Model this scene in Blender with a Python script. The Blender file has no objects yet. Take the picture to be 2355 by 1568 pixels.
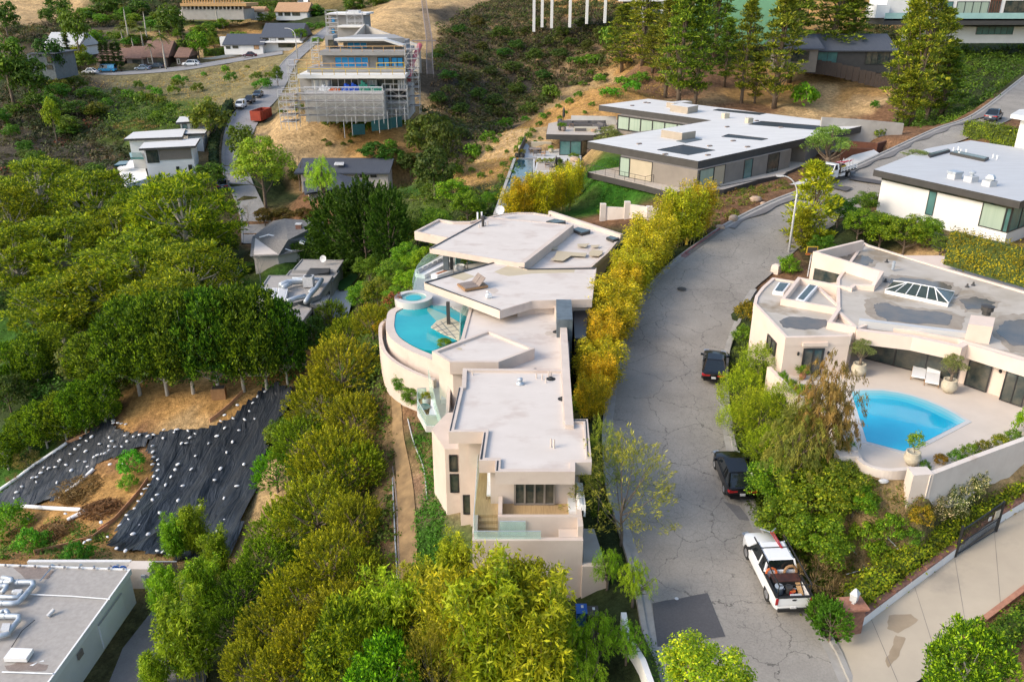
import bpy, math, random, colorsys
import numpy as np
from mathutils import Vector, Matrix, noise as mnoise
R=math.radians
SC=bpy.context.scene
# ---------------------------------------------------------------- camera, sky, sun, exposure
F=1870.5; CX=1177.5; CY=784.0            # lens in picture units (picture 2355 x 1568)
PITCH=R(23.7); SP,CP=math.sin(PITCH),math.cos(PITCH)
cd=bpy.data.cameras.new('camera'); cam=bpy.data.objects.new('camera',cd); SC.collection.objects.link(cam)
cd.sensor_width=36; cd.lens=36*F/2355; cd.clip_start=.5; cd.clip_end=3000
cam.location=(0,0,0); cam.rotation_euler=(math.pi/2-PITCH,0,0); SC.camera=cam
SUN_EL=R(33); SUN_DIR=Vector((-.92,-.38,0)).normalized()      # where the sun stands, in plan
w=bpy.data.worlds.new('World'); SC.world=w; w.use_nodes=True; wt=w.node_tree
sky=wt.nodes.new('ShaderNodeTexSky'); sky.sky_type='NISHITA'; sky.sun_disc=False
sky.sun_elevation=SUN_EL; sky.sun_rotation=math.atan2(SUN_DIR.x,SUN_DIR.y); sky.air_density=1.2; sky.dust_density=2.5; sky.ozone_density=1.0
bg=wt.nodes['Background']; wt.links.new(sky.outputs[0],bg.inputs[0]); bg.inputs[1].default_value=.15
sl=bpy.data.lights.new('sun','SUN'); sl.energy=1.2; sl.angle=R(20); sl.color=(1,.89,.74)
so=bpy.data.objects.new('sun',sl); SC.collection.objects.link(so)
sv=Vector((SUN_DIR.x*math.cos(SUN_EL),SUN_DIR.y*math.cos(SUN_EL),math.sin(SUN_EL)))
so.rotation_euler=sv.to_track_quat('Z','Y').to_euler(); so.location=(-60,-30,60)
vs=SC.view_settings; vs.view_transform='Standard'; vs.look='None'; vs.exposure=.93; vs.gamma=1; vs.use_curve_mapping=False
SC.render.film_transparent=False
try:
    SC.cycles.max_bounces=5; SC.cycles.diffuse_bounces=3; SC.cycles.glossy_bounces=3; SC.cycles.transmission_bounces=3; SC.cycles.transparent_max_bounces=6
    SC.cycles.use_denoising=True
except Exception: pass
# ---------------------------------------------------------------- geometry helpers
def ray(u,v):
    X=(u-CX)/F; Y=(CY-v)/F
    return Vector((X,CP+Y*SP,-SP+Y*CP))
def Pz(u,v,z):                      # point of a picture ray on the level z
    d=ray(u,v); return d*(z/d.z)
def Pt(u,v,t): return ray(u,v)*t    # point at depth t
class MB:
    def __init__(s): s.v=[]; s.f=[]; s.m=[]
    def poly(s,pts,mi=0):
        n=len(s.v); s.v+= [tuple(p) for p in pts]; s.f.append(tuple(range(n,n+len(pts)))); s.m.append(mi)
    def prism(s,pts,z0,z1,mi=0,ms=None):
        pts=[(p[0],p[1]) for p in pts]
        a=sum(pts[i][0]*pts[(i+1)%len(pts)][1]-pts[(i+1)%len(pts)][0]*pts[i][1] for i in range(len(pts)))
        if a<0: pts=pts[::-1]
        n=len(s.v); k=len(pts); ms=mi if ms is None else ms
        s.v+=[(x,y,z0) for x,y in pts]+[(x,y,z1) for x,y in pts]
        s.f.append(tuple(range(n+k-1,n-1,-1))); s.m.append(mi)
        s.f.append(tuple(range(n+k,n+2*k))); s.m.append(mi)
        for i in range(k):
            j=(i+1)%k; s.f.append((n+i,n+j,n+k+j,n+k+i)); s.m.append(ms)
    def box(s,c,d,rz=0,mi=0,tilt=None):
        x,y,z=d[0]/2,d[1]/2,d[2]/2
        M=Matrix.Rotation(rz,4,'Z')
        if tilt: M=M@Matrix.Rotation(tilt[0],4,'X')@Matrix.Rotation(tilt[1],4,'Y')
        n=len(s.v)
        for p in ((-x,-y,-z),(x,-y,-z),(x,y,-z),(-x,y,-z),(-x,-y,z),(x,-y,z),(x,y,z),(-x,y,z)):
            q=M@Vector(p); s.v.append((q.x+c[0],q.y+c[1],q.z+c[2]))
        for f in ((0,3,2,1),(4,5,6,7),(0,1,5,4),(1,2,6,5),(2,3,7,6),(3,0,4,7)):
            s.f.append(tuple(n+i for i in f)); s.m.append(mi)
    def tube(s,pts,r,n=6,mi=0,cap=True):
        pts=[Vector(p) for p in pts]; rr=r if isinstance(r,(list,tuple)) else [r]*len(pts)
        b=len(s.v)
        for i,p in enumerate(pts):
            d=(pts[min(i+1,len(pts)-1)]-pts[max(i-1,0)]).normalized()
            a=d.orthogonal() if abs(d.z)>.99 else d.cross(Vector((0,0,1)))
            a.normalize(); c=d.cross(a)
            for k in range(n):
                t=2*math.pi*k/n; q=p+(a*math.cos(t)+c*math.sin(t))*rr[i]; s.v.append(tuple(q))
        for i in range(len(pts)-1):
            for k in range(n):
                j=(k+1)%n; s.f.append((b+i*n+k,b+(i+1)*n+k,b+(i+1)*n+j,b+i*n+j)); s.m.append(mi)
        if cap:
            s.f.append(tuple(b+k for k in range(n))); s.m.append(mi)
            e=b+(len(pts)-1)*n; s.f.append(tuple(e+k for k in range(n-1,-1,-1))); s.m.append(mi)
    def lathe(s,c,prof,n=16,mi=0,sx=1,sy=1):
        b=len(s.v)
        for r,z in prof:
            for k in range(n):
                t=2*math.pi*k/n; s.v.append((c[0]+r*sx*math.cos(t),c[1]+r*sy*math.sin(t),c[2]+z))
        for i in range(len(prof)-1):
            for k in range(n):
                j=(k+1)%n; s.f.append((b+i*n+k,b+i*n+j,b+(i+1)*n+j,b+(i+1)*n+k)); s.m.append(mi)
        s.f.append(tuple(b+k for k in range(n-1,-1,-1))); s.m.append(mi)
        e=b+(len(prof)-1)*n; s.f.append(tuple(e+k for k in range(n))); s.m.append(mi)
    def wallstrip(s,pts,th,z0,z1,mi=0,closed=False):   # wall of thickness th along plan points; z0,z1 may be lists
        P=[Vector((p[0],p[1],0)) for p in pts]; n=len(P); N=[]
        for i in range(n):
            a=P[i-1] if (i>0 or closed) else P[i]; c=P[(i+1)%n] if (i<n-1 or closed) else P[i]
            d1=(P[i]-a); d2=(c-P[i]); d=((d1.normalized() if d1.length else d2.normalized())+(d2.normalized() if d2.length else d1.normalized())).normalized()
            nn=Vector((-d.y,d.x,0)); r=(d1 if d1.length else d2).normalized(); cs=max(.4,abs(nn.dot(Vector((-r.y,r.x,0)))))
            N.append(nn*(th/2/cs))
        zz0=z0 if isinstance(z0,(list,tuple)) else [z0]*n; zz1=z1 if isinstance(z1,(list,tuple)) else [z1]*n
        b=len(s.v)
        for i in range(n):
            for q,z in ((P[i]+N[i],zz0[i]),(P[i]-N[i],zz0[i]),(P[i]-N[i],zz1[i]),(P[i]+N[i],zz1[i])): s.v.append((q.x,q.y,z))
        for i in range(n if closed else n-1):
            j=(i+1)%n
            for k in range(4):
                l=(k+1)%4; s.f.append((b+i*4+k,b+j*4+k,b+j*4+l,b+i*4+l)); s.m.append(mi)
        if not closed:
            s.f.append((b,b+1,b+2,b+3)); s.m.append(mi); e=b+(n-1)*4; s.f.append((e+3,e+2,e+1,e)); s.m.append(mi)
def worldloc(p):
    v=Vector((0,0,0))
    while p is not None: v=v+Vector(p.location); p=p.parent
    return v
COL=SC.collection
def obj(name,mb,mat,parent=None,label=None,smooth=False,**kw):
    me=bpy.data.meshes.new(name); off=worldloc(parent)
    me.from_pydata([(x-off.x,y-off.y,z-off.z) for x,y,z in mb.v],[],mb.f)
    mats=mat if isinstance(mat,(list,tuple)) else [mat]
    for m in mats: me.materials.append(m)
    if len(mats)>1: me.polygons.foreach_set('material_index',mb.m)
    if smooth: me.polygons.foreach_set('use_smooth',[True]*len(mb.f))
    me.update(); o=bpy.data.objects.new(name,me); COL.objects.link(o); o.parent=parent
    if label: o['label']=label
    for k,v in kw.items(): o[k]=v
    return o
def thing(name,loc,label,cat,group=None,rz=0):
    o=bpy.data.objects.new(name,None); o.empty_display_size=.2; COL.objects.link(o); o.location=loc; o.rotation_euler=(0,0,rz)
    o['label']=label; o['category']=cat
    if group: o['group']=group
    return o
def copytree(r,loc,rz=0,s=1,label=None,group=None,color=None,rx=0):
    c=r.copy(); COL.objects.link(c); c.location=loc; c.rotation_euler=(rx,0,rz); c.scale=(s,s,s) if not isinstance(s,(tuple,list)) else s
    if label: c['label']=label
    if group: c['group']=group
    for ch in r.children:
        d=ch.copy(); COL.objects.link(d); d.parent=c
        if color: d.color=color
        for g in ch.children:
            e=g.copy(); COL.objects.link(e); e.parent=d
    if color: c.color=color
    return c
# ---------------------------------------------------------------- materials
def nodes(m):
    m.use_nodes=True; return m.node_tree.nodes,m.node_tree.links,m.node_tree.nodes['Principled BSDF']
def PM(name,c1,c2=None,scale=1.0,rough=.8,bump=0,metal=0,detail=6,stain=None,stain_scale=.15,stain_lo=.55,coat=0,spec=None,dist=0.,stretch=None):
    m=bpy.data.materials.new(name); N,L,B=nodes(m)
    B.inputs['Roughness'].default_value=rough; B.inputs['Metallic'].default_value=metal
    if spec is not None: B.inputs['Specular IOR Level'].default_value=spec
    if coat: B.inputs['Coat Weight'].default_value=coat; B.inputs['Coat Roughness'].default_value=.05
    c2=c2 or tuple(x*.82 for x in c1)
    g=N.new('ShaderNodeNewGeometry'); src=g.outputs['Position']
    if stretch:
        mp=N.new('ShaderNodeMapping'); mp.inputs['Scale'].default_value=stretch; L.new(src,mp.inputs[0]); src=mp.outputs[0]
    t=N.new('ShaderNodeTexNoise'); t.inputs['Scale'].default_value=scale; t.inputs['Detail'].default_value=detail; t.inputs['Roughness'].default_value=.62; t.inputs['Distortion'].default_value=dist
    L.new(src,t.inputs['Vector'])
    r=N.new('ShaderNodeValToRGB'); r.color_ramp.elements[0].position=.33; r.color_ramp.elements[1].position=.67
    r.color_ramp.elements[0].color=(*c2,1); r.color_ramp.elements[1].color=(*c1,1); L.new(t.outputs[0],r.inputs[0]); out=r.outputs[0]
    if stain:
        t2=N.new('ShaderNodeTexNoise'); t2.inputs['Scale'].default_value=stain_scale; t2.inputs['Detail'].default_value=7; t2.inputs['Roughness'].default_value=.6; L.new(src,t2.inputs['Vector'])
        r2=N.new('ShaderNodeValToRGB'); r2.color_ramp.elements[0].position=stain_lo; r2.color_ramp.elements[1].position=stain_lo+.12; L.new(t2.outputs[0],r2.inputs[0])
        mx=N.new('ShaderNodeMixRGB'); L.new(r2.outputs[0],mx.inputs[0]); L.new(out,mx.inputs[1]); mx.inputs[2].default_value=(*stain,1); out=mx.outputs[0]
    L.new(out,B.inputs['Base Color'])
    if bump:
        b=N.new('ShaderNodeBump'); b.inputs['Strength'].default_value=bump; b.inputs['Distance'].default_value=.1; L.new(t.outputs[0],b.inputs['Height']); L.new(b.outputs[0],B.inputs['Normal'])
    return m
def glassm(name,c,rough=.08): return PM(name,c,tuple(x*.6 for x in c),.5,rough,spec=.8)
MT={}
MT['stucco']=PM('pink_stucco',(.62,.525,.455),(.54,.45,.385),.5,.9,.05,stain=(.50,.40,.35),stain_scale=.35,stain_lo=.6)
MT['roofpink']=PM('pale_roof_coating',(.64,.575,.52),(.59,.525,.47),.5,.75,stain=(.53,.45,.395),stain_scale=.32,stain_lo=.53,stretch=(1,1.6,1))
MT['stainr0']=PM('brown_stain',(.45,.38,.31),(.58,.50,.45),1.5,.85)
MT['patch']=PM('tan_roof_patch',(.52,.44,.30),(.47,.39,.27),.8,.8)
MT['peach']=PM('peach_stucco',(.72,.59,.50),(.65,.52,.435),.6,.9,.03)
MT['white']=PM('white_paint',(.80,.80,.79),(.74,.74,.73),.8,.7)
MT['whitewall']=PM('white_plaster',(.74,.73,.71),(.67,.66,.64),.5,.85)
MT['whiteroof']=PM('white_roof_membrane',(.66,.645,.62),(.57,.555,.53),.9,.7,stretch=(.4,2.2,1))
MT['grayroof']=PM('gray_roof_membrane',(.50,.51,.52),(.45,.455,.46),.6,.7,stretch=(.5,2,1))
MT['char']=PM('charcoal_metal',(.055,.052,.05),(.042,.04,.038),1,.55)
MT['dark']=PM('dark_metal',(.025,.026,.028),(.02,.02,.022),2,.4)
MT['glass']=PM('dark_glass',(.11,.10,.075),(.012,.03,.032),.9,.05,spec=.8)  # tan noise in the glass colour paints in the lighter reflections
MT['glasst']=glassm('teal_glass',(.10,.22,.21),.06)
MT['curtain']=PM('pale_green_curtain_glass',(.36,.44,.36),(.29,.37,.30),.9,.15,stretch=(3,3,.05))
MT['beigepan']=PM('beige_blind',(.47,.40,.29),(.42,.36,.26),1,.4)
MT['taupe']=PM('taupe_panel',(.24,.21,.18),(.20,.175,.15),.6,.8)
MT['concrete']=PM('concrete',(.42,.40,.37),(.35,.33,.30),.7,.9,.05,stain=(.28,.26,.23),stain_scale=.3,stain_lo=.6)
MT['paleconc']=PM('pale_concrete',(.56,.55,.53),(.50,.49,.47),.7,.85)
MT['deckwood']=PM('wood_deck',(.55,.38,.20),(.42,.28,.14),2,.7,stretch=(6,.6,1))
MT['graydeck']=PM('weathered_deck',(.52,.45,.38),(.42,.36,.30),2,.7,stretch=(6,.6,1))
MT['slate']=PM('slate_tile',(.13,.16,.18),(.08,.10,.115),1.6,.5)
MT['brick']=PM('brick',(.30,.15,.105),(.17,.085,.065),5,.9,.1)
MT['wood']=PM('teak',(.36,.20,.09),(.26,.14,.06),4,.6)
MT['darkwood']=PM('weathered_boards',(.09,.065,.05),(.045,.035,.03),3,.8,stretch=(8,8,.3))
MT['gwood']=PM('gray_weathered_wood',(.27,.22,.19),(.19,.15,.13),5,.8)
MT['fabric']=PM('white_cushion',(.80,.80,.79),(.74,.74,.74),3,.95)
MT['grayfab']=PM('gray_cushion',(.12,.11,.11),(.09,.085,.085),3,.95)
MT['tanfab']=PM('tan_cushion',(.50,.33,.22),None,3,.95)
MT['black']=PM('black_rubber',(.015,.015,.015),None,3,.7)
MT['chrome']=PM('alloy',(.55,.55,.56),(.4,.4,.41),6,.3,metal=.8)
MT['galv']=PM('galvanized_duct',(.50,.55,.60),(.38,.42,.46),3,.45,metal=.35)
MT['carwhite']=PM('white_car_paint',(.80,.81,.82),(.79,.80,.81),.5,.25,coat=.6)
MT['carblack']=PM('black_car_paint',(.006,.006,.007),(.005,.005,.006),.5,.25,coat=.35,spec=.3)
MT['carglass']=PM('car_glass',(.012,.016,.018),None,.5,.04,spec=.9)
MT['red']=PM('red_lens',(.42,.01,.012),None,2,.25,coat=.5)
MT['orange']=PM('orange_paint',(.6,.13,.03),None,2,.6)
MT['dumpred']=PM('dumpster_red',(.36,.05,.02),(.26,.035,.015),1.5,.7)
MT['blue']=PM('blue_plastic',(.01,.10,.42),(.008,.08,.33),2,.45)
MT['blueglass']=PM('blue_film_glass',(.02,.33,.72),(.01,.24,.58),.4,.6)
MT['tarpblue']=PM('blue_sheet',(.01,.09,.55),(.01,.07,.42),2,.6)
MT['yellow']=PM('yellow_paint',(.62,.42,.03),(.5,.33,.03),2,.6)
MT['lumber']=PM('new_lumber',(.55,.34,.15),(.45,.27,.12),3,.8)
MT['scaf']=PM('scaffold_steel',(.60,.60,.60),(.48,.48,.48),3,.5,metal=.4)
MT['net']=PM('gray_wrap_net',(.46,.45,.43),(.38,.37,.36),2,.9)
MT['gplaster']=PM('gray_plaster',(.30,.295,.29),(.25,.245,.24),.6,.9)
MT['terr']=None
MT['tarp']=None
MT['shingle']=PM('gray_shingle',(.21,.20,.19),(.13,.125,.12),2.2,.95,.1,stretch=(1,1,4))
MT['dkroof']=PM('slate_blue_roof',(.075,.085,.105),(.055,.062,.08),1.5,.7,stretch=(5,.2,1))
MT['tanroof']=PM('tan_tile_roof',(.50,.30,.16),(.40,.23,.12),1.5,.9)
MT['brownroof']=PM('brown_tile_roof',(.24,.14,.10),(.16,.09,.07),1.5,.9)
MT['gravelroof']=PM('gray_gravel_roof',(.40,.37,.34),(.33,.305,.28),3,.95,stain=(.24,.20,.165),stain_scale=.14,stain_lo=.6)
MT['whitebag']=PM('white_gravel_bag',(.74,.75,.77),(.62,.63,.65),8,.9)
MT['rock']=PM('tan_rock',(.48,.35,.26),(.36,.26,.19),2,.95,.3)
MT['terracotta']=PM('terracotta',(.38,.17,.09),None,4,.9)
MT['potcream']=PM('cream_stone_pot',(.56,.50,.38),(.42,.37,.28),5,.9,.1)
MT['rust']=PM('weathering_steel',(.13,.05,.028),(.09,.035,.02),2,.9)
MT['bark']=PM('brown_bark',(.20,.15,.11),(.12,.09,.065),4,.95,.2)
MT['palebark']=PM('pale_bark',(.50,.46,.40),(.36,.33,.28),4,.95)
MT['greenmesh']=PM('green_screen_mesh',(.17,.38,.22),(.14,.32,.19),.5,.8)
MT['greenfence']=PM('green_fence_mesh',(.02,.09,.09),(.015,.065,.065),2,.8)
MT['greenpallet']=PM('green_wrapped_stack',(.02,.24,.16),(.01,.15,.11),1.5,.6)
MT['mirror']=PM('skylight_glass',(.055,.07,.06),(.03,.045,.04),.6,.15,spec=.5)
MT['plate']=PM('pale_plate',(.6,.6,.6),None,5,.6)
# clear glass for railings
def clearglass(name,c=(.75,.9,.86),fac=.72):
    m=bpy.data.materials.new(name); N,L,B=nodes(m)
    B.inputs['Base Color'].default_value=(*c,1); B.inputs['Roughness'].default_value=.05
    tr=N.new('ShaderNodeBsdfTransparent'); tr.inputs[0].default_value=(.86,.96,.93,1); mx=N.new('ShaderNodeMixShader'); mx.inputs[0].default_value=fac
    L.new(B.outputs[0],mx.inputs[1]); L.new(tr.outputs[0],mx.inputs[2]); L.new(mx.outputs[0],N['Material Output'].inputs[0]); return m
MT['rail']=clearglass('clear_rail_glass')
# pool water: turquoise body with gentle ripple
def water(name,deep,shallow,shape=None):
    m=bpy.data.materials.new(name); N,L,B=nodes(m)
    g=N.new('ShaderNodeNewGeometry'); t=N.new('ShaderNodeTexNoise'); t.inputs['Scale'].default_value=.25; t.inputs['Detail'].default_value=3; L.new(g.outputs['Position'],t.inputs[0])
    r=N.new('ShaderNodeValToRGB'); r.color_ramp.elements[0].color=(*deep,1); r.color_ramp.elements[1].color=(*shallow,1); r.color_ramp.elements[0].position=.35; r.color_ramp.elements[1].position=.65
    L.new(t.outputs[0],r.inputs[0]); L.new(r.outputs[0],B.inputs['Base Color']); B.inputs['Roughness'].default_value=.06
    t2=N.new('ShaderNodeTexNoise'); t2.inputs['Scale'].default_value=3; L.new(g.outputs['Position'],t2.inputs[0])
    b=N.new('ShaderNodeBump'); b.inputs['Strength'].default_value=.12; b.inputs['Distance'].default_value=.05; L.new(t2.outputs[0],b.inputs['Height']); L.new(b.outputs[0],B.inputs['Normal']); return m
MT['water']=water('turquoise_water',(.0,.30,.36),(.01,.38,.42))
MT['water2']=water('bright_blue_water',(.0,.36,.56),(.01,.43,.62))
MT['waterdk']=water('dark_blue_water',(.012,.05,.075),(.02,.08,.11))
MT['waterspa']=water('spa_water',(.16,.40,.37),(.24,.46,.42))
def foliage_mat(name,trans=.35):
    m=bpy.data.materials.new(name); N,L,B=nodes(m)
    at=N.new('ShaderNodeAttribute'); at.attribute_name='Col'; oi=N.new('ShaderNodeObjectInfo')
    mx=N.new('ShaderNodeMixRGB'); mx.blend_type='MULTIPLY'; mx.inputs[0].default_value=1; vm=N.new('ShaderNodeVectorMath'); vm.operation='MULTIPLY'; vm.inputs[1].default_value=(1.72,1.55,.88); L.new(at.outputs['Color'],vm.inputs[0]); L.new(vm.outputs[0],mx.inputs[1]); L.new(oi.outputs['Color'],mx.inputs[2])
    hs=N.new('ShaderNodeHueSaturation'); mr=N.new('ShaderNodeMapRange'); mr.inputs['To Min'].default_value=.485; mr.inputs['To Max'].default_value=.515; L.new(oi.outputs['Random'],mr.inputs[0]); L.new(mr.outputs[0],hs.inputs['Hue'])
    L.new(mx.outputs[0],hs.inputs['Color']); B.inputs['Roughness'].default_value=.55; B.inputs['Specular IOR Level'].default_value=.25
    L.new(hs.outputs[0],B.inputs['Base Color'])
    tr=N.new('ShaderNodeBsdfTranslucent'); L.new(hs.outputs[0],tr.inputs[0]); ms=N.new('ShaderNodeMixShader'); ms.inputs[0].default_value=trans
    L.new(B.outputs[0],ms.inputs[1]); L.new(tr.outputs[0],ms.inputs[2]); L.new(ms.outputs[0],N['Material Output'].inputs[0]); return m
FOL=foliage_mat('leaves')
# ---------------------------------------------------------------- terrain
def CPt(u,v,q): 
    p=Pt(u,v,q) if q>0 else Pz(u,v,q); return (p.x,p.y,p.z)
CTRL=[CPt(*a) for a in [
(925,1400,-35),(925,1250,-34.2),(925,1000,-33.6),(905,890,-31.9),(872,800,-31),(885,850,-31.1),(915,880,-31.4),(950,905,-31.6),(868,750,-30.8),(1000,1100,-33.2),(990,1000,-33),(1020,1240,-34),(1120,1500,-34),
(1340,900,-30.2),(1340,1100,-31.4),(1360,1400,-33.4),(1250,1450,-34),
(700,1300,-39),(600,1500,-42.5),(620,1250,-43),(645,950,-42.6),(760,900,-39.5),(700,1000,-41),(850,700,-33.8),(900,600,-33),(940,560,-32.4),(850,1200,-36),(780,1500,-38),(850,1000,-36),(800,800,-36.2),
(660,890,-41.7),(480,1000,-43.8),(340,900,-42),(300,960,-44.2),(550,1150,-44),(300,1250,-45.5),(380,1280,-44.3),(150,1200,-47),(10,1140,-50.5),(20,1250,-51),(150,1050,-47.5),(250,985,-44.8),(500,970,-43.4),(520,905,-41.4),(300,910,-41.8),(420,1100,-44.8),
(450,860,-42),(100,900,-45),(30,1000,-49),(0,800,-47),(100,740,-44.5),(60,660,-43),(180,700,-43),(600,650,-40),(700,800,-40),(780,700,-38.4),(820,640,-38),(680,480,136),(640,560,134),(500,750,-42),(300,760,-43),(350,1400,-44.5),(150,1290,-45),(0,1560,-45),(480,1560,-44),
(100,600,132),(300,560,137),(400,480,144),(200,480,146),(20,450,150),(380,410,149),(290,425,150),(100,350,178),(150,250,200),(250,330,178),(30,300,190),
(250,175,252),(300,205,235),(450,185,240),(600,150,257),(400,250,205),(480,270,190),(300,300,182),(500,310,182),
(100,60,330),(250,100,290),(400,60,310),(500,60,315),(50,10,385),(250,10,375),(600,50,325),(400,5,375),(700,15,375),(20,150,275),(150,130,275),(640,110,290),(350,130,275),(550,125,280),
(700,262,170),(900,268,170),(680,300,163),(850,330,158),(980,330,162),(700,362,158),(800,362,160),(780,410,150),(700,420,146),(950,240,180),(990,150,215),(900,25,265),(850,65,245),(980,60,255),(980,0,295),(800,200,195),(760,90,255),
(1000,300,190),(1100,250,210),(1050,150,235),(1200,200,228),(1100,50,275),(1300,80,260),(1200,0,305),(1400,110,240),(1350,20,280),(950,420,150),(1480,60,240),
(940,455,129),(1040,385,142),(1180,292,162),(1300,218,182),(1480,135,207),(1570,125,207),(1100,405,136),(1180,350,146),(1250,310,156),(1400,205,182),(1500,190,190),(1600,220,180),(1750,250,172),(1900,235,174),(1950,255,170),(2050,280,160),(1000,440,-32),
(1700,150,200),(1900,150,190),(2100,180,182),(2250,170,180),(2000,60,215),(2300,100,205),(1600,30,245),(1800,20,245),(2100,10,245),(2355,30,235),(2355,130,195),
(2100,560,-23),(2200,620,-23.4),(2340,640,-23.3),(2000,590,-25),(1900,610,-26.2),(1830,640,-27.3),(2355,450,-19.5),
(2000,860,-27),(2150,1000,-27),(2300,950,-27),(1750,800,-29.2),(1800,900,-29.2),(1800,1000,-29.6),(1800,1150,-30.8),(1900,1250,-31.2),(2050,1150,-30),(2100,1200,-30.4),(2000,1300,-31.2),(1900,1400,-32),(2300,1090,-29),(2250,1160,-29.6),(2300,1540,-32.3),(1990,1100,-28.6),(1900,1010,-28.6),(1850,950,-28.5),(1780,880,-28.4),(2105,1152,-28.3),(2200,1105,-28.2),(2330,1062,-28),(2100,1500,-32),
(1600,450,-24.5),(1650,500,-25.3),(1450,520,-27),(1380,480,-27.6),(1300,470,-28)]]
CTRL+=[CPt(u+10*0,v,t+14)[:2]+(CPt(u,v,t)[2]-7,) for u,v,t in [(1000,400,138),(1180,292,162),(1300,218,182),(1430,155,200)]]
CTRL+=[(0,8,-36),(-40,8,-47),(40,10,-33.5),(-90,40,-55),(100,40,-24),(130,120,-8),(160,250,2),(-160,100,-48),(-220,300,-8),(0,430,22),(-180,440,18),(180,430,26),(100,330,14),(-90,430,14),(90,430,20),(70,80,-20),(60,40,-29)]
CA=np.array(CTRL); _cc=4.0
def _phi(r2): return -np.sqrt(r2+_cc*_cc)
_d2=((CA[:,None,:2]-CA[None,:,:2])**2).sum(2); _n=len(CA)
_A=np.zeros((_n+3,_n+3)); _A[:_n,:_n]=_phi(_d2)+np.eye(_n)*.8; _A[:_n,_n]=1; _A[:_n,_n+1:]=CA[:,:2]; _A[_n:,:_n]=_A[:_n,_n:].T
_W=np.linalg.solve(_A,np.concatenate([CA[:,2],[0,0,0]]))
def base_h(x,y):
    x=np.asarray(x,float).ravel(); y=np.asarray(y,float).ravel(); out=np.empty_like(x)
    for i in range(0,len(x),20000):
        xs=x[i:i+20000]; ys=y[i:i+20000]
        r2=(xs[:,None]-CA[None,:,0])**2+(ys[:,None]-CA[None,:,1])**2
        out[i:i+20000]=_phi(r2)@_W[:_n]+_W[_n]+_W[_n+1]*xs+_W[_n+2]*ys
    return out
X0,X1,Y0,Y1,ST=-210.,190.,8.,440.,1.25
gx=np.arange(X0,X1+.1,ST); gy=np.arange(Y0,Y1+.1,ST); GX,GY=np.meshgrid(gx,gy)
H=base_h(GX,GY).reshape(GX.shape)
def vnoise(X,Y,s,seed):
    rs=np.random.RandomState(seed); g=rs.rand(512,512); x=X/s+1000; y=Y/s+1000; xi=np.floor(x).astype(int); yi=np.floor(y).astype(int); fx=x-xi; fy=y-yi
    fx=fx*fx*(3-2*fx); fy=fy*fy*(3-2*fy); a=g[yi%512,xi%512]; b=g[yi%512,(xi+1)%512]; c=g[(yi+1)%512,xi%512]; d=g[(yi+1)%512,(xi+1)%512]
    return (a*(1-fx)+b*fx)*(1-fy)+(c*(1-fx)+d*fx)*fy-.5
NZ=vnoise(GX,GY,11,1)*1.5+vnoise(GX,GY,4.5,2)*.7+vnoise(GX,GY,2,3)*.3
NZ*=np.clip(.15+(GY-60)/120,.2,1.2)
H=H+NZ
def flatten(P,inner,blend,drop=.15):            # bring the ground to a set of sampled points
    global H
    P=np.asarray(P,float); x0,x1,y0,y1=P[:,0].min()-blend-4,P[:,0].max()+blend+4,P[:,1].min()-blend-4,P[:,1].max()+blend+4
    ix=np.where((gx>=x0)&(gx<=x1))[0]; iy=np.where((gy>=y0)&(gy<=y1))[0]
    sx,sy=np.meshgrid(gx[ix],gy[iy]); q=np.stack([sx.ravel(),sy.ravel()],1); D=np.empty(len(q)); Z=np.empty(len(q))
    for i in range(0,len(q),4000):
        d=((q[i:i+4000,None,:]-P[None,:,:2])**2).sum(2); k=d.argmin(1); D[i:i+4000]=np.sqrt(d[np.arange(len(k)),k]); Z[i:i+4000]=P[k,2]
    t=np.clip((D-inner)/blend,0,1); t=t*t*(3-2*t); D=D.reshape(sx.shape)
    sub=H[np.ix_(iy,ix)]; t=t.reshape(sx.shape); Z=Z.reshape(sx.shape)-drop
    H[np.ix_(iy,ix)]=Z*(1-t)+sub*t
def hz(x,y):
    fx=(x-X0)/ST; fy=(y-Y0)/ST; i=int(min(max(fx,0),len(gx)-2)); j=int(min(max(fy,0),len(gy)-2)); a=fx-i; b=fy-j
    return float((H[j,i]*(1-a)+H[j,i+1]*a)*(1-b)+(H[j+1,i]*(1-a)+H[j+1,i+1]*a)*b)
def G(u,v,t0=20):                   # where a picture ray meets the ground
    d=ray(u,v); t=t0; 
    while t<440:
        p=d*t
        if p.z<hz(p.x,p.y): break
        t+=.5
    lo,hi=t-.5,t
    for _ in range(12):
        m=(lo+hi)/2; p=d*m
        if p.z<hz(p.x,p.y): hi=m
        else: lo=m
    p=d*hi; return Vector((p.x,p.y,hz(p.x,p.y)))
def inpoly(P,x,y):
    r=False; n=len(P)
    for i in range(n):
        a,b=P[i],P[(i+1)%n]
        if (a[1]>y)!=(b[1]>y) and x<(b[0]-a[0])*(y-a[1])/(b[1]-a[1])+a[0]: r=not r
    return r
def sample_poly(P,step=1.0):
    xs=[p[0] for p in P]; ys=[p[1] for p in P]; out=[]
    for x in np.arange(min(xs),max(xs)+step,step):
        for y in np.arange(min(ys),max(ys)+step,step):
            if inpoly(P,x,y): out.append((x,y))
    return out+[(p[0],p[1]) for p in P]
def pad(P,z,inner=.8,blend=3,drop=.15,step=1.0): flatten([(x,y,z) for x,y in sample_poly(P,step)],inner,blend,drop)
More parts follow.
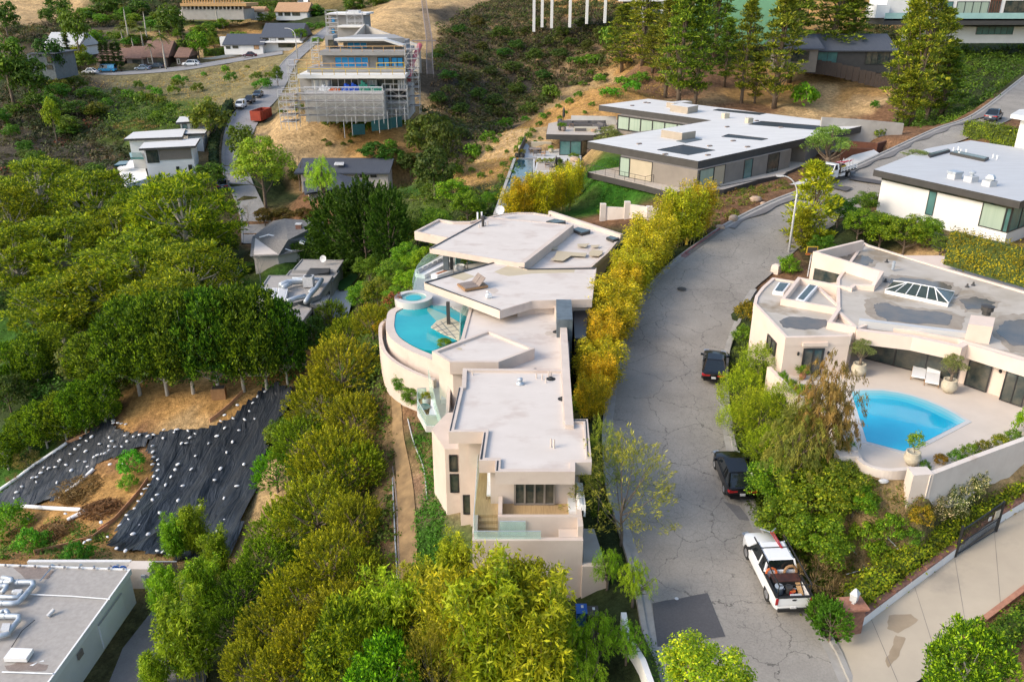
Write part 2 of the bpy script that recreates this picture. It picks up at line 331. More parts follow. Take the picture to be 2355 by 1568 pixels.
# roads: left and right edge in the picture, the level a function of the distance
def catmull(P,n=6):
    P=[Vector(p) for p in P]; out=[]
    for i in range(len(P)-1):
        a=P[max(i-1,0)];b=P[i];c=P[i+1];d=P[min(i+2,len(P)-1)]
        for k in range(n):
            t=k/n; out.append(.5*((2*b)+(c-a)*t+(2*a-5*b+4*c-d)*t*t+(3*b-a-3*c+d)*t**3))
    out.append(P[-1]); return out
def prof_pt(u,v,ys,zs):
    d=ray(u,v); lo,hi=15.,420.
    for _ in range(50):
        m=(lo+hi)/2; p=d*m
        if p.z>np.interp(p.y,ys,zs): lo=m
        else: hi=m
    return d*hi
def resample(P,n):
    P=[Vector(p) for p in P]; L=[0]
    for i in range(1,len(P)): L.append(L[-1]+(P[i]-P[i-1]).length)
    out=[]
    for k in range(n):
        s=L[-1]*k/(n-1); i=min(max(int(np.searchsorted(L,s))-1,0),len(P)-2); t=(s-L[i])/max(L[i+1]-L[i],1e-6); out.append(P[i].lerp(P[i+1],min(max(t,0),1)))
    return out
SY=[15,30,38,45,55,66,75,90,102,120,140,165,200]; SZ=[-33,-32.2,-31.7,-31.2,-30.2,-29,-27.4,-25.2,-23.2,-21.4,-19,-16.5,-13]
sp=lambda u,v: prof_pt(u,v,SY,SZ)
LE=[(1548,1610),(1530,1568),(1494,1468),(1469,1340),(1440,1240),(1405,1130),(1395,1027),(1396,969),(1401,931),(1413,850),(1431,779),(1453,721),(1488,663.5),(1548.5,606),(1614,557),(1685,510),(1778.5,463.6),(1860,432),(1966,383),(2026,356),(2152,298),(2243,263),(2355,178),(2420,130)]
RE=[(1975,1610),(1948,1564),(1911.6,1484),(1848,1401),(1790,1290),(1743,1207),(1724,1150),(1700,1080),(1680,1013),(1666,895),(1668,820),(1680,776),(1718,691),(1741,658),(1774,630),(1850,560),(1960,492),(2050,428),(2130,352),(2215,322),(2330,272),(2420,215)]
NR=160
LP=resample(catmull([sp(*a) for a in LE]),NR); RP=resample(catmull([sp(*a) for a in RE]),NR)
def strip(name,A,B,up,m,m_sub=4,**kw):
    mb=MB(); K=m_sub
    for i,(a,b) in enumerate(zip(A,B)):
        for k in range(K+1): q=a.lerp(b,k/K); mb.v.append((q.x,q.y,q.z+up))
    for i in range(len(A)-1):
        for k in range(K):
            p=i*(K+1)+k; mb.f.append((p,p+1,p+K+2,p+K+1)); mb.m.append(0)
    return obj(name,mb,m,None,kind='structure',**kw)
def strip_samples(A,B,K=8): return [tuple(a.lerp(b,k/K)) for a,b in zip(A,B) for k in range(K+1)]
# valley roads
VY=[60,100,122,140,152,165,180,198,222,262,288,320,380]; VZ=[-46,-43.5,-42,-37.5,-33,-30.6,-28.8,-26.6,-24.8,-20.3,-17.2,-14,-8]
vp=lambda u,v: prof_pt(u,v,VY,VZ)
VL=[(560,560),(556,500),(540,450),(517,400),(514,340),(526,285),(552,248),(588,215),(625,180),(655,140),(690,110),(722,85),(752,62)]
VR=[(640,560),(620,500),(596,450),(575,400),(572,345),(585,300),(606,262),(640,225),(660,190),(682,145),(715,112),(748,85),(778,62)]
VLP=resample(catmull([vp(*a) for a in VL]),90); VRP=resample(catmull([vp(*a) for a in VR]),90)
# road at the far left
KL=[(0,655),(60,642),(120,634),(200,628),(300,625)]; KR=[(0,632),(60,624),(120,619),(200,612),(300,606)]
KLP=resample(catmull([Pz(u,v,-42.5) for u,v in KL]),30); KRP=resample(catmull([Pz(u,v,-42.5) for u,v in KR]),30)
# upper left road
ULp=[(185,168),(260,173),(340,169),(420,162),(500,150),(580,136),(650,125)]; URp=[(185,162),(260,165),(340,160),(420,152),(500,140),(580,127),(650,116)]
UZ=[-25.6,-25.6,-25.2,-24.4,-23,-21.5,-20.2]
ULP=resample(catmull([Pz(u,v,z) for (u,v),z in zip(ULp,UZ)]),60); URP=resample(catmull([Pz(u,v,z) for (u,v),z in zip(URp,UZ)]),60)
flatten(strip_samples(VLP,VRP),1,6); flatten(strip_samples(KLP,KRP),1,5); flatten(strip_samples(ULP,URP),1,4)
flatten(strip_samples(LP,RP,10),.9,3.5)
# driveways
def dz_(x,y): return -32.05+(x-17)*.13
def dp(u,v):
    d=ray(u,v); lo,hi=15.,200.
    for _ in range(50):
        m=(lo+hi)/2; p=d*m
        if p.z>dz_(p.x,p.y): lo=m
        else: hi=m
    return d*hi
DL=resample([dp(*a) for a in [(1912,1484),(1968,1448),(2190,1278),(2355,1166),(2450,1100)]],30)
DR=resample([dp(*a) for a in [(1985,1630),(2120,1560),(2213,1456),(2270,1415),(2355,1352),(2450,1290)]],30)
flatten(strip_samples(DL,DR,10),.8,3)
# ---------------------------------------------------------------- pads, ground sheet, roads
def PP(z,*uv): return [Pz(u,v,z) for u,v in uv]
pad(PP(-26.75,(1770,840),(1800,905),(1870,950),(1930,985),(1950,1050),(2020,1105),(2105,1118),(2360,1010),(2480,930),(2480,700),(2150,560),(1900,600),(1740,690)),-26.75,.3,1.8,.1)
pad(PP(-24.6,(1990,500),(2420,640),(2500,480),(2300,400),(2050,380)),-24.6,1,4)
pad(PP(-27.7,(1300,380),(1300,480),(1420,480),(1420,370)),-27.7,1,4,.05)
pad(PP(-27.7,(1190,370),(1150,490),(1300,480),(1330,340)),-27.9,1,3,.3)
pad(PP(-24.3,(1400,400),(1640,450),(1900,370),(1960,300),(1640,260),(1420,270)),-24.6,1,4,.3)
pad(PP(-43.9,(0,1290),(340,1285),(500,1290),(470,1568),(440,1700),(0,1700)),-43.9,1,3.5,.1)
pad(PP(-39.3,(600,600),(800,600),(760,800),(680,830),(560,700)),-39.4,1,4,.2)
pad(PP(-24.3,(1750,440),(1960,340),(1990,362),(1880,425)),-24.3,.5,3,.1)
flatten([(x,y,-36.2) for x in np.arange(-43,-20,1.) for y in np.arange(144,157,1.)],.5,3)
pad(PP(-28,(908,735),(930,708),(965,660),(1003,600),(1060,560),(1178,560),(1180,690),(1085,735),(1060,790),(985,800),(920,770)),-31.2,.3,2)
pad(PP(-36.5,(590,548),(628,508),(750,514),(722,556),(640,585)),-37.9,.5,3)
HN=H
TM=bpy.data.meshes.new('hillside_terrain'); ny,nx=GX.shape
# finer strips are not needed: one sheet, coarse skirt to the horizon
V=np.stack([GX,GY,H],2).reshape(-1,3).copy()
skx=np.where((GX==X0),-900,np.where(GX>=X1-.6,900,GX)); sky_=np.where(GY>=Y1-.6,1500,GY)
V[:,0]=skx.ravel(); V[:,1]=sky_.ravel(); V[:,2]=np.where((skx.ravel()!=GX.ravel())|(sky_.ravel()!=GY.ravel()),np.maximum(V[:,2],0)+45,V[:,2])
idx=np.arange(nx*ny).reshape(ny,nx); Q=np.stack([idx[:-1,:-1],idx[:-1,1:],idx[1:,1:],idx[1:,:-1]],2).reshape(-1,4)
def fastmesh(me,V,Q):
    k=Q.shape[1]; me.vertices.add(len(V)); me.vertices.foreach_set('co',np.ascontiguousarray(V,dtype=np.float32).ravel())
    me.loops.add(Q.size); me.loops.foreach_set('vertex_index',np.ascontiguousarray(Q,dtype=np.int32).ravel())
    me.polygons.add(len(Q)); me.polygons.foreach_set('loop_start',np.arange(0,Q.size,k,dtype=np.int32))
    me.update(calc_edges=True)
fastmesh(TM,V,Q); TM.polygons.foreach_set('use_smooth',[True]*len(Q))
TAN=(.40,.27,.13); TG=(.25,.205,.10); ORG=(.42,.24,.085); RB=(.20,.11,.06); BR=(.07,.06,.045); DG=(.04,.055,.02); GG=(.05,.12,.018); LG=(.10,.14,.03); SND=(.50,.34,.17); YG=(.19,.20,.04); LAWN=(.035,.12,.012); PTH=(.23,.155,.075)
CC=[(100,30,SND),(30,60,SND),(180,60,BR),(230,100,BR),(300,20,DG),(400,60,LG),(470,70,TAN),(330,90,TAN),(560,70,ORG),(650,60,DG),(60,200,DG),(150,250,BR),(50,350,BR),(200,350,BR),(250,380,BR),(200,200,BR),(280,200,(.22,.19,.10)),(350,190,(.21,.18,.09)),(450,210,(.21,.18,.09)),(550,170,TG),(600,180,TG),(500,240,(.24,.2,.1)),(400,250,LG),(330,230,(.12,.12,.05)),(300,310,LG),(400,300,LG),(470,300,BR),(260,240,BR),
(100,500,DG),(300,500,DG),(400,600,DG),(100,700,DG),(300,700,DG),(30,770,GG),(0,900,DG),(100,950,DG),(40,1020,GG),(100,1000,GG),(30,1080,GG),(150,960,DG),
(320,930,ORG),(420,935,ORG),(520,920,ORG),(300,960,ORG),(250,1000,RB),(450,960,SND),(280,1080,ORG),(300,1150,ORG),(230,1200,ORG),(120,1230,ORG),(60,1260,RB),(300,1100,ORG),(330,1010,RB),(620,1100,SND),(600,1130,SND),(590,1200,TAN),(560,1260,TAN),(650,1000,DG),(640,1180,DG),(700,1100,DG),(800,900,DG),(760,1200,DG),(600,1350,DG),(800,1400,DG),(700,1550,DG),(500,1350,DG),
(905,930,PTH),(912,1000,PTH),(925,1100,PTH),(935,1200,PTH),(940,1300,PTH),(910,1100,PTH),(935,1340,RB),(905,1250,RB),(900,1350,RB),(955,960,RB),(985,1050,(.03,.08,.015)),(965,1050,(.03,.07,.015)),(975,1180,(.03,.07,.015)),(990,1120,(.30,.18,.11)),(1010,1210,(.36,.25,.17)),(990,1000,(.22,.13,.075)),(965,950,RB),(1040,1160,(.33,.22,.14)),(1000,1250,GG),(950,1400,DG),(1050,1300,GG),(1300,1400,DG),(1100,1500,DG),(1370,1300,DG),(1370,1000,DG),(1350,850,DG),
(850,600,DG),(900,560,DG),(960,500,LG),(1050,450,DG),(700,500,RB),(640,440,DG),(780,640,GG),(700,360,SND),(730,300,SND),(820,320,ORG),(670,290,SND),(760,340,SND),(850,290,ORG),(900,310,ORG),(870,265,TAN),(950,220,SND),(700,380,TAN),(920,30,SND),(880,50,SND),(960,60,SND),(850,100,TAN),(950,110,SND),(980,10,SND),
(1020,330,BR),(1080,280,BR),(1000,200,BR),(1100,200,BR),(1060,120,(.17,.12,.08)),(1150,150,(.17,.13,.09)),(1200,100,BR),(1150,60,TAN),(1040,40,BR),(1180,20,(.25,.17,.1)),(1300,100,BR),(1250,200,BR),(1350,60,BR),(1310,20,ORG),(1280,150,(.3,.2,.11)),(1000,420,DG),(950,440,GG),
(1020,425,SND),(1080,400,ORG),(1130,380,ORG),(1150,340,SND),(1200,300,SND),(1250,250,TAN),(1320,210,TAN),(1400,180,TAN),(1450,150,ORG),(1400,220,ORG),(1300,260,ORG),(1230,330,SND),(1480,180,RB),(1520,200,RB),(1600,180,RB),(1700,250,RB),(1600,230,(.25,.17,.09)),(1560,150,RB),(1800,220,ORG),(1900,210,SND),(1850,250,SND),(1950,220,ORG),(1980,250,SND),(1740,220,ORG),(2050,260,RB),(2100,300,RB),(2150,250,DG),(2250,200,DG),(2040,300,RB),(1700,110,DG),(2000,80,DG),(2150,120,DG),(1800,30,ORG),(1980,60,ORG),(1620,60,GG),(2300,80,DG),
(1380,420,LAWN),(1400,460,LAWN),(1370,400,LAWN),(1300,460,LG),(1200,500,DG),(1650,500,RB),(1750,460,RB),(1800,420,RB),(1690,470,RB),(1600,540,DG),(1420,500,RB),(1500,560,DG),(1830,620,RB),(1870,600,RB),(1900,560,DG),(2020,520,DG),(2100,600,SND),(2200,620,SND),(2330,640,SND),(2150,560,RB),(2290,610,YG),(1890,370,(.3,.18,.1)),(2000,330,RB),
(1700,750,DG),(1700,900,DG),(1750,1100,DG),(1800,1000,DG),(2030,1130,(.36,.25,.12)),(2060,1170,(.36,.25,.12)),(2100,1180,DG),(1950,1250,TAN),(2000,1290,(.38,.26,.12)),(1970,1320,TAN),(2080,1230,DG),(1900,1430,DG),(1850,1350,DG),(2200,1100,DG),(2320,1080,TAN),(2250,1130,DG),(2300,1480,RB),(2350,1450,RB),(2250,1540,DG),(2100,1568,DG)]
CPs=[];CV=[]
for u,v,c in CC:
    g=G(u,v); CPs.append((g.x,g.y)); CV.append(c)
CPs=np.array(CPs); CV=np.array(CV)
wx=V[:,0]+vnoise(GX,GY,5,11).ravel()*6+vnoise(GX,GY,1.9,12).ravel()*2.5; wy=V[:,1]+vnoise(GX,GY,5,13).ravel()*6+vnoise(GX,GY,1.9,14).ravel()*2.5
C4=np.ones((len(V),4),np.float32)
for i in range(0,len(V),20000):
    d=(wx[i:i+20000,None]-CPs[None,:,0])**2+(wy[i:i+20000,None]-CPs[None,:,1])**2+.3
    ww=d**-2.6; C4[i:i+20000,:3]=(ww@CV)/ww.sum(1)[:,None]
ca=TM.color_attributes.new('Zone','FLOAT_COLOR','POINT'); ca.data.foreach_set('color',C4.ravel())
def terrain_mat():
    m=bpy.data.materials.new('soil_and_dry_grass'); N,L,B=nodes(m); B.inputs['Roughness'].default_value=.95; B.inputs['Specular IOR Level'].default_value=.1
    a=N.new('ShaderNodeAttribute'); a.attribute_name='Zone'; g=N.new('ShaderNodeNewGeometry'); cur=a.outputs['Color']
    for sc,lo,hi,f,bl in ((.35,.62,1.3,1,'MULTIPLY'),(1.6,.55,1.4,1,'MULTIPLY'),(6,.65,1.3,.8,'MULTIPLY')):
        t=N.new('ShaderNodeTexNoise'); t.inputs['Scale'].default_value=sc; t.inputs['Detail'].default_value=6; t.inputs['Roughness'].default_value=.65; L.new(g.outputs['Position'],t.inputs[0])
        mr=N.new('ShaderNodeMapRange'); mr.inputs[1].default_value=.3; mr.inputs[2].default_value=.7; mr.inputs[3].default_value=lo; mr.inputs[4].default_value=hi; L.new(t.outputs[0],mr.inputs[0])
        mx=N.new('ShaderNodeMixRGB'); mx.blend_type=bl; mx.inputs[0].default_value=f; L.new(cur,mx.inputs[1]); L.new(mr.outputs[0],mx.inputs[2]); cur=mx.outputs[0]
    L.new(cur,B.inputs['Base Color'])
    t=N.new('ShaderNodeTexNoise'); t.inputs['Scale'].default_value=.9; t.inputs['Detail'].default_value=9; t.inputs['Roughness'].default_value=.7; L.new(g.outputs['Position'],t.inputs[0])
    b=N.new('ShaderNodeBump'); b.inputs['Strength'].default_value=.9; b.inputs['Distance'].default_value=.5; L.new(t.outputs[0],b.inputs['Height']); L.new(b.outputs[0],B.inputs['Normal']); return m
TM.materials.append(terrain_mat()); terr=bpy.data.objects.new('hillside_terrain',TM); COL.objects.link(terr); terr['kind']='structure'
def road_mat(name,base,var,crack=1,tint=(1,1,1)):
    m=bpy.data.materials.new(name); N,L,B=nodes(m); B.inputs['Roughness'].default_value=.85; g=N.new('ShaderNodeNewGeometry'); pos=g.outputs['Position']
    def noise(s,d=5,r=.6):
        t=N.new('ShaderNodeTexNoise'); t.inputs['Scale'].default_value=s; t.inputs['Detail'].default_value=d; t.inputs['Roughness'].default_value=r; L.new(pos,t.inputs[0]); return t
    n1=noise(.16); r=N.new('ShaderNodeValToRGB'); r.color_ramp.elements[0].color=(*[b*(1-var) for b in base],1); r.color_ramp.elements[1].color=(*[b*(1+var) for b in base],1); r.color_ramp.elements[0].position=.35; r.color_ramp.elements[1].position=.65
    L.new(n1.outputs[0],r.inputs[0]); cur=r.outputs[0]
    n2=noise(9,4,.7); mr=N.new('ShaderNodeMapRange'); mr.inputs[1].default_value=.3; mr.inputs[2].default_value=.7; mr.inputs[3].default_value=.84; mr.inputs[4].default_value=1.14; L.new(n2.outputs[0],mr.inputs[0])
    mx=N.new('ShaderNodeMixRGB'); mx.blend_type='MULTIPLY'; mx.inputs[0].default_value=1; L.new(cur,mx.inputs[1]); L.new(mr.outputs[0],mx.inputs[2]); cur=mx.outputs[0]
    if crack:
        nd=noise(.9,5); add=N.new('ShaderNodeVectorMath'); add.operation='MULTIPLY_ADD'; L.new(nd.outputs['Color'],add.inputs[0]); add.inputs[1].default_value=(1.5,1.5,0); L.new(pos,add.inputs[2])
        mask=noise(.11,2)
        for sc,wd,dk,use in ((.26,.008,.42,0),(.8,.014,.6,1),(1.9,.03,.72,1)):
            vo=N.new('ShaderNodeTexVoronoi'); vo.feature='DISTANCE_TO_EDGE'; vo.voronoi_dimensions='2D'; vo.inputs['Scale'].default_value=sc; L.new(add.outputs[0],vo.inputs['Vector'])
            c=N.new('ShaderNodeMapRange'); c.inputs[1].default_value=wd*.35; c.inputs[2].default_value=wd; c.inputs[3].default_value=dk; c.inputs[4].default_value=1; L.new(vo.outputs['Distance'],c.inputs[0]); v=c.outputs[0]
            if use:
                k=N.new('ShaderNodeMapRange'); k.inputs[1].default_value=.42; k.inputs[2].default_value=.54; L.new(mask.outputs[0],k.inputs[0])
                q=N.new('ShaderNodeMixRGB'); L.new(k.outputs[0],q.inputs[0]); q.inputs[1].default_value=(1,1,1,1); L.new(v,q.inputs[2]); v=q.outputs[0]
            mx=N.new('ShaderNodeMixRGB'); mx.blend_type='MULTIPLY'; mx.inputs[0].default_value=1; L.new(cur,mx.inputs[1]); L.new(v,mx.inputs[2]); cur=mx.outputs[0]
    L.new(cur,B.inputs['Base Color']); return m
MT['road']=road_mat('cracked_concrete_road',(.28,.255,.222),.17)
MT['road2']=road_mat('gray_road',(.25,.245,.245),.14)
MT['asph']=road_mat('dark_asphalt_patch',(.085,.082,.085),.12,0)
MT['asph2']=road_mat('worn_asphalt',(.16,.15,.145),.25,0)
MT['kerb']=PM('kerb_concrete',(.36,.34,.31),(.27,.255,.235),1.2,.9,stain=(.2,.18,.16),stain_scale=.6,stain_lo=.58)
MT['redkerb']=PM('red_kerb_paint',(.22,.05,.05),(.28,.20,.19),1.5,.9)
MT['drive']=PM('concrete_driveway',(.47,.405,.315),(.39,.335,.26),.22,.9,stain=(.27,.24,.20),stain_scale=.12,stain_lo=.62)
strip('street',LP,RP,0,MT['road'],6)
strip('valley_road',VLP,VRP,0,MT['road2'],3); strip('left_road',KLP,KRP,0,MT['road2'],2); strip('upper_road',ULP,URP,0,MT['road2'],2)
pad(PP(-38.9,(575,560),(628,508),(750,514),(722,560),(640,592)),-38.9,.5,2) if 0 else None
TL=[G(u,v) for u,v in [(892,870),(901,930),(903,1000),(910,1080),(914,1160),(916,1250),(914,1350)]]; TR=[G(u,v) for u,v in [(906,870),(922,930),(928,1000),(944,1080),(954,1160),(959,1250),(958,1350)]]
TL=resample(catmull(TL),60); TR=resample(catmull(TR),60)
for q in TL+TR: q.z=hz(q.x,q.y)
MT['trail']=PM('trodden_dirt',(.33,.215,.10),(.18,.115,.055),.9,.95,.2,stain=(.15,.1,.05),stain_scale=.3)
strip('dirt_trail',TL,TR,.09,MT['trail'],4)
pad([(p.x,p.y) for p in PP(-28,(908,735),(930,708),(1000,700),(1085,735),(1180,690),(1178,560),(1060,560),(1003,600),(975,622),(962,650),(1060,790),(985,800),(920,770))],-31.2,.3,2) if 0 else None
strip('concrete_driveway',DL,DR,.012,MT['drive'],6)
def kerb(name,P,side,h=.14,w=.32,m=None,i0=0,i1=None):
    A=P[i0:i1]; out=[]
    for i,p in enumerate(A):
        d=(A[min(i+1,len(A)-1)]-A[max(i-1,0)]); d.z=0; d.normalize(); nn=Vector((-d.y,d.x,0))*side; out.append((p,nn))
    mb=MB()
    for p,nn in out:
        for q,z in ((p+nn*-.45,.012),(p+nn*.0,.02),(p+nn*.03,h),(p+nn*w,h),(p+nn*(w+.02),-.5)): mb.v.append((q.x,q.y,q.z+z))
    for i in range(len(out)-1):
        for k in range(4): mb.f.append((i*5+k,i*5+k+1,i*5+k+6,i*5+k+5)); mb.m.append(0)
    return obj(name,mb,m or MT['kerb'],None,kind='structure')
kerb('kerb',LP,1,i0=0); kerb('kerb',RP,-1,i0=10,i1=50); kerb('kerb',RP,-1,i0=0,i1=5)
gA=[];gB=[]
for i in range(52,112):
    d=LP[i+1]-LP[i-1]; d.z=0; d.normalize(); nn=Vector((d.y,-d.x,0)); k=.5+.5*math.sin(i*.9)*math.sin(i*.37); gA.append(LP[i]+nn*.42); gB.append(LP[i]+nn*(.7+1.0*k))
strip('gutter_stain',gA,gB,.014,MT['asph2'],1)
for i in (4,9,14,19,24): A=DL[i]; B=DR[i]; d=(DL[i+1]-A).normalized()*.03; strip('driveway_joint',[A,A+d],[B,B+d],.022,MT['asph2'],8)
def near(P,pt): return min(range(len(P)),key=lambda i:(P[i]-pt).length)
kr0=near(LP,sp(1560,596)); kr1=near(LP,sp(1680,514))
kerb('red_painted_kerb',LP,1,h=.145,w=.16,m=MT['redkerb'],i0=kr0,i1=kr1)
kerb('kerb',VLP,1,w=.3)
def flatpatch(name,uvs,fn,up,m,label=None,cat=None):
    P=[fn(*a) for a in uvs]; mb=MB(); c=sum(P,Vector())/len(P)
    # fan with subdivision so that it follows the slope
    ring=[]; n=len(P)
    for i in range(n):
        for k in range(6): ring.append(P[i].lerp(P[(i+1)%n],k/6))
    mb.v.append((c.x,c.y,c.z+up)); K=5
    for j in range(1,K+1):
        for q in ring: r=c.lerp(q,j/K); mb.v.append((r.x,r.y,hsurf(fn,r)+up))
    M=len(ring)
    for i in range(M): mb.f.append((0,1+i,1+(i+1)%M))
    for j in range(K-1):
        for i in range(M): a=1+j*M+i; b=1+j*M+(i+1)%M; mb.f.append((a,a+M,b+M,b))
    mb.m=[0]*len(mb.f)
    o=obj(name,mb,m,None); o['kind']='structure'; return o
def hsurf(fn,r):
    if fn is sp: return float(np.interp(r.y,SY,SZ))
    if fn is dp: return dz_(r.x,r.y)
    if fn is vp: return float(np.interp(r.y,VY,VZ))
    return r.z
def rag(P,n=5,a=2.5,seed=1):
    rs=random.Random(seed); out=[]
    for i in range(len(P)):
        x,y=P[i]; X,Y=P[(i+1)%len(P)]
        for k in range(n): t=k/n; out.append((x+(X-x)*t+rs.uniform(-a,a)*(k>0),y+(Y-y)*t+rs.uniform(-a,a)*(k>0)*.6))
    return out
MT['wet']=PM('damp_concrete',(.26,.20,.13),(.33,.26,.18),.8,.7)
flatpatch('asphalt_patch',rag([(1500,1387),(1627,1363),(1668,1463),(1512,1487)],4,1.5,2),sp,.016,MT['asph'])
flatpatch('asphalt_patch',rag([(1718,512),(1790,530),(1796,541),(1740,541),(1690,520)],4,1,3),sp,.016,MT['asph'])
flatpatch('asphalt_patch',rag([(1925,425),(1962,432),(1945,440),(1905,430)],3,.6,3),sp,.016,MT['asph'])
flatpatch('asphalt_patch',rag([(1958,404),(2035,418),(2030,425),(1952,412)],3,.6,3),sp,.016,MT['asph'])
flatpatch('oil_stain',rag([(1662,1152),(1700,1163),(1724,1197),(1700,1195)],3,1.5,5),sp,.016,MT['asph2'])
flatpatch('wet_stain',rag([(2044,1415),(2095,1412),(2112,1425),(2100,1436),(2065,1456),(2040,1445)],4,3,7),dp,.02,MT['wet'])
flatpatch('wet_stain',rag([(2060,1460),(2083,1468),(2068,1508),(2043,1535),(2036,1520),(2050,1490)],4,2.5,8),dp,.02,MT['wet'])
# garage forecourt, concrete apron, trail
def lv(z): return lambda u,v: Pz(u,v,z)
flatpatch('garage_forecourt',[(230,1620),(282,1490),(372,1375),(470,1370),(480,1450),(470,1640)],lv(-43.86),0,MT['asph2'])
flatpatch('concrete_apron',[(372,1372),(345,1375),(338,1335),(470,1330),(470,1368)],lv(-43.84),0,MT['concrete'])
flatpatch('white_house_forecourt',[(1815,425),(1870,408),(1960,358),(2010,345),(2026,356),(1966,383),(1880,425)],sp,.03,MT['paleconc'])
# ---------------------------------------------------------------- building helpers
def offs(P,d):                       # inset (d>0) a plan polygon
    P=[Vector((p[0],p[1])) for p in P]; n=len(P)
    a=sum(P[i].x*P[(i+1)%n].y-P[(i+1)%n].x*P[i].y for i in range(n)); s=1 if a>0 else -1; out=[]
    for i in range(n):
        d1=(P[i]-P[i-1]).normalized(); d2=(P[(i+1)%n]-P[i]).normalized(); n1=Vector((-d1.y,d1.x))*s; n2=Vector((-d2.y,d2.x))*s
        m=(n1+n2); m=m.normalized() if m.length>1e-4 else n1; c=max(.35,m.dot(n1)); q=P[i]+m*(d/c); out.append((q.x,q.y))
    return out
def roof(par,uvs,z,th=.8,lip=.2,top=None,side=None,lipw=.28,P=None,name='roof'):
    P=P or PP(z,*uvs); mb=MB(); mb.prism(P,z-th,z-lip if lip else z,0,1); o=obj(name,mb,[top or MT['roofpink'],side or MT['stucco']],par)
    if lip:
        m2=MB(); A=offs(P,-.004); B=offs(P,lipw); n=len(P)
        for i in range(n):
            j=(i+1)%n; m2.poly([(*A[i],z-lip-.1),(*A[j],z-lip-.1),(*A[j],z),(*A[i],z)]); m2.poly([(*A[i],z),(*A[j],z),(*B[j],z),(*B[i],z)]); m2.poly([(*B[i],z),(*B[j],z),(*B[j],z-lip-.1),(*B[i],z-lip-.1)])
        obj('parapet',m2,side or MT['stucco'],o)
    return o
def mass(par,P,z0,z1,m=None,name='wall'):
    mb=MB(); mb.prism(P,z0,z1); return obj(name,mb,m or MT['stucco'],par)
def win(par,a,b,z0,z1,glass='glass',frame='dark',n=1,fw=.07,out=.04,name='window',nz=1):
    # window on the wall line a->b (plan points), proud to the right hand side of a->b; child = panes
    a=Vector((a[0],a[1],0)); b=Vector((b[0],b[1],0)); d=(b-a); L=d.length; d.normalize(); nn=Vector((d.y,-d.x,0)); rz=math.atan2(d.y,d.x)
    mb=MB(); c=(a+b)/2+nn*out
    for z in [z0+fw/2,z1-fw/2]+[z0+(z1-z0)*k/nz for k in range(1,nz)]: mb.box((c.x,c.y,z),(L,.09,fw),rz)
    for k in range(n+1):
        p=a+d*(fw/2+(L-fw)*k/n)+nn*out; mb.box((p.x,p.y,(z0+z1)/2),(fw,.09,z1-z0-2*fw),rz)
    f=obj(name,mb,MT[frame],par); g=MB(); c=(a+b)/2+nn*(out-.025); g.box((c.x,c.y,(z0+z1)/2),(L-fw,.02,z1-z0-fw),rz); obj('pane',g,MT[glass],f); return f
def xat(u,y,z):                      # x of the picture column u at distance y and level z
    return (u-CX)/F*(y*CP-z*SP)
def zat(v,y):                        # level of the picture row v at distance y
    k=(CY-v)/F; dy=CP+k*SP; return (-SP+k*CP)*y/dy
def skylight(par,uvs,z,h=.25,nd=1,fr='white',gl='mirror',name='skylight'):
    P=PP(z,*uvs); mb=MB(); mb.prism(P,z-h,z); o=obj(name,mb,MT[fr],par); g=MB(); g.prism(offs(P,.14),z,z+.03); obj('pane',g,MT[gl],o); return o
def pipes(par,lst,z,h=.5,r=.05,m='stucco'):
    for u,v in lst:
        p=Pz(u,v,z); mb=MB(); mb.tube([(p.x,p.y,z-.02),(p.x,p.y,z+h)],r,8); obj('vent_pipe',mb,MT[m],par)
def patch(par,uvs,z,m='patch',name='roof_patch'):
    P=[Pz(u,v,z) for u,v in uvs]; mb=MB(); mb.prism(P,z-.02,z+.006); obj(name,mb,MT[m],par)
def railglass(par,P,z0,h,name='glass_railing',posts=False,closed=False):
    mb=MB(); mb.wallstrip(P,.02,z0,z0+h); g=obj(name,mb,MT['rail'],par)
    m2=MB(); m2.tube([(p[0],p[1],(z0 if not isinstance(z0,list) else z0[0])+h) for p in P],.025,5); obj('top_rail',m2,MT['galv'],g); return g
def barrail(par,P,h=1.0,step=1.5,m='dark',r=.025,name='metal_railing',wires=3):
    P=[Vector(p) for p in P]; mb=MB(); mb.tube([p+Vector((0,0,h)) for p in P],r,4)
    for k in range(wires): mb.tube([p+Vector((0,0,h*(k+.5)/(wires+.5))) for p in P],r*.35,3)
    for i in range(len(P)-1):
        L=(P[i+1]-P[i]).length; n=max(1,int(round(L/step)))
        for k in range(n+(i==len(P)-2)): q=P[i].lerp(P[i+1],k/n); mb.tube([q,q+Vector((0,0,h))],r,4)
    return obj(name,mb,MT[m],par)
# ---------------------------------------------------------------- the pale pink house
H1=thing('pink_stucco_house',(2,45,-30),'long pale pink stucco house with stepped flat roofs beside the curving street','house')
ZF=-28.1
R2=[(987.8,570.6),(1117.8,498.9),(1314.4,517),(1200.8,606.2)]
R3=[(1119,500),(1150,492),(1190,488.5),(1228,489),(1260,494),(1265,488.5),(1430,543),(1398,581.5),(1360,614.4),(1213,618.5),(1165,601),(1120,560)]
R4=[(975.5,648.6),(1150.7,598),(1213,619),(1371.9,615.8),(1362,688.3),(1280,690),(1224,692),(1149.3,714.3)]
R5=[(1080,706),(1149,712),(1224,691),(1281,690),(1284,716),(1296,768),(1299,850),(1150,850),(1060,850),(1040,800),(1060,779)]
R6=[(993.3,807.7),(1123.3,758.1),(1229.5,800.8),(1146.6,832.3),(1034.3,832.3)]
R7=[(1064.4,846.8),(1299.4,848.7),(1307,964),(1351.4,963.2),(1361,1062.3),(1322.6,1063),(1322.6,1084.2),(1138.4,1084.2),(1139.7,1058.2),(1101.4,1058.2),(1112.3,992.5),(1031.6,992.5),(1056.2,889.8),(1062,888)]
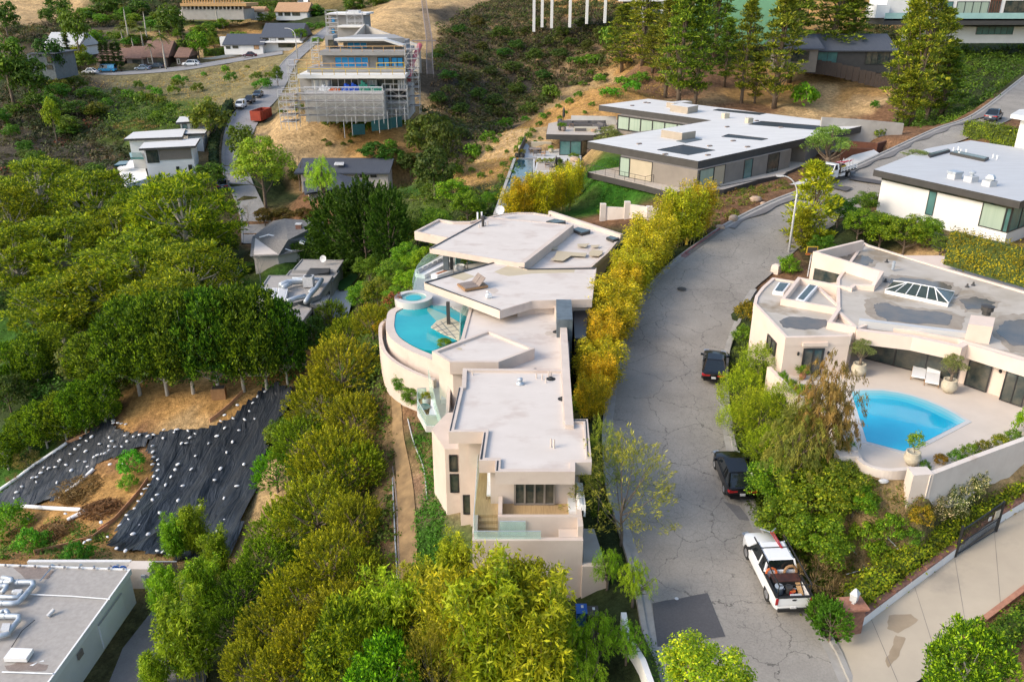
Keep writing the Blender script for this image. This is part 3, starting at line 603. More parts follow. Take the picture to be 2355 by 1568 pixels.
R1=[(952.8,532.3),(1008.3,503.5),(1042.5,509),(1079.5,509),(1125,500),(1100,540),(1035,548)]
roof(H1,R1,-24.9,.95,.25); o2=roof(H1,R2,-24.7,.55,.05,lipw=.12); roof(H1,R3,-25.5,.5,.12); roof(H1,R4,-25.1,.75,.05,lipw=.12); roof(H1,R5,-26.4,.5,.08); roof(H1,R6,-25.55,1.0,.2); roof(H1,R7,-25.3,.85,.18,lipw=.3)
# raised fascia on the east side of the upper roof
a,b=Pz(1314.4,518,-24.7),Pz(1200.8,606.2,-24.7); mb=MB(); mb.wallstrip([a,b],.5,-25.6,-24.62); obj('parapet',mb,MT['stucco'],H1)
mb=MB(); mb.wallstrip([Pz(1282,700,-25.6),Pz(1296,752,-25.6),Pz(1301,848,-25.3),Pz(1309.5,977,-25.2)],.55,-26.6,[-25.6,-25.6,-25.25,-25.2]); obj('parapet',mb,MT['stucco'],H1)
mb=MB(); mb.wallstrip([Pz(1264,487,-25.3),Pz(1430,541,-25.3)],.4,-26.2,-25.2); obj('parapet',mb,MT['stucco'],H1)
# walls below the roofs
mass(H1,[(x,max(y,40.9)) for x,y in offs(PP(-25.3,*R7),1.1)],-33.6,-26.1)
mass(H1,offs(PP(-26.4,*R5),.9),-33.6,-26.85)
mass(H1,offs(PP(-25.55,*R6),.35),-33.6,-26.4)
mass(H1,PP(-25.5,(1178,600),(1300,560),(1290,505),(1410,560),(1390,585),(1355,612),(1220,616)),-31.5,-25.95)
mass(H1,PP(-25.1,(1200,640),(1368,620),(1358,684),(1230,688),(1190,695)),-31.5,-25.8)
yC,yB=45.0,46.3
cx0,cx1=xat(1057,yC,-30),xat(1112,yC,-28); mass(H1,[(cx0,yC),(cx1+2.5,yC),(cx1+2.5,yC+4),(cx0,yC+4)],-35.2,-26.1)
bx0,bx1=xat(1025,yB,-30),xat(1062,yB,-30); mass(H1,[(bx0,yB),(bx1,yB),(bx1,yB+5),(bx0-.2,yB+5),(bx0-1.1,yB+2.6)],-35.2,-28.1)
def fwin(u0,u1,v0,v1,y,**k): 
    z1,z0=zat(v0,y),zat(v1,y); win(H1,(xat(u0,y,(z0+z1)/2),y),(xat(u1,y,(z0+z1)/2),y),z0,z1,**k)
fwin(1033,1053,1045,1083,yB); fwin(1035,1056,1089,1131,yB); fwin(1065,1094,1137,1181,yC); fwin(1092,1106,1006,1033,yC)
# south terrace
TZ=-28.6; ty0=42.0
mb=MB(); xs=xat(1145,39,-28.4); mb.prism([(xat(1087,37.75,TZ),39.75),(xs+.1,39.75),(xs+.1,39.0),(xat(1341,39,TZ),39.0),(xat(1341,42,TZ),46),(xat(1104,44,TZ),46)],TZ-.3,TZ); obj('terrace_deck',mb,MT['deckwood'],H1)
x0,x1=xat(1086,37.75,-29),xat(1341,37.75,-29)
mb=MB(); mb.prism([(x0,37.7),(x1,37.7),(x1,38.0),(x0,38.0)],-36.5,-28.9); mb.prism([(x0,38.0),(x0+.28,38.0),(xat(1104,44,TZ),46),(xat(1101,44,TZ)-.2,46)],-36.5,-28.62); mb.prism([(x1-.3,38.0),(x1,38.0),(x1+.1,46),(x1-.2,46)],-36.5,-28.15); obj('retaining_wall',mb,MT['stucco'],H1)
xs=xat(1145,39,-28.4)
mb=MB(); mb.box(((xs+x1)/2,38.95,-29.1),(x1-xs,.26,2.0)); mb.box((xs+.13,39.9,-28.5),(.24,1.7,1.0)); mb.box((x1-.8,38.4,-29.3),(1.1,.75,.8)); obj('parapet',mb,MT['stucco'],H1)
mb=MB(); mb.prism([(x0+.2,38.0),(x1-.2,38.0),(x1-.2,38.9),(x0+.2,38.9)],-36,-29.75); obj('planter_floor',mb,MT['concrete'],H1)
mb=MB(); n=5
for i in range(n): mb.box(((x0+.28+xs)/2,39.58-i*.34,TZ-.2-.21*i-.6),(xs-x0-.3,.34,1.2))
obj('steps',mb,MT['deckwood'],H1)
railglass(H1,[(x0+.1,37.85),(x0+3.9,37.85)],-28.9,.55); railglass(H1,[(x0+.1,37.9),(xat(1106,44,TZ)-.2,45)],-28.62,1.0)
railglass(H1,[(xs+.1,38.7),(xs+1.6,38.7)],-29.3,1.0)
# doors on the terrace wall
yD=40.85
mb=MB(); wx0,wx1=xat(1128,yD,-27.5),xat(1322,yD,-27.5); mb.prism([(wx0,yD),(wx1,yD),(wx1,yD+2),(wx0,yD+2)],TZ,-26.1); obj('wall',mb,MT['stucco'],H1)
win(H1,(xat(1182,yD,-27.5),yD-.1),(xat(1277,yD,-27.5),yD-.1),TZ+.02,TZ+2.45,n=4,fw=.11,name='french_door',frame='taupe')
win(H1,(xat(1152,yD,-26.5),yD),(xat(1175,yD,-26.5),yD),-26.75,-26.2,fw=.05); win(H1,(xat(1283,yD,-26.5),yD),(xat(1318,yD,-26.5),yD),-26.75,-26.2,fw=.05)
# side court beside the street
q=PP(-30.9,(1341,1215),(1366,1215),(1396,1307),(1341,1307)); mb=MB(); mb.prism(q,-36,-30.9); obj('side_terrace',mb,MT['concrete'],H1); mass(H1,[(x1,37.55),(xat(1396,37.5,-31),37.55),(xat(1396,37.5,-31),37.9),(x1,37.9)],-34.5,-30.6)
# slate tower by the entrance
q=PP(-24.9,(1279,688.5),(1314,689),(1317,735),(1281,735)); mb=MB(); mb.prism(q,-31,-24.9); obj('slate_block',mb,MT['slate'],H1)
mb=MB(); q=PP(-26.2,(1318,700),(1352,702),(1348,775),(1322,775)); mb.prism(q,-31,-26.3); obj('entrance_shade',mb,MT['dark'],H1)  # solid near-black block, painted as the shade of the entrance opening
q=PP(-26.7,(1298,752),(1308,755),(1311,850),(1303,850)); mb=MB(); mb.prism(q,-31,-26.8); obj('side_wall',mb,MT['stucco'],H1)
# slots in the eaves
for A in ([(1056,891),(1059,892),(1037,990),(1034,990)],[(1114,994),(1117,994),(1109,1056),(1104,1056)],[(1143,1059),(1147,1059),(1145,1082),(1141,1082)],[(1310,964.5),(1348,964.5),(1348,968),(1310,968)],[(1346,968),(1349,968),(1354,1050),(1351,1050)]):
    z=-25.3; P=PP(z,*A); mb=MB(); mb.prism(P,z-.12,z+.012); obj('eaves_slot',mb,MT['dark'],H1)
for A in ([(978,648),(1150,598.5),(1151,600),(981,649.5)],[(976.5,649.5),(1149.6,713),(1151,712),(980,649)],[(1151,599),(1213,618),(1371,616),(1371,617.5),(1213,619.5),(1150,600.5)],[(988.5,571),(1119,499.8),(1121,500.6),(991.5,571.3)],[(1311,519),(1313.5,519),(1203,603),(1199.5,603)]):
    z=-25.08 if A[0][1]>590 and A[0][0]<1200 and A[0][1]<700 else -24.68; P=PP(z,*A); mb=MB(); mb.prism(P,z-.05,z+.015); obj('eaves_gutter',mb,MT['dark'],H1)
# roof furniture
for A in ([(1256,509),(1276,503),(1301,508),(1301,511),(1276,514)],[(1315,527),(1329,522),(1358,529),(1357,532),(1337,537)],[(1394,546),(1404,542),(1424,547),(1423,549),(1410,553)]): skylight(H1,A,-25.3,fr='char')
zz=-25.38
for A in ([(1276,590),(1281,577),(1303,579),(1350,582),(1346,590),(1314,588),(1295,600),(1266,597)],[(1355,580),(1362,574),(1387,577),(1385,584),(1377,589),(1356,588)],[(1327,561),(1356,560),(1348,568),(1330,567)],[(1358,564),(1380,563),(1374,568),(1360,568)],[(1262,570),(1284,568),(1280,573),(1260,572)]): patch(H1,rag(A,2,.8,int(A[0][0])),zz)
for A in ([(1035,636),(1065,626),(1093,636),(1080,640),(1067,646),(1050,641)],[(1137,625),(1168,611),(1200,618),(1322,620),(1321,627),(1225,629),(1170,635),(1150,631)]): patch(H1,rag(A,2,.8,int(A[0][0])),-25.15)
for A in ([(1049,803),(1054,799),(1063,801),(1062,805)],[(1065,794),(1069,792),(1071,795)]): patch(H1,A,-25.75)
pipes(H1,[(1233.5,870),(1247,873),(1255,880),(1261.5,866),(1267.5,864)],-25.48,.42); pipes(H1,[(1267,1028),(1274,1030)],-25.48,.6); pipes(H1,[(1087,862)],-25.48,.4); pipes(H1,[(1102,524),(1117,520),(1122,518)],-24.75,.45); pipes(H1,[(1098.5,504),(1108,503)],-24.9,.8,.1,'white')
p=Pz(1196,883,-25.48); mb=MB(); mb.lathe(p,[(.3,0),(.28,.1),(.16,.12),(.16,.3),(.2,.32),(.2,.42),(.05,.5)],12); obj('roof_vent',mb,MT['galv'],H1,smooth=True)
p=Pz(1111,521,-24.75); mb=MB(); mb.lathe(p,[(.16,0),(.16,.8),(.3,.85),(.3,1.1),(.2,1.2)],10); obj('roof_vent',mb,MT['char'],H1)
patch(H1,rag([(1118,668),(1128,663),(1142,664),(1146,670),(1132,674)],4,3,3),-25.15,'stainr0','water_stain'); patch(H1,rag([(1252,768),(1268,756),(1290,760),(1292,770),(1270,776)],4,3,4),-26.47,'stainr0','water_stain')
for u,v in ((1160,848+-26),(1231,854-2),(1294,917),(1267,871),(1280,763)):
    p=Pz(u,v,-25.47 if v>840 else -26.45); mb=MB(); mb.lathe(p,[(.34,0),(.2,.05),(.08,.16)],10); obj('roof_drain',mb,MT['black'],H1)
mb=MB(); p=Pz(1257,702,-25.9); mb.box((p.x-.6,p.y,-26.0),(.45,.4,.75)); mb.box((p.x+.7,p.y,-26.0),(.45,.4,.75)); obj('roof_unit',mb,MT['white'],H1)
p=Pz(1124,684,-25.1); mb=MB(); mb.box((p.x,p.y,-24.95),(.45,.35,.3),.4); mb.tube([(p.x,p.y,-24.8),(p.x-.15,p.y-.1,-24.5)],.09,6); obj('roof_unit',mb,MT['white'],H1)
# satellite dish
def dish(u,v,z,r,lab,par=None,face=(-.3,-.9,.45)):
    p=Pz(u,v,z); t=par or thing('satellite_dish',p,lab,'satellite dish'); mb=MB(); mb.tube([p,(p.x,p.y,z+r*1.2)],.04,6); obj('mast',mb,MT['galv'],t)
    mb=MB(); f=Vector(face).normalized(); a=f.orthogonal().normalized(); b=f.cross(a); c=Vector((p.x,p.y,z+r*1.6)); n=16; rings=[(0,-.18),(.5,-.12),(.85,-.04),(1,.02)]
    for k,(rr,dd) in enumerate(rings):
        for i in range(n): q=c+(a*math.cos(i*2*math.pi/n)+b*math.sin(i*2*math.pi/n))*r*rr+f*dd*r; mb.v.append(tuple(q))
    for k in range(3):
        for i in range(n): j=(i+1)%n; mb.f.append((k*n+i,k*n+j,(k+1)*n+j,(k+1)*n+i))
    mb.m=[0]*len(mb.f); obj('dish',mb,MT['plate'],t,smooth=True); mb=MB(); mb.tube([c-b*r*.8,c+f*r*.8],.02,4); obj('feed_arm',mb,MT['galv'],t); return t
dish(1150,500,-25.4,.55,'white satellite dish on the back edge of the pale pink house roof')
# pool end
PZ=-28.0
wat=[(925,712),(912,720),(904.3,734.9),(903.5,751.3),(913.9,770.5),(935.8,786),(958,798),(978,804.5),(996,806),(1060,778),(1085,735),(1030,704),(985,701)]
P1=thing('infinity_pool',tuple(Pz(960,760,PZ)),'curved turquoise infinity pool at the end of the pale pink house','swimming pool')
mb=MB(); mb.prism(PP(PZ,*wat),PZ-1,PZ); obj('water',mb,MT['water'],P1)
cop=[(923,706),(903,716),(898,735),(897.5,755),(907,775),(931,793),(958,807),(985,818),(1018,832)]
cp=catmull([Pz(u,v,PZ+.05) for u,v in cop],4); mb=MB(); mb.wallstrip(cp,.75,-34.5,PZ+.06); obj('basin_wall',mb,MT['stucco'],P1,smooth=False)
out=[(889,733),(877,745),(874.5,762),(876.5,785),(885,808),(905,828),(935,846),(965,860),(1000,873)]
cp=catmull([Pz(u,v,PZ-.9) for u,v in out],4); mb=MB(); mb.wallstrip(cp,.32,-36,PZ-.9); obj('overflow_wall',mb,MT['stucco'],P1)
mb=MB(); A=[Pz(u,v,PZ-.9) for u,v in out]; Bc=[Pz(u,v,PZ+.05) for u,v in cop]; mb.prism(A+Bc[::-1],-34,PZ-2.1); obj('channel_floor',mb,MT['concrete'],P1)
i0=Pz(1005,752,PZ); mb=MB()
mb.prism(PP(PZ+.1,(991,751),(1004,738),(1032,727),(1058,742),(1056,782),(1040,775),(1022,768)),PZ-.6,PZ+.1); sp_=obj('stone_platform',mb,MT['potcream'],P1); mb=MB()
for A,B in (((994,756),(1040,733)),((1004,762),(1056,746)),((1012,768),(1057,757)),((1022,771),(1057,768)),((1002,745),(1030,770)),((1014,739),(1048,778)),((1030,733),(1056,762))):
    a_,b_=Pz(*A,PZ+.105),Pz(*B,PZ+.105); c_=(a_+b_)/2; mb.box((c_.x,c_.y,PZ+.1),((b_-a_).length,.07,.02),math.atan2(b_.y-a_.y,b_.x-a_.x))
obj('joints',mb,MT['slate'],sp_)
mb=MB(); mb.prism(PP(PZ+.01,(984,706),(1033,727),(1030,729),(1004,738),(992,726),(982,714)),PZ-.2,PZ+.012); obj('shallow_ledge',mb,PM('pale_shallow_water',(.26,.42,.34),(.2,.38,.33),.8,.08),P1)  # shallow shelf, paler and greener than the deep water
# deck round the pool
mb=MB(); mb.prism(PP(PZ-.01,(946,700),(985,702),(1040,705),(1085,735),(1180,690),(1178,560),(1060,560),(1003,592),(975,612),(960,630),(953,650),(949,672)),-33.5,PZ-.01); obj('pool_deck',mb,MT['paleconc'],H1)
railglass(H1,[Pz(u,v,PZ) for u,v in [(1003,592),(989,601),(974,614),(961,632),(953.5,651),(950,672)]],PZ,1.0)
HT=thing('hot_tub',tuple(Pz(951,692,PZ)),'raised round hot tub with a white rim above the curved pool','hot tub')
c=Pz(951,682,-27.35); rr=(Pz(995,682,-27.35)-Pz(907.5,682,-27.35)).length/2
mb=MB(); mb.lathe((c.x,c.y,-27.35),[(rr*.93,-2.5),(rr,-.12),(rr,0),(rr*.68,0),(rr*.68,-.15)],40); mb.f.pop(); mb.m.pop(); obj('rim',mb,MT['paleconc'],HT,smooth=False)
mb=MB(); mb.lathe((c.x,c.y,-27.5),[(rr*.69,0),(rr*.42,.01),(rr*.4,.0)],32); obj('water',mb,MT['waterspa'],HT); mb=MB(); mb.lathe((c.x,c.y,-27.47),[(rr*.42,0),(rr*.41,.01)],28); obj('deep_water',mb,MT['water'],HT)
mb=MB()
for u,v,h in ((1034,1,0),): pass
def col(u,v,z0,z1,w,m,par=H1,d=None,name='column'):
    p=Pz(u,v,z0); mb=MB(); mb.box((p.x,p.y,(z0+z1)/2),(w,d or w,z1-z0)); obj(name,mb,MT[m],par)
col(1031.8,747,PZ,-25.8,.3,'char'); col(1027,630,PZ,-25.2,.55,'slate',d=.9); col(1039.5,628,PZ,-25.2,.3,'dark',d=.6); col(1011,574,PZ,-25.6,.15,'stucco')
mb=MB(); mb.wallstrip(PP(PZ,(1048,612),(1120,600),(1175,607)),.15,PZ,-25.3); obj('glass_wall',mb,MT['glasst'],H1)
mb=MB(); mb.wallstrip(PP(PZ,(1074,712),(1060,745),(1058,790)),.12,PZ-.2,PZ+1.15); obj('glass_railing',mb,MT['rail'],H1)
# stair and balconies on the hill side
mb=MB(); A=Pz(1053,853,-27.6); B=Pz(1040,985,-31.2); n=14
for i in range(n): q=A.lerp(B,(i+.5)/n); mb.box((q.x+.2,q.y,q.z-.4),(1.1,(A-B).length/n*1.0,.8))
obj('outdoor_stair',mb,MT['deckwood'],H1)
mb=MB(); mb.wallstrip([Pz(1036,838,-26.9),Pz(1027,955,-29.2)],.25,-34,[-26.9,-29.6]); obj('stair_wall',mb,MT['stucco'],H1)
gp=[Pz(984,842,-27.6),Pz(1003,930,-28.6),Pz(1018,985,-29),Pz(1052,1036,-29.4)]
mb=MB(); mb.prism([Pz(985,845,-29.6),Pz(1004,930,-29.6),Pz(1018,985,-29.6),Pz(1052,1036,-29.6),Pz(1054,985,-29.6),Pz(1040,930,-29.6),Pz(1037,845,-29.6)],-31.6,-29.6); obj('lower_terrace',mb,MT['concrete'],H1)
mb=MB(); mb.wallstrip(gp,.03,[-29.6]*4,[-27.6,-28.5,-28.7,-28.9]); obj('glass_railing',mb,MT['rail'],H1)
mb=MB(); mb.prism(PP(-29.2,(1008,857),(1028,850),(1030,918),(1014,918),(1019,878)),-29.8,-29.2); obj('planter_ledge',mb,MT['paleconc'],H1)
BZ=-30.9
bal=PP(BZ,(961,920),(1004,918),(1010,982),(981,982),(961,946)); mb=MB(); mb.prism(bal,BZ-.35,BZ); obj('balcony',mb,[MT['deckwood']],H1)
mb=MB(); mb.wallstrip(PP(BZ,(961,920),(961,946),(981,982),(1008,982)),.12,BZ-.4,BZ+.12); obj('balcony_kerb',mb,MT['paleconc'],H1)
railglass(H1,PP(BZ,(1000,918),(961,920),(961,946),(981,982),(1008,982)),BZ+.12,.95)
mass(H1,PP(BZ-.1,(1008,984),(1040,984),(1040,925),(1008,925)),-35,-31.2)
mb=MB(); mb.wallstrip(PP(-33,(960,905),(1003,905)),.2,-34.5,-31.3); obj('lower_glazing',mb,MT['glass'],H1)
# ---------------------------------------------------------------- foliage
rng=np.random.RandomState(7)
def unit(a): return a/np.maximum(np.linalg.norm(a,axis=1,keepdims=True),1e-6)
def rdir(n): return unit(rng.normal(size=(n,3)))
def leafmesh(name,P,T,N,L,W,C,mat=None,double=False):
    n=len(P); T=unit(T); B=unit(np.cross(T,N)); L=np.broadcast_to(L,(n,))[:,None]; W=np.broadcast_to(W,(n,))[:,None]
    V=np.stack([P-T*L/2,P+B*W/2-T*L*.05,P+T*L/2,P-B*W/2-T*L*.05],1).reshape(-1,3)
    Q=np.arange(4*n).reshape(n,4); me=bpy.data.meshes.new(name); fastmesh(me,V,Q)
    c=np.ones((4*n,4),np.float32); c[:,:3]=np.repeat(np.clip(C,0,1),4,0); a=me.color_attributes.new('Col','FLOAT_COLOR','POINT'); a.data.foreach_set('color',c.ravel()); me.materials.append(mat or FOL); return me
def clumps(cent,rad,per,size,flat=.75,tip=.25,base=(.07,.13,.02),tipc=(.16,.22,.03),needle=False,up=.35,asp=.55,cvar=.35,droop=0):
    m=len(cent); rad=np.broadcast_to(rad,(m,)); n=m*per; ci=np.repeat(np.arange(m),per)
    d=rdir(n); d[:,2]=np.where(rng.rand(n)<.7,np.abs(d[:,2]),d[:,2]); r=(.45+.55*rng.rand(n)**.6)*rad[ci]; off=d*r[:,None]; off[:,2]*=flat
    P=cent[ci]+off; N=unit(d+rdir(n)*.7+np.array([0,0,up]))
    if needle: T=unit(d+rdir(n)*.35+np.array([0,0,.3-droop])); N=rdir(n)
    else: T=unit(np.cross(N,rdir(n))+np.array([0,0,-droop]))
    cl=(1-cvar/2+cvar*rng.rand(m))[ci]; lf=.75+.5*rng.rand(n); t=(rng.rand(n)<tip)[:,None]*(.4+.6*rng.rand(n))[:,None]
    C=(np.array(base)*(1-t)+np.array(tipc)*t)*(cl*lf)[:,None]
    s=size*(.6+.8*rng.rand(n)); return P,T,N,s,s*asp,C
def cat(*a): return [np.concatenate(x) for x in zip(*a)]
def shell(n,R,H,zc,lo=.55,zmin=-.6):
    d=rdir(n*3); d=d[d[:,2]>zmin][:n]; r=lo+(1-lo)*rng.rand(len(d)); P=d*r[:,None]*np.array([R,R,H/2]); P[:,2]+=zc
    P*=1+.12*np.sin(3*np.arctan2(d[:,1],d[:,0])+rng.rand()*6)[:,None]*np.array([1,1,0]); return P
def trunkmesh(H,r,limbs,bend=.0,zt=None,mat='bark',n=7):
    mb=MB(); zt=zt or H*.7; pts=[(bend*math.sin(k*1.3)*k/4,bend*math.cos(k*2.1)*k/4,-.6+(zt+.6)*k/4) for k in range(5)]
    mb.tube(pts,[r*1.25,r,r*.85,r*.65,r*.35],n)
    for L in limbs:
        z0=L[2]*random.Random(hash(tuple(np.round(L,2)))).uniform(.35,.7) if L[2]>0 else 0; z0=min(z0,zt*.95); k=(z0+.6)/(zt+.6)*4; i=min(int(k),3); f=k-i; s=Vector(pts[i]).lerp(Vector(pts[i+1]),f)
        e=Vector(L); m=s.lerp(e,.5)+Vector((0,0,-.08*(e-s).length)); mb.tube([s,m,e],[r*.42,r*.28,r*.1],5,cap=False)
    me=bpy.data.meshes.new('trunk'); me.from_pydata(mb.v,[],mb.f); me.materials.append(MT[mat]); me.polygons.foreach_set('use_smooth',[True]*len(mb.f)); me.update(); return me
PROTO={}
def reg(kind,crown,trunk,W,H,name,crowns='crown'): PROTO[kind]=dict(c=crown,t=trunk,W=W,H=H,name=name)
def mk(kind,A,trunk,name):
    P=A[0]; lo=np.percentile(P,1,axis=0); hi=np.percentile(P,99.3,axis=0)
    reg(kind,leafmesh('crown',*A),trunk,(hi[0]-lo[0]+hi[1]-lo[1])/2,hi[2],name)
# broad dome trees
def broad(kind,R,H,zc,n,rad,per,size,base,tipc,tip=.25,name='broadleaf_tree',tr=.2,zt=None,lo=.55,limbs=14,zmin=-.55,**k):
    c=shell(n,R,H,zc,lo,zmin); A=clumps(c,rad*(.7+.6*rng.rand(len(c))),per,size,base=base,tipc=tipc,tip=tip,**k)
    mk(kind,A,trunkmesh(zc+H*.4,tr,c[:limbs],.15,zt or zc,mat="palebark" if kind in ("ficus","aleppo") else "bark") if tr else None,name)
broad('broad',3.4,6.2,4.6,95,.85,110,.26,(.06,.125,.012),(.19,.27,.02),.3)
broad('bright',3.6,6.5,5.0,95,.8,115,.24,(.13,.25,.02),(.26,.38,.04),.35)
broad('ficus',3.4,7.4,4.6,300,.55,52,.30,(.025,.065,.008),(.17,.29,.02),.42,needle=True,asp=.42,name='ficus_tree',tr=.2,flat=1.15,zmin=-.8,lo=.75)
broad('aleppo',3.9,8.0,5.2,240,.66,66,.34,(.065,.105,.012),(.33,.35,.022),.48,needle=True,asp=.3,name='pine_tree',tr=.26,flat=.8,lo=.66,limbs=40,zmin=-.8)
broad('olive',2.0,3.2,3.4,60,.55,110,.17,(.11,.15,.075),(.21,.25,.14),.4,asp=.35,needle=True,name='olive_tree',tr=.28)
broad('farbroad',3.2,6.0,4.2,60,.95,40,.5,(.055,.10,.018),(.13,.18,.03),.25,name='broadleaf_tree',limbs=5)
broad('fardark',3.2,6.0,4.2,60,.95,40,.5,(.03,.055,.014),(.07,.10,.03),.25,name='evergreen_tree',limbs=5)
broad('shrub',1.5,2.2,.75,46,.42,60,.16,(.06,.13,.014),(.17,.25,.025),.3,name='shrub',tr=.05,zmin=-.3,limbs=6)
broad('farshrub',1.6,2.2,.7,26,.55,26,.34,(.055,.10,.02),(.12,.17,.03),.3,name='shrub',tr=0,zmin=-.3)
broad('drybush',1.5,1.9,.7,26,.5,60,.22,(.13,.10,.07),(.20,.16,.11),.4,needle=True,asp=.13,name='dry_shrub',tr=.04,zmin=-.3)
broad('citrus',.75,1.5,1.25,26,.3,50,.13,(.07,.16,.01),(.22,.32,.02),.4,name='potted_citrus',tr=.04,limbs=6)
broad('hebe',1.2,1.6,.6,40,.3,60,.10,(.07,.10,.03),(.75,.72,.62),.3,name='flowering_shrub',tr=.0,zmin=-.3)
# sprig hedge tree: a mound of upright feathery shoots
def sprig(kind,R,H,zc,n,per,slen,lsize,base,tipc,tip=.3,name='shrub_tree',tr=.16,zmin=-.5,up=.8,spread=.2,asp=.4):
    c=shell(n,R,H,zc,.62,zmin); d=unit((c-np.array([0,0,zc]))/np.array([R,R,H/2])); ax=unit(d*.8+np.array([0,0,up])+rdir(len(c))*.3)
    ci=np.repeat(np.arange(len(c)),per); k=len(ci); s=rng.rand(k); L=slen*(.6+.8*rng.rand(len(c)))
    P=c[ci]+ax[ci]*(s*L[ci])[:,None]+rdir(k)*(spread*(1.15-s))[:,None]*slen
    T=unit(ax[ci]*.9+rdir(k)*.7); N=rdir(k); cl=(.7+.55*rng.rand(len(c)))[ci]; t=(s*tip*2*(rng.rand(k)))[:,None]
    C=(np.array(base)*(1-t)+np.array(tipc)*t)*(cl*(.75+.5*rng.rand(k)))[:,None]; sz=lsize*(.6+.8*rng.rand(k))
    mk(kind,(P,T,N,sz,sz*asp,C),trunkmesh(H,tr,c[:10],.1,zc),name)
sprig('pitto',2.7,5.0,2.6,620,30,.55,.15,(.065,.10,.008),(.34,.37,.022),.7,'pittosporum_tree',spread=.22,up=.6)
sprig('podo',1.9,7.5,3.9,420,30,.55,.19,(.10,.17,.012),(.27,.33,.03),.5,'conifer_tree',up=1.0)
sprig('yewhedge',2.6,7.5,3.7,900,26,.6,.26,(.022,.06,.008),(.08,.15,.018),.4,'yew_pine',up=.5,zmin=-.95)
# bamboo clump: culms with narrow leaves held out and hanging
def bamboo(kind,R,H,ncul,per,base,tipc,tip=.5,name='bamboo_clump',ll=.24,culm='bambooculm',low=.22):
    P=[];T=[];N=[];C=[];mb=MB()
    for i in range(ncul):
        a=rng.rand()*6.283; r=R*.55*rng.rand()**.5; h=H*(.72+.3*rng.rand()); lean=R*.6*rng.rand(); x0,y0=r*math.cos(a),r*math.sin(a); b=a+rng.normal()*.8
        top=Vector((x0+lean*math.cos(b),y0+lean*math.sin(b),h)); mb.tube([(x0,y0,-.5),(x0+(top.x-x0)*.25,y0+(top.y-y0)*.25,h*.55),top],[.035,.028,.01],4,cap=False)
        s=low+(1-low)*rng.rand(per); q=np.stack([x0+(top.x-x0)*s**2,y0+(top.y-y0)*s**2,s*h],1); rad=R*.55*np.sin(np.clip((s-low)/(1-low)*.9+.12,0,1)*3.1)**.7
        dd=rdir(per); dd[:,2]*=.3; dd=unit(dd); nn=13; g=np.repeat(np.arange(per),nn); k=per*nn; cl=q+dd*(rad*rng.rand(per)**.6)[:,None]
        P.append(cl[g]+rng.normal(size=(k,3))*.19); T.append(unit(dd[g]*.7+rdir(k)*.9+np.array([0,0,.0]))); N.append(unit(rdir(k)+np.array([0,0,.8])))
        t=(rng.rand(per)[g]*tip+rng.rand(k)*.3)[:,None].clip(0,1); C.append((np.array(base)*(1-t)+np.array(tipc)*t)*((.65+.6*rng.rand(per))[g]*(.8+.4*rng.rand(k)))[:,None])
    P,T,N,C=map(np.concatenate,(P,T,N,C)); L=ll*(.6+.8*rng.rand(len(P)))
    me=bpy.data.meshes.new('culms'); me.from_pydata(mb.v,[],mb.f); me.materials.append(MT[culm]); me.update()
    mk(kind,(P,T,N,L,L*.26,C),me,name)
MT['bambooculm']=PM('bamboo_culm',(.36,.30,.10),(.26,.20,.07),4,.6)
bamboo('bamboo',1.7,5.2,24,40,(.10,.135,.012),(.52,.39,.025),.95)
bamboo('bamboogreen',2.0,6.5,24,40,(.05,.11,.008),(.34,.36,.025),1.0,ll=.34)
# hanging foliage
def weeping(kind,R,H,zc,ns,per,sl,ls,base,tipc,tip=.4,name='eucalyptus_tree',tr=.14,zmin=-.3,asp=.16,lo=.3,mat='bark',limbs=30):
    c=shell(ns,R,H,zc,lo,zmin); ci=np.repeat(np.arange(len(c)),per); k=len(ci); s=rng.rand(k); L=sl*(.5+rng.rand(len(c)))
    o=unit(np.stack([c[:,0],c[:,1],np.zeros(len(c))],1)+1e-6); P=c[ci]+np.array([0,0,-1])*(s*L[ci])[:,None]+o[ci]*(.35*s*L[ci])[:,None]+rng.normal(size=(k,3))*.13*sl
    T=unit(np.array([0,0,-1])+rdir(k)*.65+o[ci]*.3); N=unit(rdir(k)+o[ci]); t=(rng.rand(len(c))[ci]*tip+.25*rng.rand(k))[:,None].clip(0,1)
    C=(np.array(base)*(1-t)+np.array(tipc)*t)*(.7+.6*rng.rand(k))[:,None]; sz=ls*(.6+.8*rng.rand(k))
    mk(kind,(P,T,N,sz,sz*asp,C),trunkmesh(H,tr,c[:limbs],.25,zc+H*.15,mat),name)
sprig('gum',2.5,6.4,4.3,150,40,.75,.22,(.12,.15,.03),(.38,.36,.08),.6,'eucalyptus_tree',spread=.5,up=.35,asp=.16,tr=.1,zmin=-.35)
weeping('redgum',2.2,6.5,3.9,260,46,.55,.24,(.11,.11,.045),(.27,.17,.08),.6,zmin=-.7)
weeping('pepper',2.0,6.0,3.8,260,34,.55,.22,(.09,.20,.012),(.26,.42,.03),.55,'pepper_tree')
sprig('broom',2.2,4.0,1.9,420,26,.6,.16,(.12,.19,.012),(.36,.42,.03),.7,'broom_bush',spread=.45,zmin=-.4,asp=.2,tr=.08)
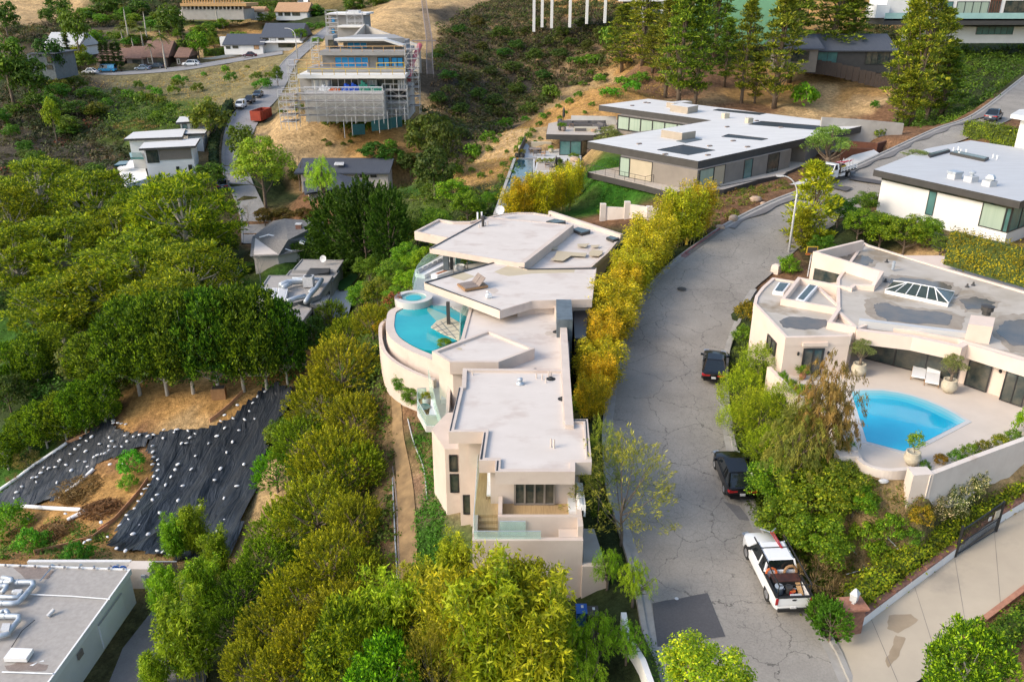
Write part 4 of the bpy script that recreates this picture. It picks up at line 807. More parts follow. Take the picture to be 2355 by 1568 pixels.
# tall slender pines of the ridge
def tallpine(kind,R,H,n,rad,per,size,base,tipc,z0=.16,name='tall_pine',tr=.2,pw=.6):
    z=z0+(1-z0)*rng.rand(n)**.9; w=R*np.clip((1-z)/(1-z0),.05,1)**pw*np.clip((z-z0)*7,.45,1); a=rng.rand(n)*6.283; r=w*(.25+.75*rng.rand(n)**.6)
    c=np.stack([r*np.cos(a),r*np.sin(a),z*H],1); A=clumps(c,rad*(.6+.8*rng.rand(n)),per,size,base=base,tipc=tipc,tip=.35,needle=True,asp=.3,flat=.55,cvar=.6)
    mk(kind,A,trunkmesh(H,tr,c[:26],.2,H*.93),name)
tallpine('tallpine',2.5,15,165,.66,44,.40,(.07,.11,.02),(.30,.33,.05))
tallpine('redwood',2.2,14,150,.7,46,.36,(.045,.10,.02),(.11,.18,.04),.05,'redwood_tree')
tallpine('cypress',.55,8,90,.34,44,.28,(.02,.045,.014),(.05,.09,.025),.02,'cypress_tree',.12,.35)
tallpine('yellowpine',1.4,5,110,.42,40,.24,(.16,.22,.015),(.42,.46,.03),.05,'young_conifer',.1,.5)
def palm(kind,H,fl,nf,base):
    P=[];T=[];N=[];C=[]
    for i in range(nf):
        a=rng.rand()*6.28; el=rng.uniform(-.5,1.2); s=np.linspace(.08,1,16); o=np.array([math.cos(a),math.sin(a),0])
        x=s*fl*math.cos(el*.8); z=s*fl*math.sin(el)-fl*.55*s**2; q=o[None]*x[:,None]; q[:,2]=H+z
        for sgn in (-1,1):
            sd=np.cross(o,[0,0,1])*sgn; P.append(q+sd*.14*fl*(1-s[:,None]*.5)); T.append(np.repeat((sd+o*.6+np.array([0,0,-.35]))[None],16,0)); N.append(np.repeat(np.array([[0,0,1.]]),16,0)); C.append(np.array(base)[None]*(.7+.6*rng.rand(16,1)))
    P,T,N,C=map(np.concatenate,(P,T,N,C)); mk(kind,(P,T,N,fl*.36,fl*.10,C),trunkmesh(H,.22,[],.1,H,'palebark'),'palm_tree')
palm('palm',9,2.2,26,(.10,.15,.03)); palm('fanpalm',15,1.3,30,(.13,.15,.05))
def bare(kind,H,n,mat,seed):
    rs=random.Random(seed); mb=MB()
    def br(p,d,l,r,k):
        e=p+d*l; mb.tube([p,p.lerp(e,.5)+Vector((rs.uniform(-.06,.06)*l,rs.uniform(-.06,.06)*l,0)),e],[r,r*.8,r*.6],4,cap=False)
        if k==0: return
        for _ in range(3 if k>1 else 4):
            q=(d+Vector((rs.uniform(-.8,.8),rs.uniform(-.8,.8),rs.uniform(-.1,.5)))).normalized(); br(e,q,l*rs.uniform(.6,.85),r*.55,k-1)
    br(Vector((0,0,-.3)),Vector((0.05,0,1)),H*.28,H*.022,n)
    me=bpy.data.meshes.new('branches'); me.from_pydata(mb.v,[],mb.f); me.materials.append(MT[mat]); me.update(); PROTO[kind]=dict(c=me,t=None,W=H*.9,H=H*.95,name='bare_tree')
bare('bare',6,4,'palebark',3); bare('barebrown',5,4,'bark',5)
_ntree=[0]
def plant(kind,base,sx,sz,label,cat,group=None,tint=(1,1,1),name=None,tiltx=0):
    p=PROTO[kind]; nm=name or p['name']; r=random.Random(_ntree[0]*7+1); _ntree[0]+=1; rz=r.uniform(0,6.283)
    c4=(*[t*r.uniform(.92,1.08) for t in tint],1)
    if p['t'] is not None and sz*p['H']>1.2:
        e=bpy.data.objects.new(nm,None); COL.objects.link(e); e.empty_display_size=.2
        for n_,me in (('trunk',p['t']),('crown',p['c'])):
            o=bpy.data.objects.new(n_,me); COL.objects.link(o); o.parent=e; o.color=c4
        if kind.startswith('bamboo'): e.children[0].name='stems'
    else: e=bpy.data.objects.new(nm,p['c']); COL.objects.link(e); e.color=c4
    e.location=base; e.rotation_euler=(tiltx,0,rz); e.scale=(sx,sx,sz); e['label']=label; e['category']=cat
    if group: e['group']=group
    return e
def hidden_h(p,vtop): return zat(vtop,p.y)-p.z
RAT=dict(pitto=1.0,broad=1.05,ficus=2.2,aleppo=1.1,bamboo=1.75,bamboogreen=2.1,broom=1.0,pepper=1.6,farshrub=.9,shrub=.95,hebe=.9,redgum=1.4)
def tree(kind,u,vt,vb,wpx,label,cat='tree',group=None,tint=(1,1,1),z=None,name=None,t=None):
    p=PROTO[kind]
    while 1:
        b=Pz(u,vb,z) if z else (Pt(u,vb,t) if t else G(u,vb)); h=max(.5,hidden_h(b,vt)); dep=b.y*CP-b.z*SP; wd=wpx/F*dep
        if z or t or h<RAT.get(kind,9)*wd or vb<vt+12: break
        vb-=4
    return plant(kind,b-Vector((0,0,.1)),wd/p['W'],h/p['H'],label,cat,group,tint,name)
def hedge(name,pts,w,h,label,cat='hedge',dens=55,size=.17,base=(.06,.12,.012),tipc=(.2,.27,.02),tip=.3,tint=(1,1,1),group=None,rough=.22,need=False):
    # pts plan points with ground z; a clipped wall of leaves
    P=[Vector(p) for p in pts]; A=[];N=[]
    for i in range(len(P)-1):
        a,b=P[i],P[i+1]; L=(b-a).length; d=(b-a).normalized(); s=Vector((-d.y,d.x,0)).normalized()
        n=int(dens*L*(2*h+w)); f=rng.rand(n); k=rng.rand(n)*(2*h+w); q=np.outer(1-f,a)+np.outer(f,b)
        side=np.where(k<h,-1,np.where(k<2*h,1,0)); hh=np.where(side==-1,k,np.where(side==1,k-h,h)); ww=np.where(side==0,(k-2*h)/w-.5,side*.5)*w
        q+=np.outer(ww,s); q[:,2]+=hh; nn=np.outer(side,s)+np.outer(side==0,[0,0,1]); A.append(q+rdir(n)*rough*rng.rand(n)[:,None]+nn*rng.normal(size=(n,1))*rough*.3); N.append(nn)
    A=np.concatenate(A); N=np.concatenate(N); n=len(A); NN=unit(N+rdir(n)*.8+np.array([0,0,.3])); T=unit(np.cross(NN,rdir(n))+ (np.array([0,0,.6]) if need else 0))
    t=((rng.rand(n)<tip)*rng.rand(n))[:,None]; pn=.8+.4*np.sin(A[:,0]*1.7+A[:,1]*2.3)*np.sin(A[:,2]*2.1+A[:,1]); C=(np.array(base)*(1-t)+np.array(tipc)*t)*(pn*(.75+.5*rng.rand(n)))[:,None]
    s=size*(.6+.8*rng.rand(n)); o0=P[0]; me=leafmesh(name,A-np.array(o0),T,NN,s,s*.55,C)
    core=MB(); 
    for i in range(len(P)-1): core.wallstrip([P[i]-o0,P[i+1]-o0],max(.1,w-.3),[P[i].z-o0.z-.3,P[i+1].z-o0.z-.3],[P[i].z-o0.z+h-.15,P[i+1].z-o0.z+h-.15])
    e=bpy.data.objects.new(name,None); COL.objects.link(e); e.location=o0; e['label']=label; e['category']=cat
    if group: e['group']=group
    o=bpy.data.objects.new('foliage',me); COL.objects.link(o); o.parent=e; o.color=(*tint,1)
    m2=bpy.data.meshes.new('branches'); m2.from_pydata(core.v,[],core.f); m2.materials.append(MT['leafcore']); m2.update(); o=bpy.data.objects.new('branches',m2); COL.objects.link(o); o.parent=e
    return e
MT['leafcore']=PM('inner_twigs',(.075,.11,.018),(.035,.055,.010),3,.95)
# ---------------------------------------------------------------- peach house with the blue pool (right)
H2=thing('peach_stucco_house',(30,60,-26.6),'peach stucco house with weathered flat roof, glass pyramid skylight and terrace doors','house')
DZ=-26.6; RZ=-23.25
MT['weath']=PM('weathered_flat_roof',(.52,.47,.41),(.40,.35,.285),.3,.7,stain=(.27,.21,.14),stain_scale=.2,stain_lo=.54)
MT['puddle']=PM('roof_puddle',(.085,.08,.075),(.16,.125,.09),.7,.22,spec=.4)
main=PP(RZ,(1925,640),(1985,556),(1999,563),(2160,612),(2355,669),(2500,712),(2500,868),(2355,824),(2222,786),(2205,780),(2000,745),(1971,757),(1925,715)); left=PP(RZ-.3,(1733,697),(1737,680),(1752,660),(1777,638),(1833,647),(1880,655),(1935,706),(1970,752),(1958,773),(1807,776))
roof(H2,None,RZ,1.0,.12,MT['weath'],MT['peach'],.25,P=main); roof(H2,None,RZ-.3,.7,.12,MT['weath'],MT['peach'],.25,P=left)
wallL=offs(left,.03); mass(H2,wallL,-30,RZ-1.0,MT['peach'])
W2=PP(DZ,(1975,820),(2207,879),(2430,958)); W3=PP(DZ,(2430,700),(2150,640),(1990,640),(1935,720))
mass(H2,W2+W3,-27.5,RZ-1.0,MT['peach'])
mb=MB(); mb.wallstrip([Pz(1971,757,RZ),Pz(2100,772,RZ),Pz(2207,795,RZ),Pz(2222,787,RZ),Pz(2500,872,RZ)],.5,RZ-1.05,RZ-.02); obj('eaves_beam',mb,MT['peach'],H2)
mb=MB(); mb.wallstrip([Pz(1975,742,RZ),Pz(2248,775,RZ)],.5,RZ-.3,RZ+.28); obj('parapet',mb,MT['grayroof'],H2)
mb=MB(); mb.wallstrip(PP(RZ+.1,(1958,662),(1838,639),(1801,687),(1930,709),(1908,741),(1970,752)),.28,RZ-.9,RZ+.12); obj('parapet',mb,MT['peach'],H2)
RP_=[Pz(1984,553,RZ+.9),Pz(1876,579,RZ+.9),Pz(2028,624,RZ+.9),Pz(2008,656,RZ+.35),Pz(1965,655,RZ+.2),Pz(1955,662,RZ+.2)]
mb=MB(); mb.wallstrip(RP_,.32,[-26.7,-26.7,-26.7,RZ-.5,RZ-.5,RZ-.5],[RZ+.9,RZ+.9,RZ+.9,RZ+.35,RZ+.2,RZ+.2]); obj('screen_wall',mb,MT['peach'],H2)
a,b=RP_[1],RP_[2]; d=(b-a); n_=Vector((d.y,-d.x,0)).normalized()*.19; mb=MB()
pts=[a+d*.04+n_,a+d*.62+n_]; mb.poly([(pts[0].x,pts[0].y,RZ-2.2),(pts[1].x,pts[1].y,RZ-.6),(pts[1].x,pts[1].y,RZ-.35),(pts[0].x,pts[0].y,RZ-.55)]); obj('window',mb,MT['glass'],H2)
# windows
def winpx(par,z,u0,v0,u1,v1,zt,zb=None,f0=0,f1=1,**k):
    a,b=Pz(u0,v0,z),Pz(u1,v1,z); A=a.lerp(b,f0); B=a.lerp(b,f1); win(par,A,B,(zb if zb is not None else z)+.02,zt,**k)
winpx(H2,DZ,1985,823,2200,877.5,DZ+2.35,n=3,out=.06,name='sliding_glass_door'); winpx(H2,DZ,2217,884,2268,902,DZ+2.3,n=1,out=.06,name='sliding_glass_door'); winpx(H2,DZ,2298,918,2350,936,DZ+2.3,n=2,out=.06,name='sliding_glass_door')
a,b=left[-1],left[-2]; d=(b-a); A=a+d*.30; B=a+d*.62; win(H2,A,B,DZ+.02,DZ+2.15,n=2,fw=.12,out=.05,name='french_door'); mb=MB(); c=(A+B)/2; mb.box((c.x,c.y-.06,DZ+2.5),((B-A).length+.3,.22,.28),math.atan2(d.y,d.x)); obj('shutter_box',mb,MT['peach'],H2)
a,b=left[0],left[-1]; d=b-a; A=a+d*.55; B=a+d*.80; win(H2,A,B,DZ+.9,DZ+2.0,n=2,out=.06)
for f,base_ in ((.22,left),(.68,left)):
    q=left[-1].lerp(left[-2],f); mb=MB(); mb.lathe((q.x,q.y-.14,DZ+1.65),[(.05,0),(.10,.08),(.08,.25),(.02,.3)],8); obj('wall_lamp',mb,MT['black'],H2)
q=Pz(2284,905,DZ); mb=MB(); mb.lathe((q.x,q.y-.15,DZ+1.7),[(.05,0),(.12,.08),(.1,.25),(.02,.3)],8); obj('wall_lamp',mb,MT['black'],H2)
# pyramid skylight
Bq=PP(RZ,(2034.7,672),(2053.8,652.7),(2193.5,677.4),(2179.8,703.4)); ra=(Bq[0]+Bq[1])/2*.72+(Bq[2]+Bq[3])/2*.28; rb=(Bq[0]+Bq[1])/2*.28+(Bq[2]+Bq[3])/2*.72; ra.z=rb.z=RZ+.75
B0=[Vector((p.x,p.y,RZ+.22)) for p in Bq]; mb=MB(); mb.prism(Bq,RZ-.1,RZ+.2); fr=obj('skylight',mb,MT['white'],H2)
mb=MB(); mb.poly([B0[0],ra,B0[1]]); mb.poly([B0[3],rb,ra,B0[0]]); mb.poly([B0[1],ra,rb,B0[2]]); mb.poly([B0[2],rb,B0[3]]); obj('pane',mb,MT['mirror'],fr)
mb=MB()
for s,e in ((B0[0],ra),(B0[1],ra),(B0[2],rb),(B0[3],rb),(ra,rb)): mb.tube([s+Vector((0,0,.03)),e+Vector((0,0,.03))],.05,4)
for k in range(1,6): f=k/6; s=B0[0].lerp(B0[3],f); e=ra.lerp(rb,min(max((f-.2)/.6,0),1)); mb.tube([s+Vector((0,0,.03)),e+Vector((0,0,.03))],.04,4); s=B0[1].lerp(B0[2],f); mb.tube([s+Vector((0,0,.03)),e+Vector((0,0,.03))],.04,4)
obj('glazing_bars',mb,MT['white'],fr)
skylight(H2,[(1777,669),(1791,649),(1818,651),(1802,672)],RZ-.1,.35); skylight(H2,[(1830,687),(1860,653),(1881,657),(1850,692)],RZ-.1,.35,n_) if False else skylight(H2,[(1830,687),(1860,653),(1881,657),(1850,692)],RZ-.1,.35)
mb=MB(); mb.prism(PP(RZ+1.2,(2227,745),(2233,724),(2289,730),(2284,752)),RZ-.3,RZ+1.2); ch=obj('chimney',mb,MT['peach'],H2); p=Pz(2268,722,RZ+1.2); mb=MB(); mb.lathe(p,[(.3,-.05),(.28,.25),(.42,.27),(.42,.6),(.48,.62),(.2,.72)],12); obj('cap',mb,MT['char'],ch)
def ring(A,s):
    cx=sum(a[0] for a in A)/len(A); cy=sum(a[1] for a in A)/len(A); return rag([(cx+(x-cx)*1.3,cy+(y-cy)*1.5) for x,y in A],6,5,s+20)
MT['stainr']=PM('silt_stain',(.36,.31,.25),(.27,.22,.17),1.2,.8)
for A,s in (([(1930,592),(1965,585),(1998,590),(2010,600),(1990,612),(1950,603)],1),([(2042,650),(2050,640),(2090,640),(2170,650),(2190,660),(2180,672),(2060,652)],2),([(2010,700),(2035,696),(2080,710),(2150,715),(2190,725),(2180,748),(2040,738),(2015,722)],3),([(2205,690),(2245,682),(2290,695),(2270,710),(2225,712)],4),([(2290,760),(2310,738),(2355,735),(2420,760),(2400,800),(2330,795)],5)):
    patch(H2,ring(A,s),RZ-.113,'stainr','water_stain'); patch(H2,rag(A,6,3,s),RZ-.10,'puddle','puddle')
patch(H2,rag([(1792,738),(1815,728),(1860,730),(1900,735),(1905,748),(1880,758),(1840,757),(1800,752)],4,2.5,9),RZ-.41,'puddle','puddle')
p=Pz(2053,620,RZ); mb=MB(); mb.tube([p,p+Vector((0,0,.75))],.13,8); obj('flue',mb,MT['galv'],H2)
for u,v in ((2039,603),(2036,648),(2224,660),(2238,656),(1930,578),(2005,664)):
    p=Pz(u,v,RZ-.1); mb=MB(); mb.lathe(p,[(.2,0),(.1,.1),(.06,.3)],8); obj('roof_vent',mb,MT['char'],H2)
# terrace of the peach house
deckP=PP(DZ,(1772,845),(1830,915),(1870,925),(1917,972),(1967,1042),(1985,1066),(2030,1085),(2090,1086),(2140,1095),(2355,1022),(2480,960),(2480,900),(2340,800),(2000,800),(1990,745),(1780,760))
T2=MB(); T2.prism(deckP,-29.5,DZ-.02); o=obj('pool_terrace',T2,PM('pale_stone_paving',(.62,.54,.46),(.56,.485,.41),.5,.85,stain=(.47,.385,.29),stain_scale=.28,stain_lo=.6)); o['kind']='structure'
GW=thing('garden_wall',tuple(Pz(2110,1090,DZ)),'rounded pale stucco garden wall curving round the blue pool terrace','garden wall')
wp=catmull([Pz(u,v,DZ+.55) for u,v in [(1769,843),(1800,875),(1835,909),(1866,912)]],3); mb=MB(); mb.wallstrip(wp,.3,-30,DZ+.55); obj('wall',mb,MT['stuccow'] if 'stuccow' in MT else MT['peach'],GW)
MT['palewall']=PM('pale_stucco',(.70,.62,.55),(.61,.53,.465),.7,.9,.03,stain=(.52,.42,.34),stain_scale=.4,stain_lo=.6)
wp=[Pz(1918,968,DZ+.45),Pz(1968,1036,DZ+.45)]; mb=MB(); mb.wallstrip(wp,.35,-31,DZ+.45); obj('wall',mb,MT['palewall'],GW)
wp=catmull([Pz(u,v,DZ+.2) for u,v in [(1968,1040),(1980,1062),(2010,1077),(2050,1083),(2098,1078)]],5); mb=MB(); mb.wallstrip(wp,.32,-31,DZ+.3); obj('wall',mb,MT['palewall'],GW)
wp=[Pz(2135,1090,DZ+.75),Pz(2240,1050,DZ+.75),Pz(2355,1008,DZ+.75),Pz(2450,970,DZ+.75)]; mb=MB(); mb.wallstrip(wp,.32,-31,DZ+.75); obj('wall',mb,MT['palewall'],GW)
p=Pz(2118,1082,DZ+.8); mb=MB(); mb.prism([(p.x-.65,p.y-.5),(p.x+.6,p.y-.35),(p.x+.55,p.y+.45),(p.x-.6,p.y+.4)],-31.5,DZ+.8); obj('pillar',mb,MT['palewall'],GW)
p=Pz(1948,1040,DZ+.45); mb=MB(); mb.box((p.x,p.y,-28),(1.2,.8,3.6)); obj('pillar',mb,MT['palewall'],GW)
P2=thing('swimming_pool',tuple(Pz(2080,960,DZ)),'fan-shaped bright blue swimming pool with curved steps in pale terrace','swimming pool')
pl=[(1958,902),(1988,897.5),(2029,898),(2065,903),(2097.6,910.3),(2133,922),(2166,936),(2195,951),(2220.8,967.8),(2125,1017),(2078.5,1037.6),(1993,1015)]
pp=PP(DZ,*pl); mb=MB(); mb.prism(offs(pp,-.3),DZ-.3,DZ+.012); obj('coping',mb,MT['paleconc'],P2)
arc=pp[:9]; inn=Pz(2050,985,DZ)
for k,(f,c) in enumerate(((0,(.28,.56,.62)),(.075,(.16,.52,.62)),(.15,(.07,.50,.64)),(.23,None))):
    q=[p.lerp(Pz(1993+(p.x-pp[0].x)*3,1000,DZ) if 0 else inn,f) for p in arc]
    # slide the ends along the side walls of the pool
    q[0]=arc[0].lerp(pp[11],f*.85); q[-1]=arc[-1].lerp(pp[9],f*.85)
    mb=MB(); mb.prism(q+pp[9:],DZ-.2,DZ+.016+.004*k); obj('water' if c is None else 'step',mb,MT['water2'] if c is None else PM('shallow_step_water',c,tuple(x*.95 for x in c),.5,.08),P2)
# ---------------------------------------------------------------- white flat roofed mansion
H3=thing('white_roofed_mansion',(25,125,-24),'large modern mansion with white flat roof and charcoal fascia on the hill spur','house')
z3=-20.6; roof(H3,[(1606,371),(1351.4,325.6),(1637.4,277.2),(1377.4,242.2),(1491,227.5),(1988,289)],z3,1.0,.0,MT['whiteroof'],MT['char'])
f3=-24.25
q=PP(f3,(1424,404),(1600,440),(1815,386),(1660,350),(1470,360)); mass(H3,q,f3,z3-1.0,MT['taupe']); mass(H3,PP(f3,(1440,345),(1560,330),(1640,300),(1900,330),(1850,372),(1660,360)),-25,z3-1.0,MT['taupe'])
mass(H3,[Pz(u,v,z3-1) for u,v in ((1421,264),(1650,296),(1700,300),(1800,290),(1520,246))],-28,z3-1.0,MT['taupe'])
a,b=Pz(1421,264,z3-1),Pz(1650,296,z3-1); win(H3,a,b,-24.2,z3-1.05,glass='curtain',n=8,fw=.22,out=.05,name='glazed_wall')
a,b=q[0],q[1]; win(H3,a,a.lerp(b,.14),f3,z3-1,glass='curtain',n=1,fw=.1); win(H3,a.lerp(b,.14),a.lerp(b,.44),f3,z3-1,glass='beigepan',n=1,fw=.05)
a,b=q[1],q[2]; win(H3,a.lerp(b,.02),a.lerp(b,.16),f3,z3-1,glass='curtain',fw=.1); win(H3,a.lerp(b,.16),a.lerp(b,.27),f3,z3-1,glass='beigepan',fw=.05); win(H3,a.lerp(b,.47),a.lerp(b,.56),f3,z3-1,glass='glasst'); win(H3,a.lerp(b,.73),a.lerp(b,.86),f3,z3-1,glass='glass')
sl3=PP(f3,(1351,396),(1424,384),(1500,370),(1700,360),(1860,375),(1815,394),(1665,436),(1540,442),(1483,426.5)); mb=MB(); mb.prism(sl3,f3-.8,f3-.02); obj('balcony_slab',mb,MT['char'],H3); mb=MB(); mb.prism(offs(sl3,.06),f3-.1,f3+.005); obj('balcony_floor',mb,MT['graydeck'],H3)
barrail(H3,[Pz(1349,395,f3),Pz(1483,425,f3),Pz(1502,420,f3)],1.05,1.9,'dark',.03)
mass(H3,PP(-27.6,(1447,470),(1520,489),(1640,470),(1600,420),(1480,430)),-28.5,f3-.8,MT['beigepan']); col(1428,458,-27.7,f3-.8,.3,'char',H3)
MT['boxtan']=PM('tan_panel',(.38,.32,.25),(.33,.28,.22),1,.8)
for A in ([(1512,345.5),(1571,334),(1644,346.5),(1583,357.5)],[(1660,315),(1676,309.5),(1766,320),(1752,323.5)],[(1640,254.5),(1652,251.5),(1762,261.5),(1746,265)],[(1722,287),(1752,279.5),(1916,293),(1870,299)]):
    P=PP(z3,*A); mb=MB(); mb.prism(P,z3-.5,z3+.01); o=obj('roof_well_shade',mb,MT['dark'],H3); mb=MB(); mb.wallstrip([P[0]+Vector((0,0,0)),P[1],P[2]],.12,z3,z3+.06); obj('rim',mb,MT['char'],o)  # flush dark patches paint the shade inside the roof openings, no real holes
for A,h in (([(1521,299),(1569,306.6),(1600.5,301.7),(1553,295)],1.05),([(1541.7,241.5),(1582,247.5),(1606,242.8),(1566,236.5)],1.1),([(1533,235.5),(1550,238),(1592,234),(1575,231.5)],.9)):
    P=PP(z3+h,*A); mb=MB(); mb.prism(P,z3-.02,z3+h); o=obj('roof_box',mb,[MT['boxtan']],H3); mb=MB(); mb.prism(offs(P,.06),z3+h,z3+h+.02); obj('lid',mb,MT['whiteroof'],o)
mb=MB(); mb.prism(PP(z3+.1,(1555,324),(1596,317.5),(1615,320),(1576,328)),z3,z3+.1); obj('roof_hatch',mb,MT['slate'],H3)
for u,v in ((1454,244),(1492,238),(1470,332),(1672,293),(1686,325),(1632,337),(1719,339),(1628,358),(1740,279),(1796,294),(1530,356),(1484,237)):
    p=Pz(u,v,z3); mb=MB(); mb.box((p.x,p.y,z3+.08),(.7,.35,.16),.5); obj('roof_drain',mb,MT['gwood'],H3)
for u,v in ((1668,272),(1722,283)): p=Pz(u,v,z3); mb=MB(); mb.box((p.x,p.y,z3+.4),(1.1,.8,.8),.5); obj('roof_unit',mb,MT['potcream'],H3)
# terraces and pool of the mansion
up=PP(-24.2,(1256,309),(1366,311),(1420,300),(1420,276),(1312,274),(1261,284)); mb=MB(); mb.prism(up,-25.1,-24.22); o=obj('upper_terrace',mb,MT['char'],H3); mb=MB(); mb.prism(offs(up,.05),-24.3,-24.2); obj('deck',mb,MT['graydeck'],o)
mb=MB(); mb.wallstrip(PP(-24.2,(1313,285),(1417,287)),.3,-24.3,-22.7); obj('terrace_wall',mb,MT['paleconc'],H3)
gq=PP(-27.6,(1286,357),(1336,357.5),(1362,352),(1362,340),(1300,338)); mass(H3,gq,-27.7,-25.1,MT['glass'],'glass_room'); win(H3,gq[0],gq[1],-27.6,-25.1,glass='glasst',n=2,fw=.12); win(H3,gq[1],gq[2],-27.6,-25.1,glass='glass',n=1,fw=.1)
lt=PP(-27.6,(1207,330),(1193,365),(1236,362),(1229,395),(1280,395),(1336,392),(1337,345),(1290,330)); mb=MB(); mb.prism(lt,-30.5,-27.6); obj('lower_terrace',mb,MT['paleconc'],H3)
mb=MB(); mb.prism(PP(-27.57,(1239,369),(1233,392),(1333,392),(1334,372)),-27.62,-27.56); obj('deck',mb,MT['graydeck'],H3)
mb=MB(); mb.wallstrip(PP(-27.6,(1208,330),(1193,364)),.12,-27.7,-26.2); obj('screen',mb,MT['char'],H3)
mb=MB(); mb.wallstrip(PP(-27.6,(1222,341),(1268,341)),.8,-27.6,-26.5); obj('bar_counter',mb,MT['potcream'],H3)
P3=thing('lap_pool',tuple(Pz(1210,420,-27.8)),'long dark blue lap pool with raised grey edge on the grassy spur','swimming pool')
wq=PP(-27.75,(1190,367),(1228,367),(1224,402),(1280,405),(1270,440),(1235,492),(1142,492)); mb=MB(); mb.prism(wq,-29.5,-27.75); obj('water',mb,MT['waterdk'],P3)
mb=MB(); mb.wallstrip([Pz(1184,364,-27.6),Pz(1138,494,-27.6)],.45,-31,-27.55); obj('edge_wall',mb,MT['concrete'],P3)
mb=MB(); mb.wallstrip(PP(-27.6,(1228,366),(1228,397),(1280,398)),.25,-28.5,-27.55); obj('coping',mb,MT['paleconc'],P3)
# ---------------------------------------------------------------- grey roofed white house (right edge)
H4=thing('grey_roofed_white_house',(50,92,-22),'white modern house with wide grey flat roof and tall glass at right edge','house')
z4=-19.8; R4_=PP(z4,(2009.7,390),(2347,463.6),(2520,405),(2420,352),(2232,323),(2131,342)); roof(H4,None,z4,.75,.0,MT['grayroof'],MT['char'],P=R4_)
W4=offs(R4_,.9); mass(H4,W4,-25,z4-.75,MT['whitewall']); a,b=Vector((*W4[0],0)),Vector((*W4[1],0))
mb=MB(); n_=Vector(((b-a).y,-(b-a).x,0)).normalized()*.06; c=(a+b)/2+n_; mb.box((c.x,c.y,z4-.98),((b-a).length,.15,.3),math.atan2((b-a).y,(b-a).x)); obj('clerestory',mb,MT['glass'],H4)
win(H4,a.lerp(b,.40),a.lerp(b,.46),-23.6,z4-1.15,glass='glasst',n=1,fw=.05); win(H4,a.lerp(b,.80),a.lerp(b,.965),-23.4,z4-.8,glass='curtain',n=1,fw=.09); win(H4,a.lerp(b,.965),b,-23.4,z4-.8,glass='glasst',n=1)
c_=Vector((*W4[2],0)); win(H4,b,b.lerp(c_,.4),-23.4,z4-.8,glass='glasst',n=3,fw=.1)
for u,v,k in ((2194,411,0),(2232,418,1),(2274,428,2)):
    p=Pz(u,v,z4); mb=MB(); mb.box((p.x,p.y,z4+.3),(1.1,1.0,.6),.4); o=obj('roof_curb',mb,MT['grayroof'],H4); mb=MB()
    if k==0: mb.box((p.x,p.y,z4+.72),(1.25,1.15,.22),.4)
    elif k==1: mb.lathe((p.x,p.y,z4+.6),[(.2,0),(.2,.3),(.36,.32),(.36,.5),(.1,.6)],14)
    else: mb.lathe((p.x,p.y,z4+.6),[(.35,0),(.35,.1),(.6,.15),(.6,.3),(.3,.62)],4)
    obj('ventilator',mb,MT['galv'],o)
for A in ([(2135,353),(2180,342),(2186,345),(2140,358)],[(2185,350),(2200,346),(2275,362),(2265,367)]): skylight(H4,A,z4+.3,.35,fr='char',gl='mirror')
pipes(H4,[(2192,349),(2203,347),(2209,352),(2221,353),(2283,364),(2292,367),(2204,358)],z4,.5,.09,'white')
H7=thing('small_white_house',tuple(Pz(2345,300,-19)),'corner of small white house with overhanging white roof at right frame edge','house')
roof(H7,[(2325,263),(2344,252),(2440,246),(2440,282)],-15.8,.5,0,MT['whiteroof'],MT['white']); mass(H7,offs(PP(-15.8,(2325,263),(2344,252),(2440,246),(2440,282)),1.2),-21,-16.3,MT['whitewall'])
# ---------------------------------------------------------------- dark roofed ranch house, board fence, white villa (upper right)
H5=thing('dark_roofed_house',tuple(Pt(1950,150,188)),'low house with dark slate roof among tall pines behind a board fence','house')
def gable(par,uL,uR,ve,yr,y0,y1,dz,m,ov=.5,name='roof'):   # roof with ridge along x
    ze=zat(ve,y0); xl,xr=xat(uL,y0,ze),xat(uR,y0,ze); ym=(y0+y1)/2; mb=MB(); a=[(xl-ov,y0-ov,ze),(xr+ov,y0-ov,ze),(xr+ov,ym,ze+dz),(xl-ov,ym,ze+dz),(xl-ov,y1+ov,ze),(xr+ov,y1+ov,ze)]
    mb.poly([a[0],a[1],a[2],a[3]]); mb.poly([a[3],a[2],a[5],a[4]]); mb.poly([a[0],a[3],a[4]]); mb.poly([a[1],a[5],a[2]]); mb.poly([(x,y,z-.2) for x,y,z in (a[0],a[4],a[5],a[1])]); mb.poly([a[0],(a[0][0],a[0][1],a[0][2]-.25),(a[1][0],a[1][1],a[1][2]-.25),a[1]]); obj(name,mb,m,par); return xl,xr,ze
def block(par,uL,uR,vt,vb,y,dep,m,name='wall'):
    ex=1.5 if 'wall' in name else 0
    z1,z0=zat(vt,y),zat(vb,y); x0,x1=xat(uL,y,(z0+z1)/2),xat(uR,y,(z0+z1)/2); mass(par,[(x0,y),(x1,y),(x1,y+dep),(x0,y+dep)],z0-ex,z1,m,name); return x0,x1,z0,z1
def yw(par,u0,u1,v0,v1,y,**k):
    z1,z0=zat(v0,y),zat(v1,y); win(par,(xat(u0,y,(z0+z1)/2),y),(xat(u1,y,(z0+z1)/2),y),z0,z1,out=.08,**k)
y5=188; gable(H5,1865,2060,116,0,y5,y5+14,3.0,MT['dkroof']); gable(H5,1800,1890,112,0,y5-4,y5+8,2.4,MT['dkroof']); block(H5,1870,2055,117,152,y5,12,MT['char']); block(H5,1805,1880,113,150,y5-4,10,MT['taupe'])
yw(H5,1990,2045,119,148,y5,n=4); yw(H5,1880,1925,120,146,y5,n=2,glass='glasst'); yw(H5,1820,1860,118,142,y5-4,n=3)
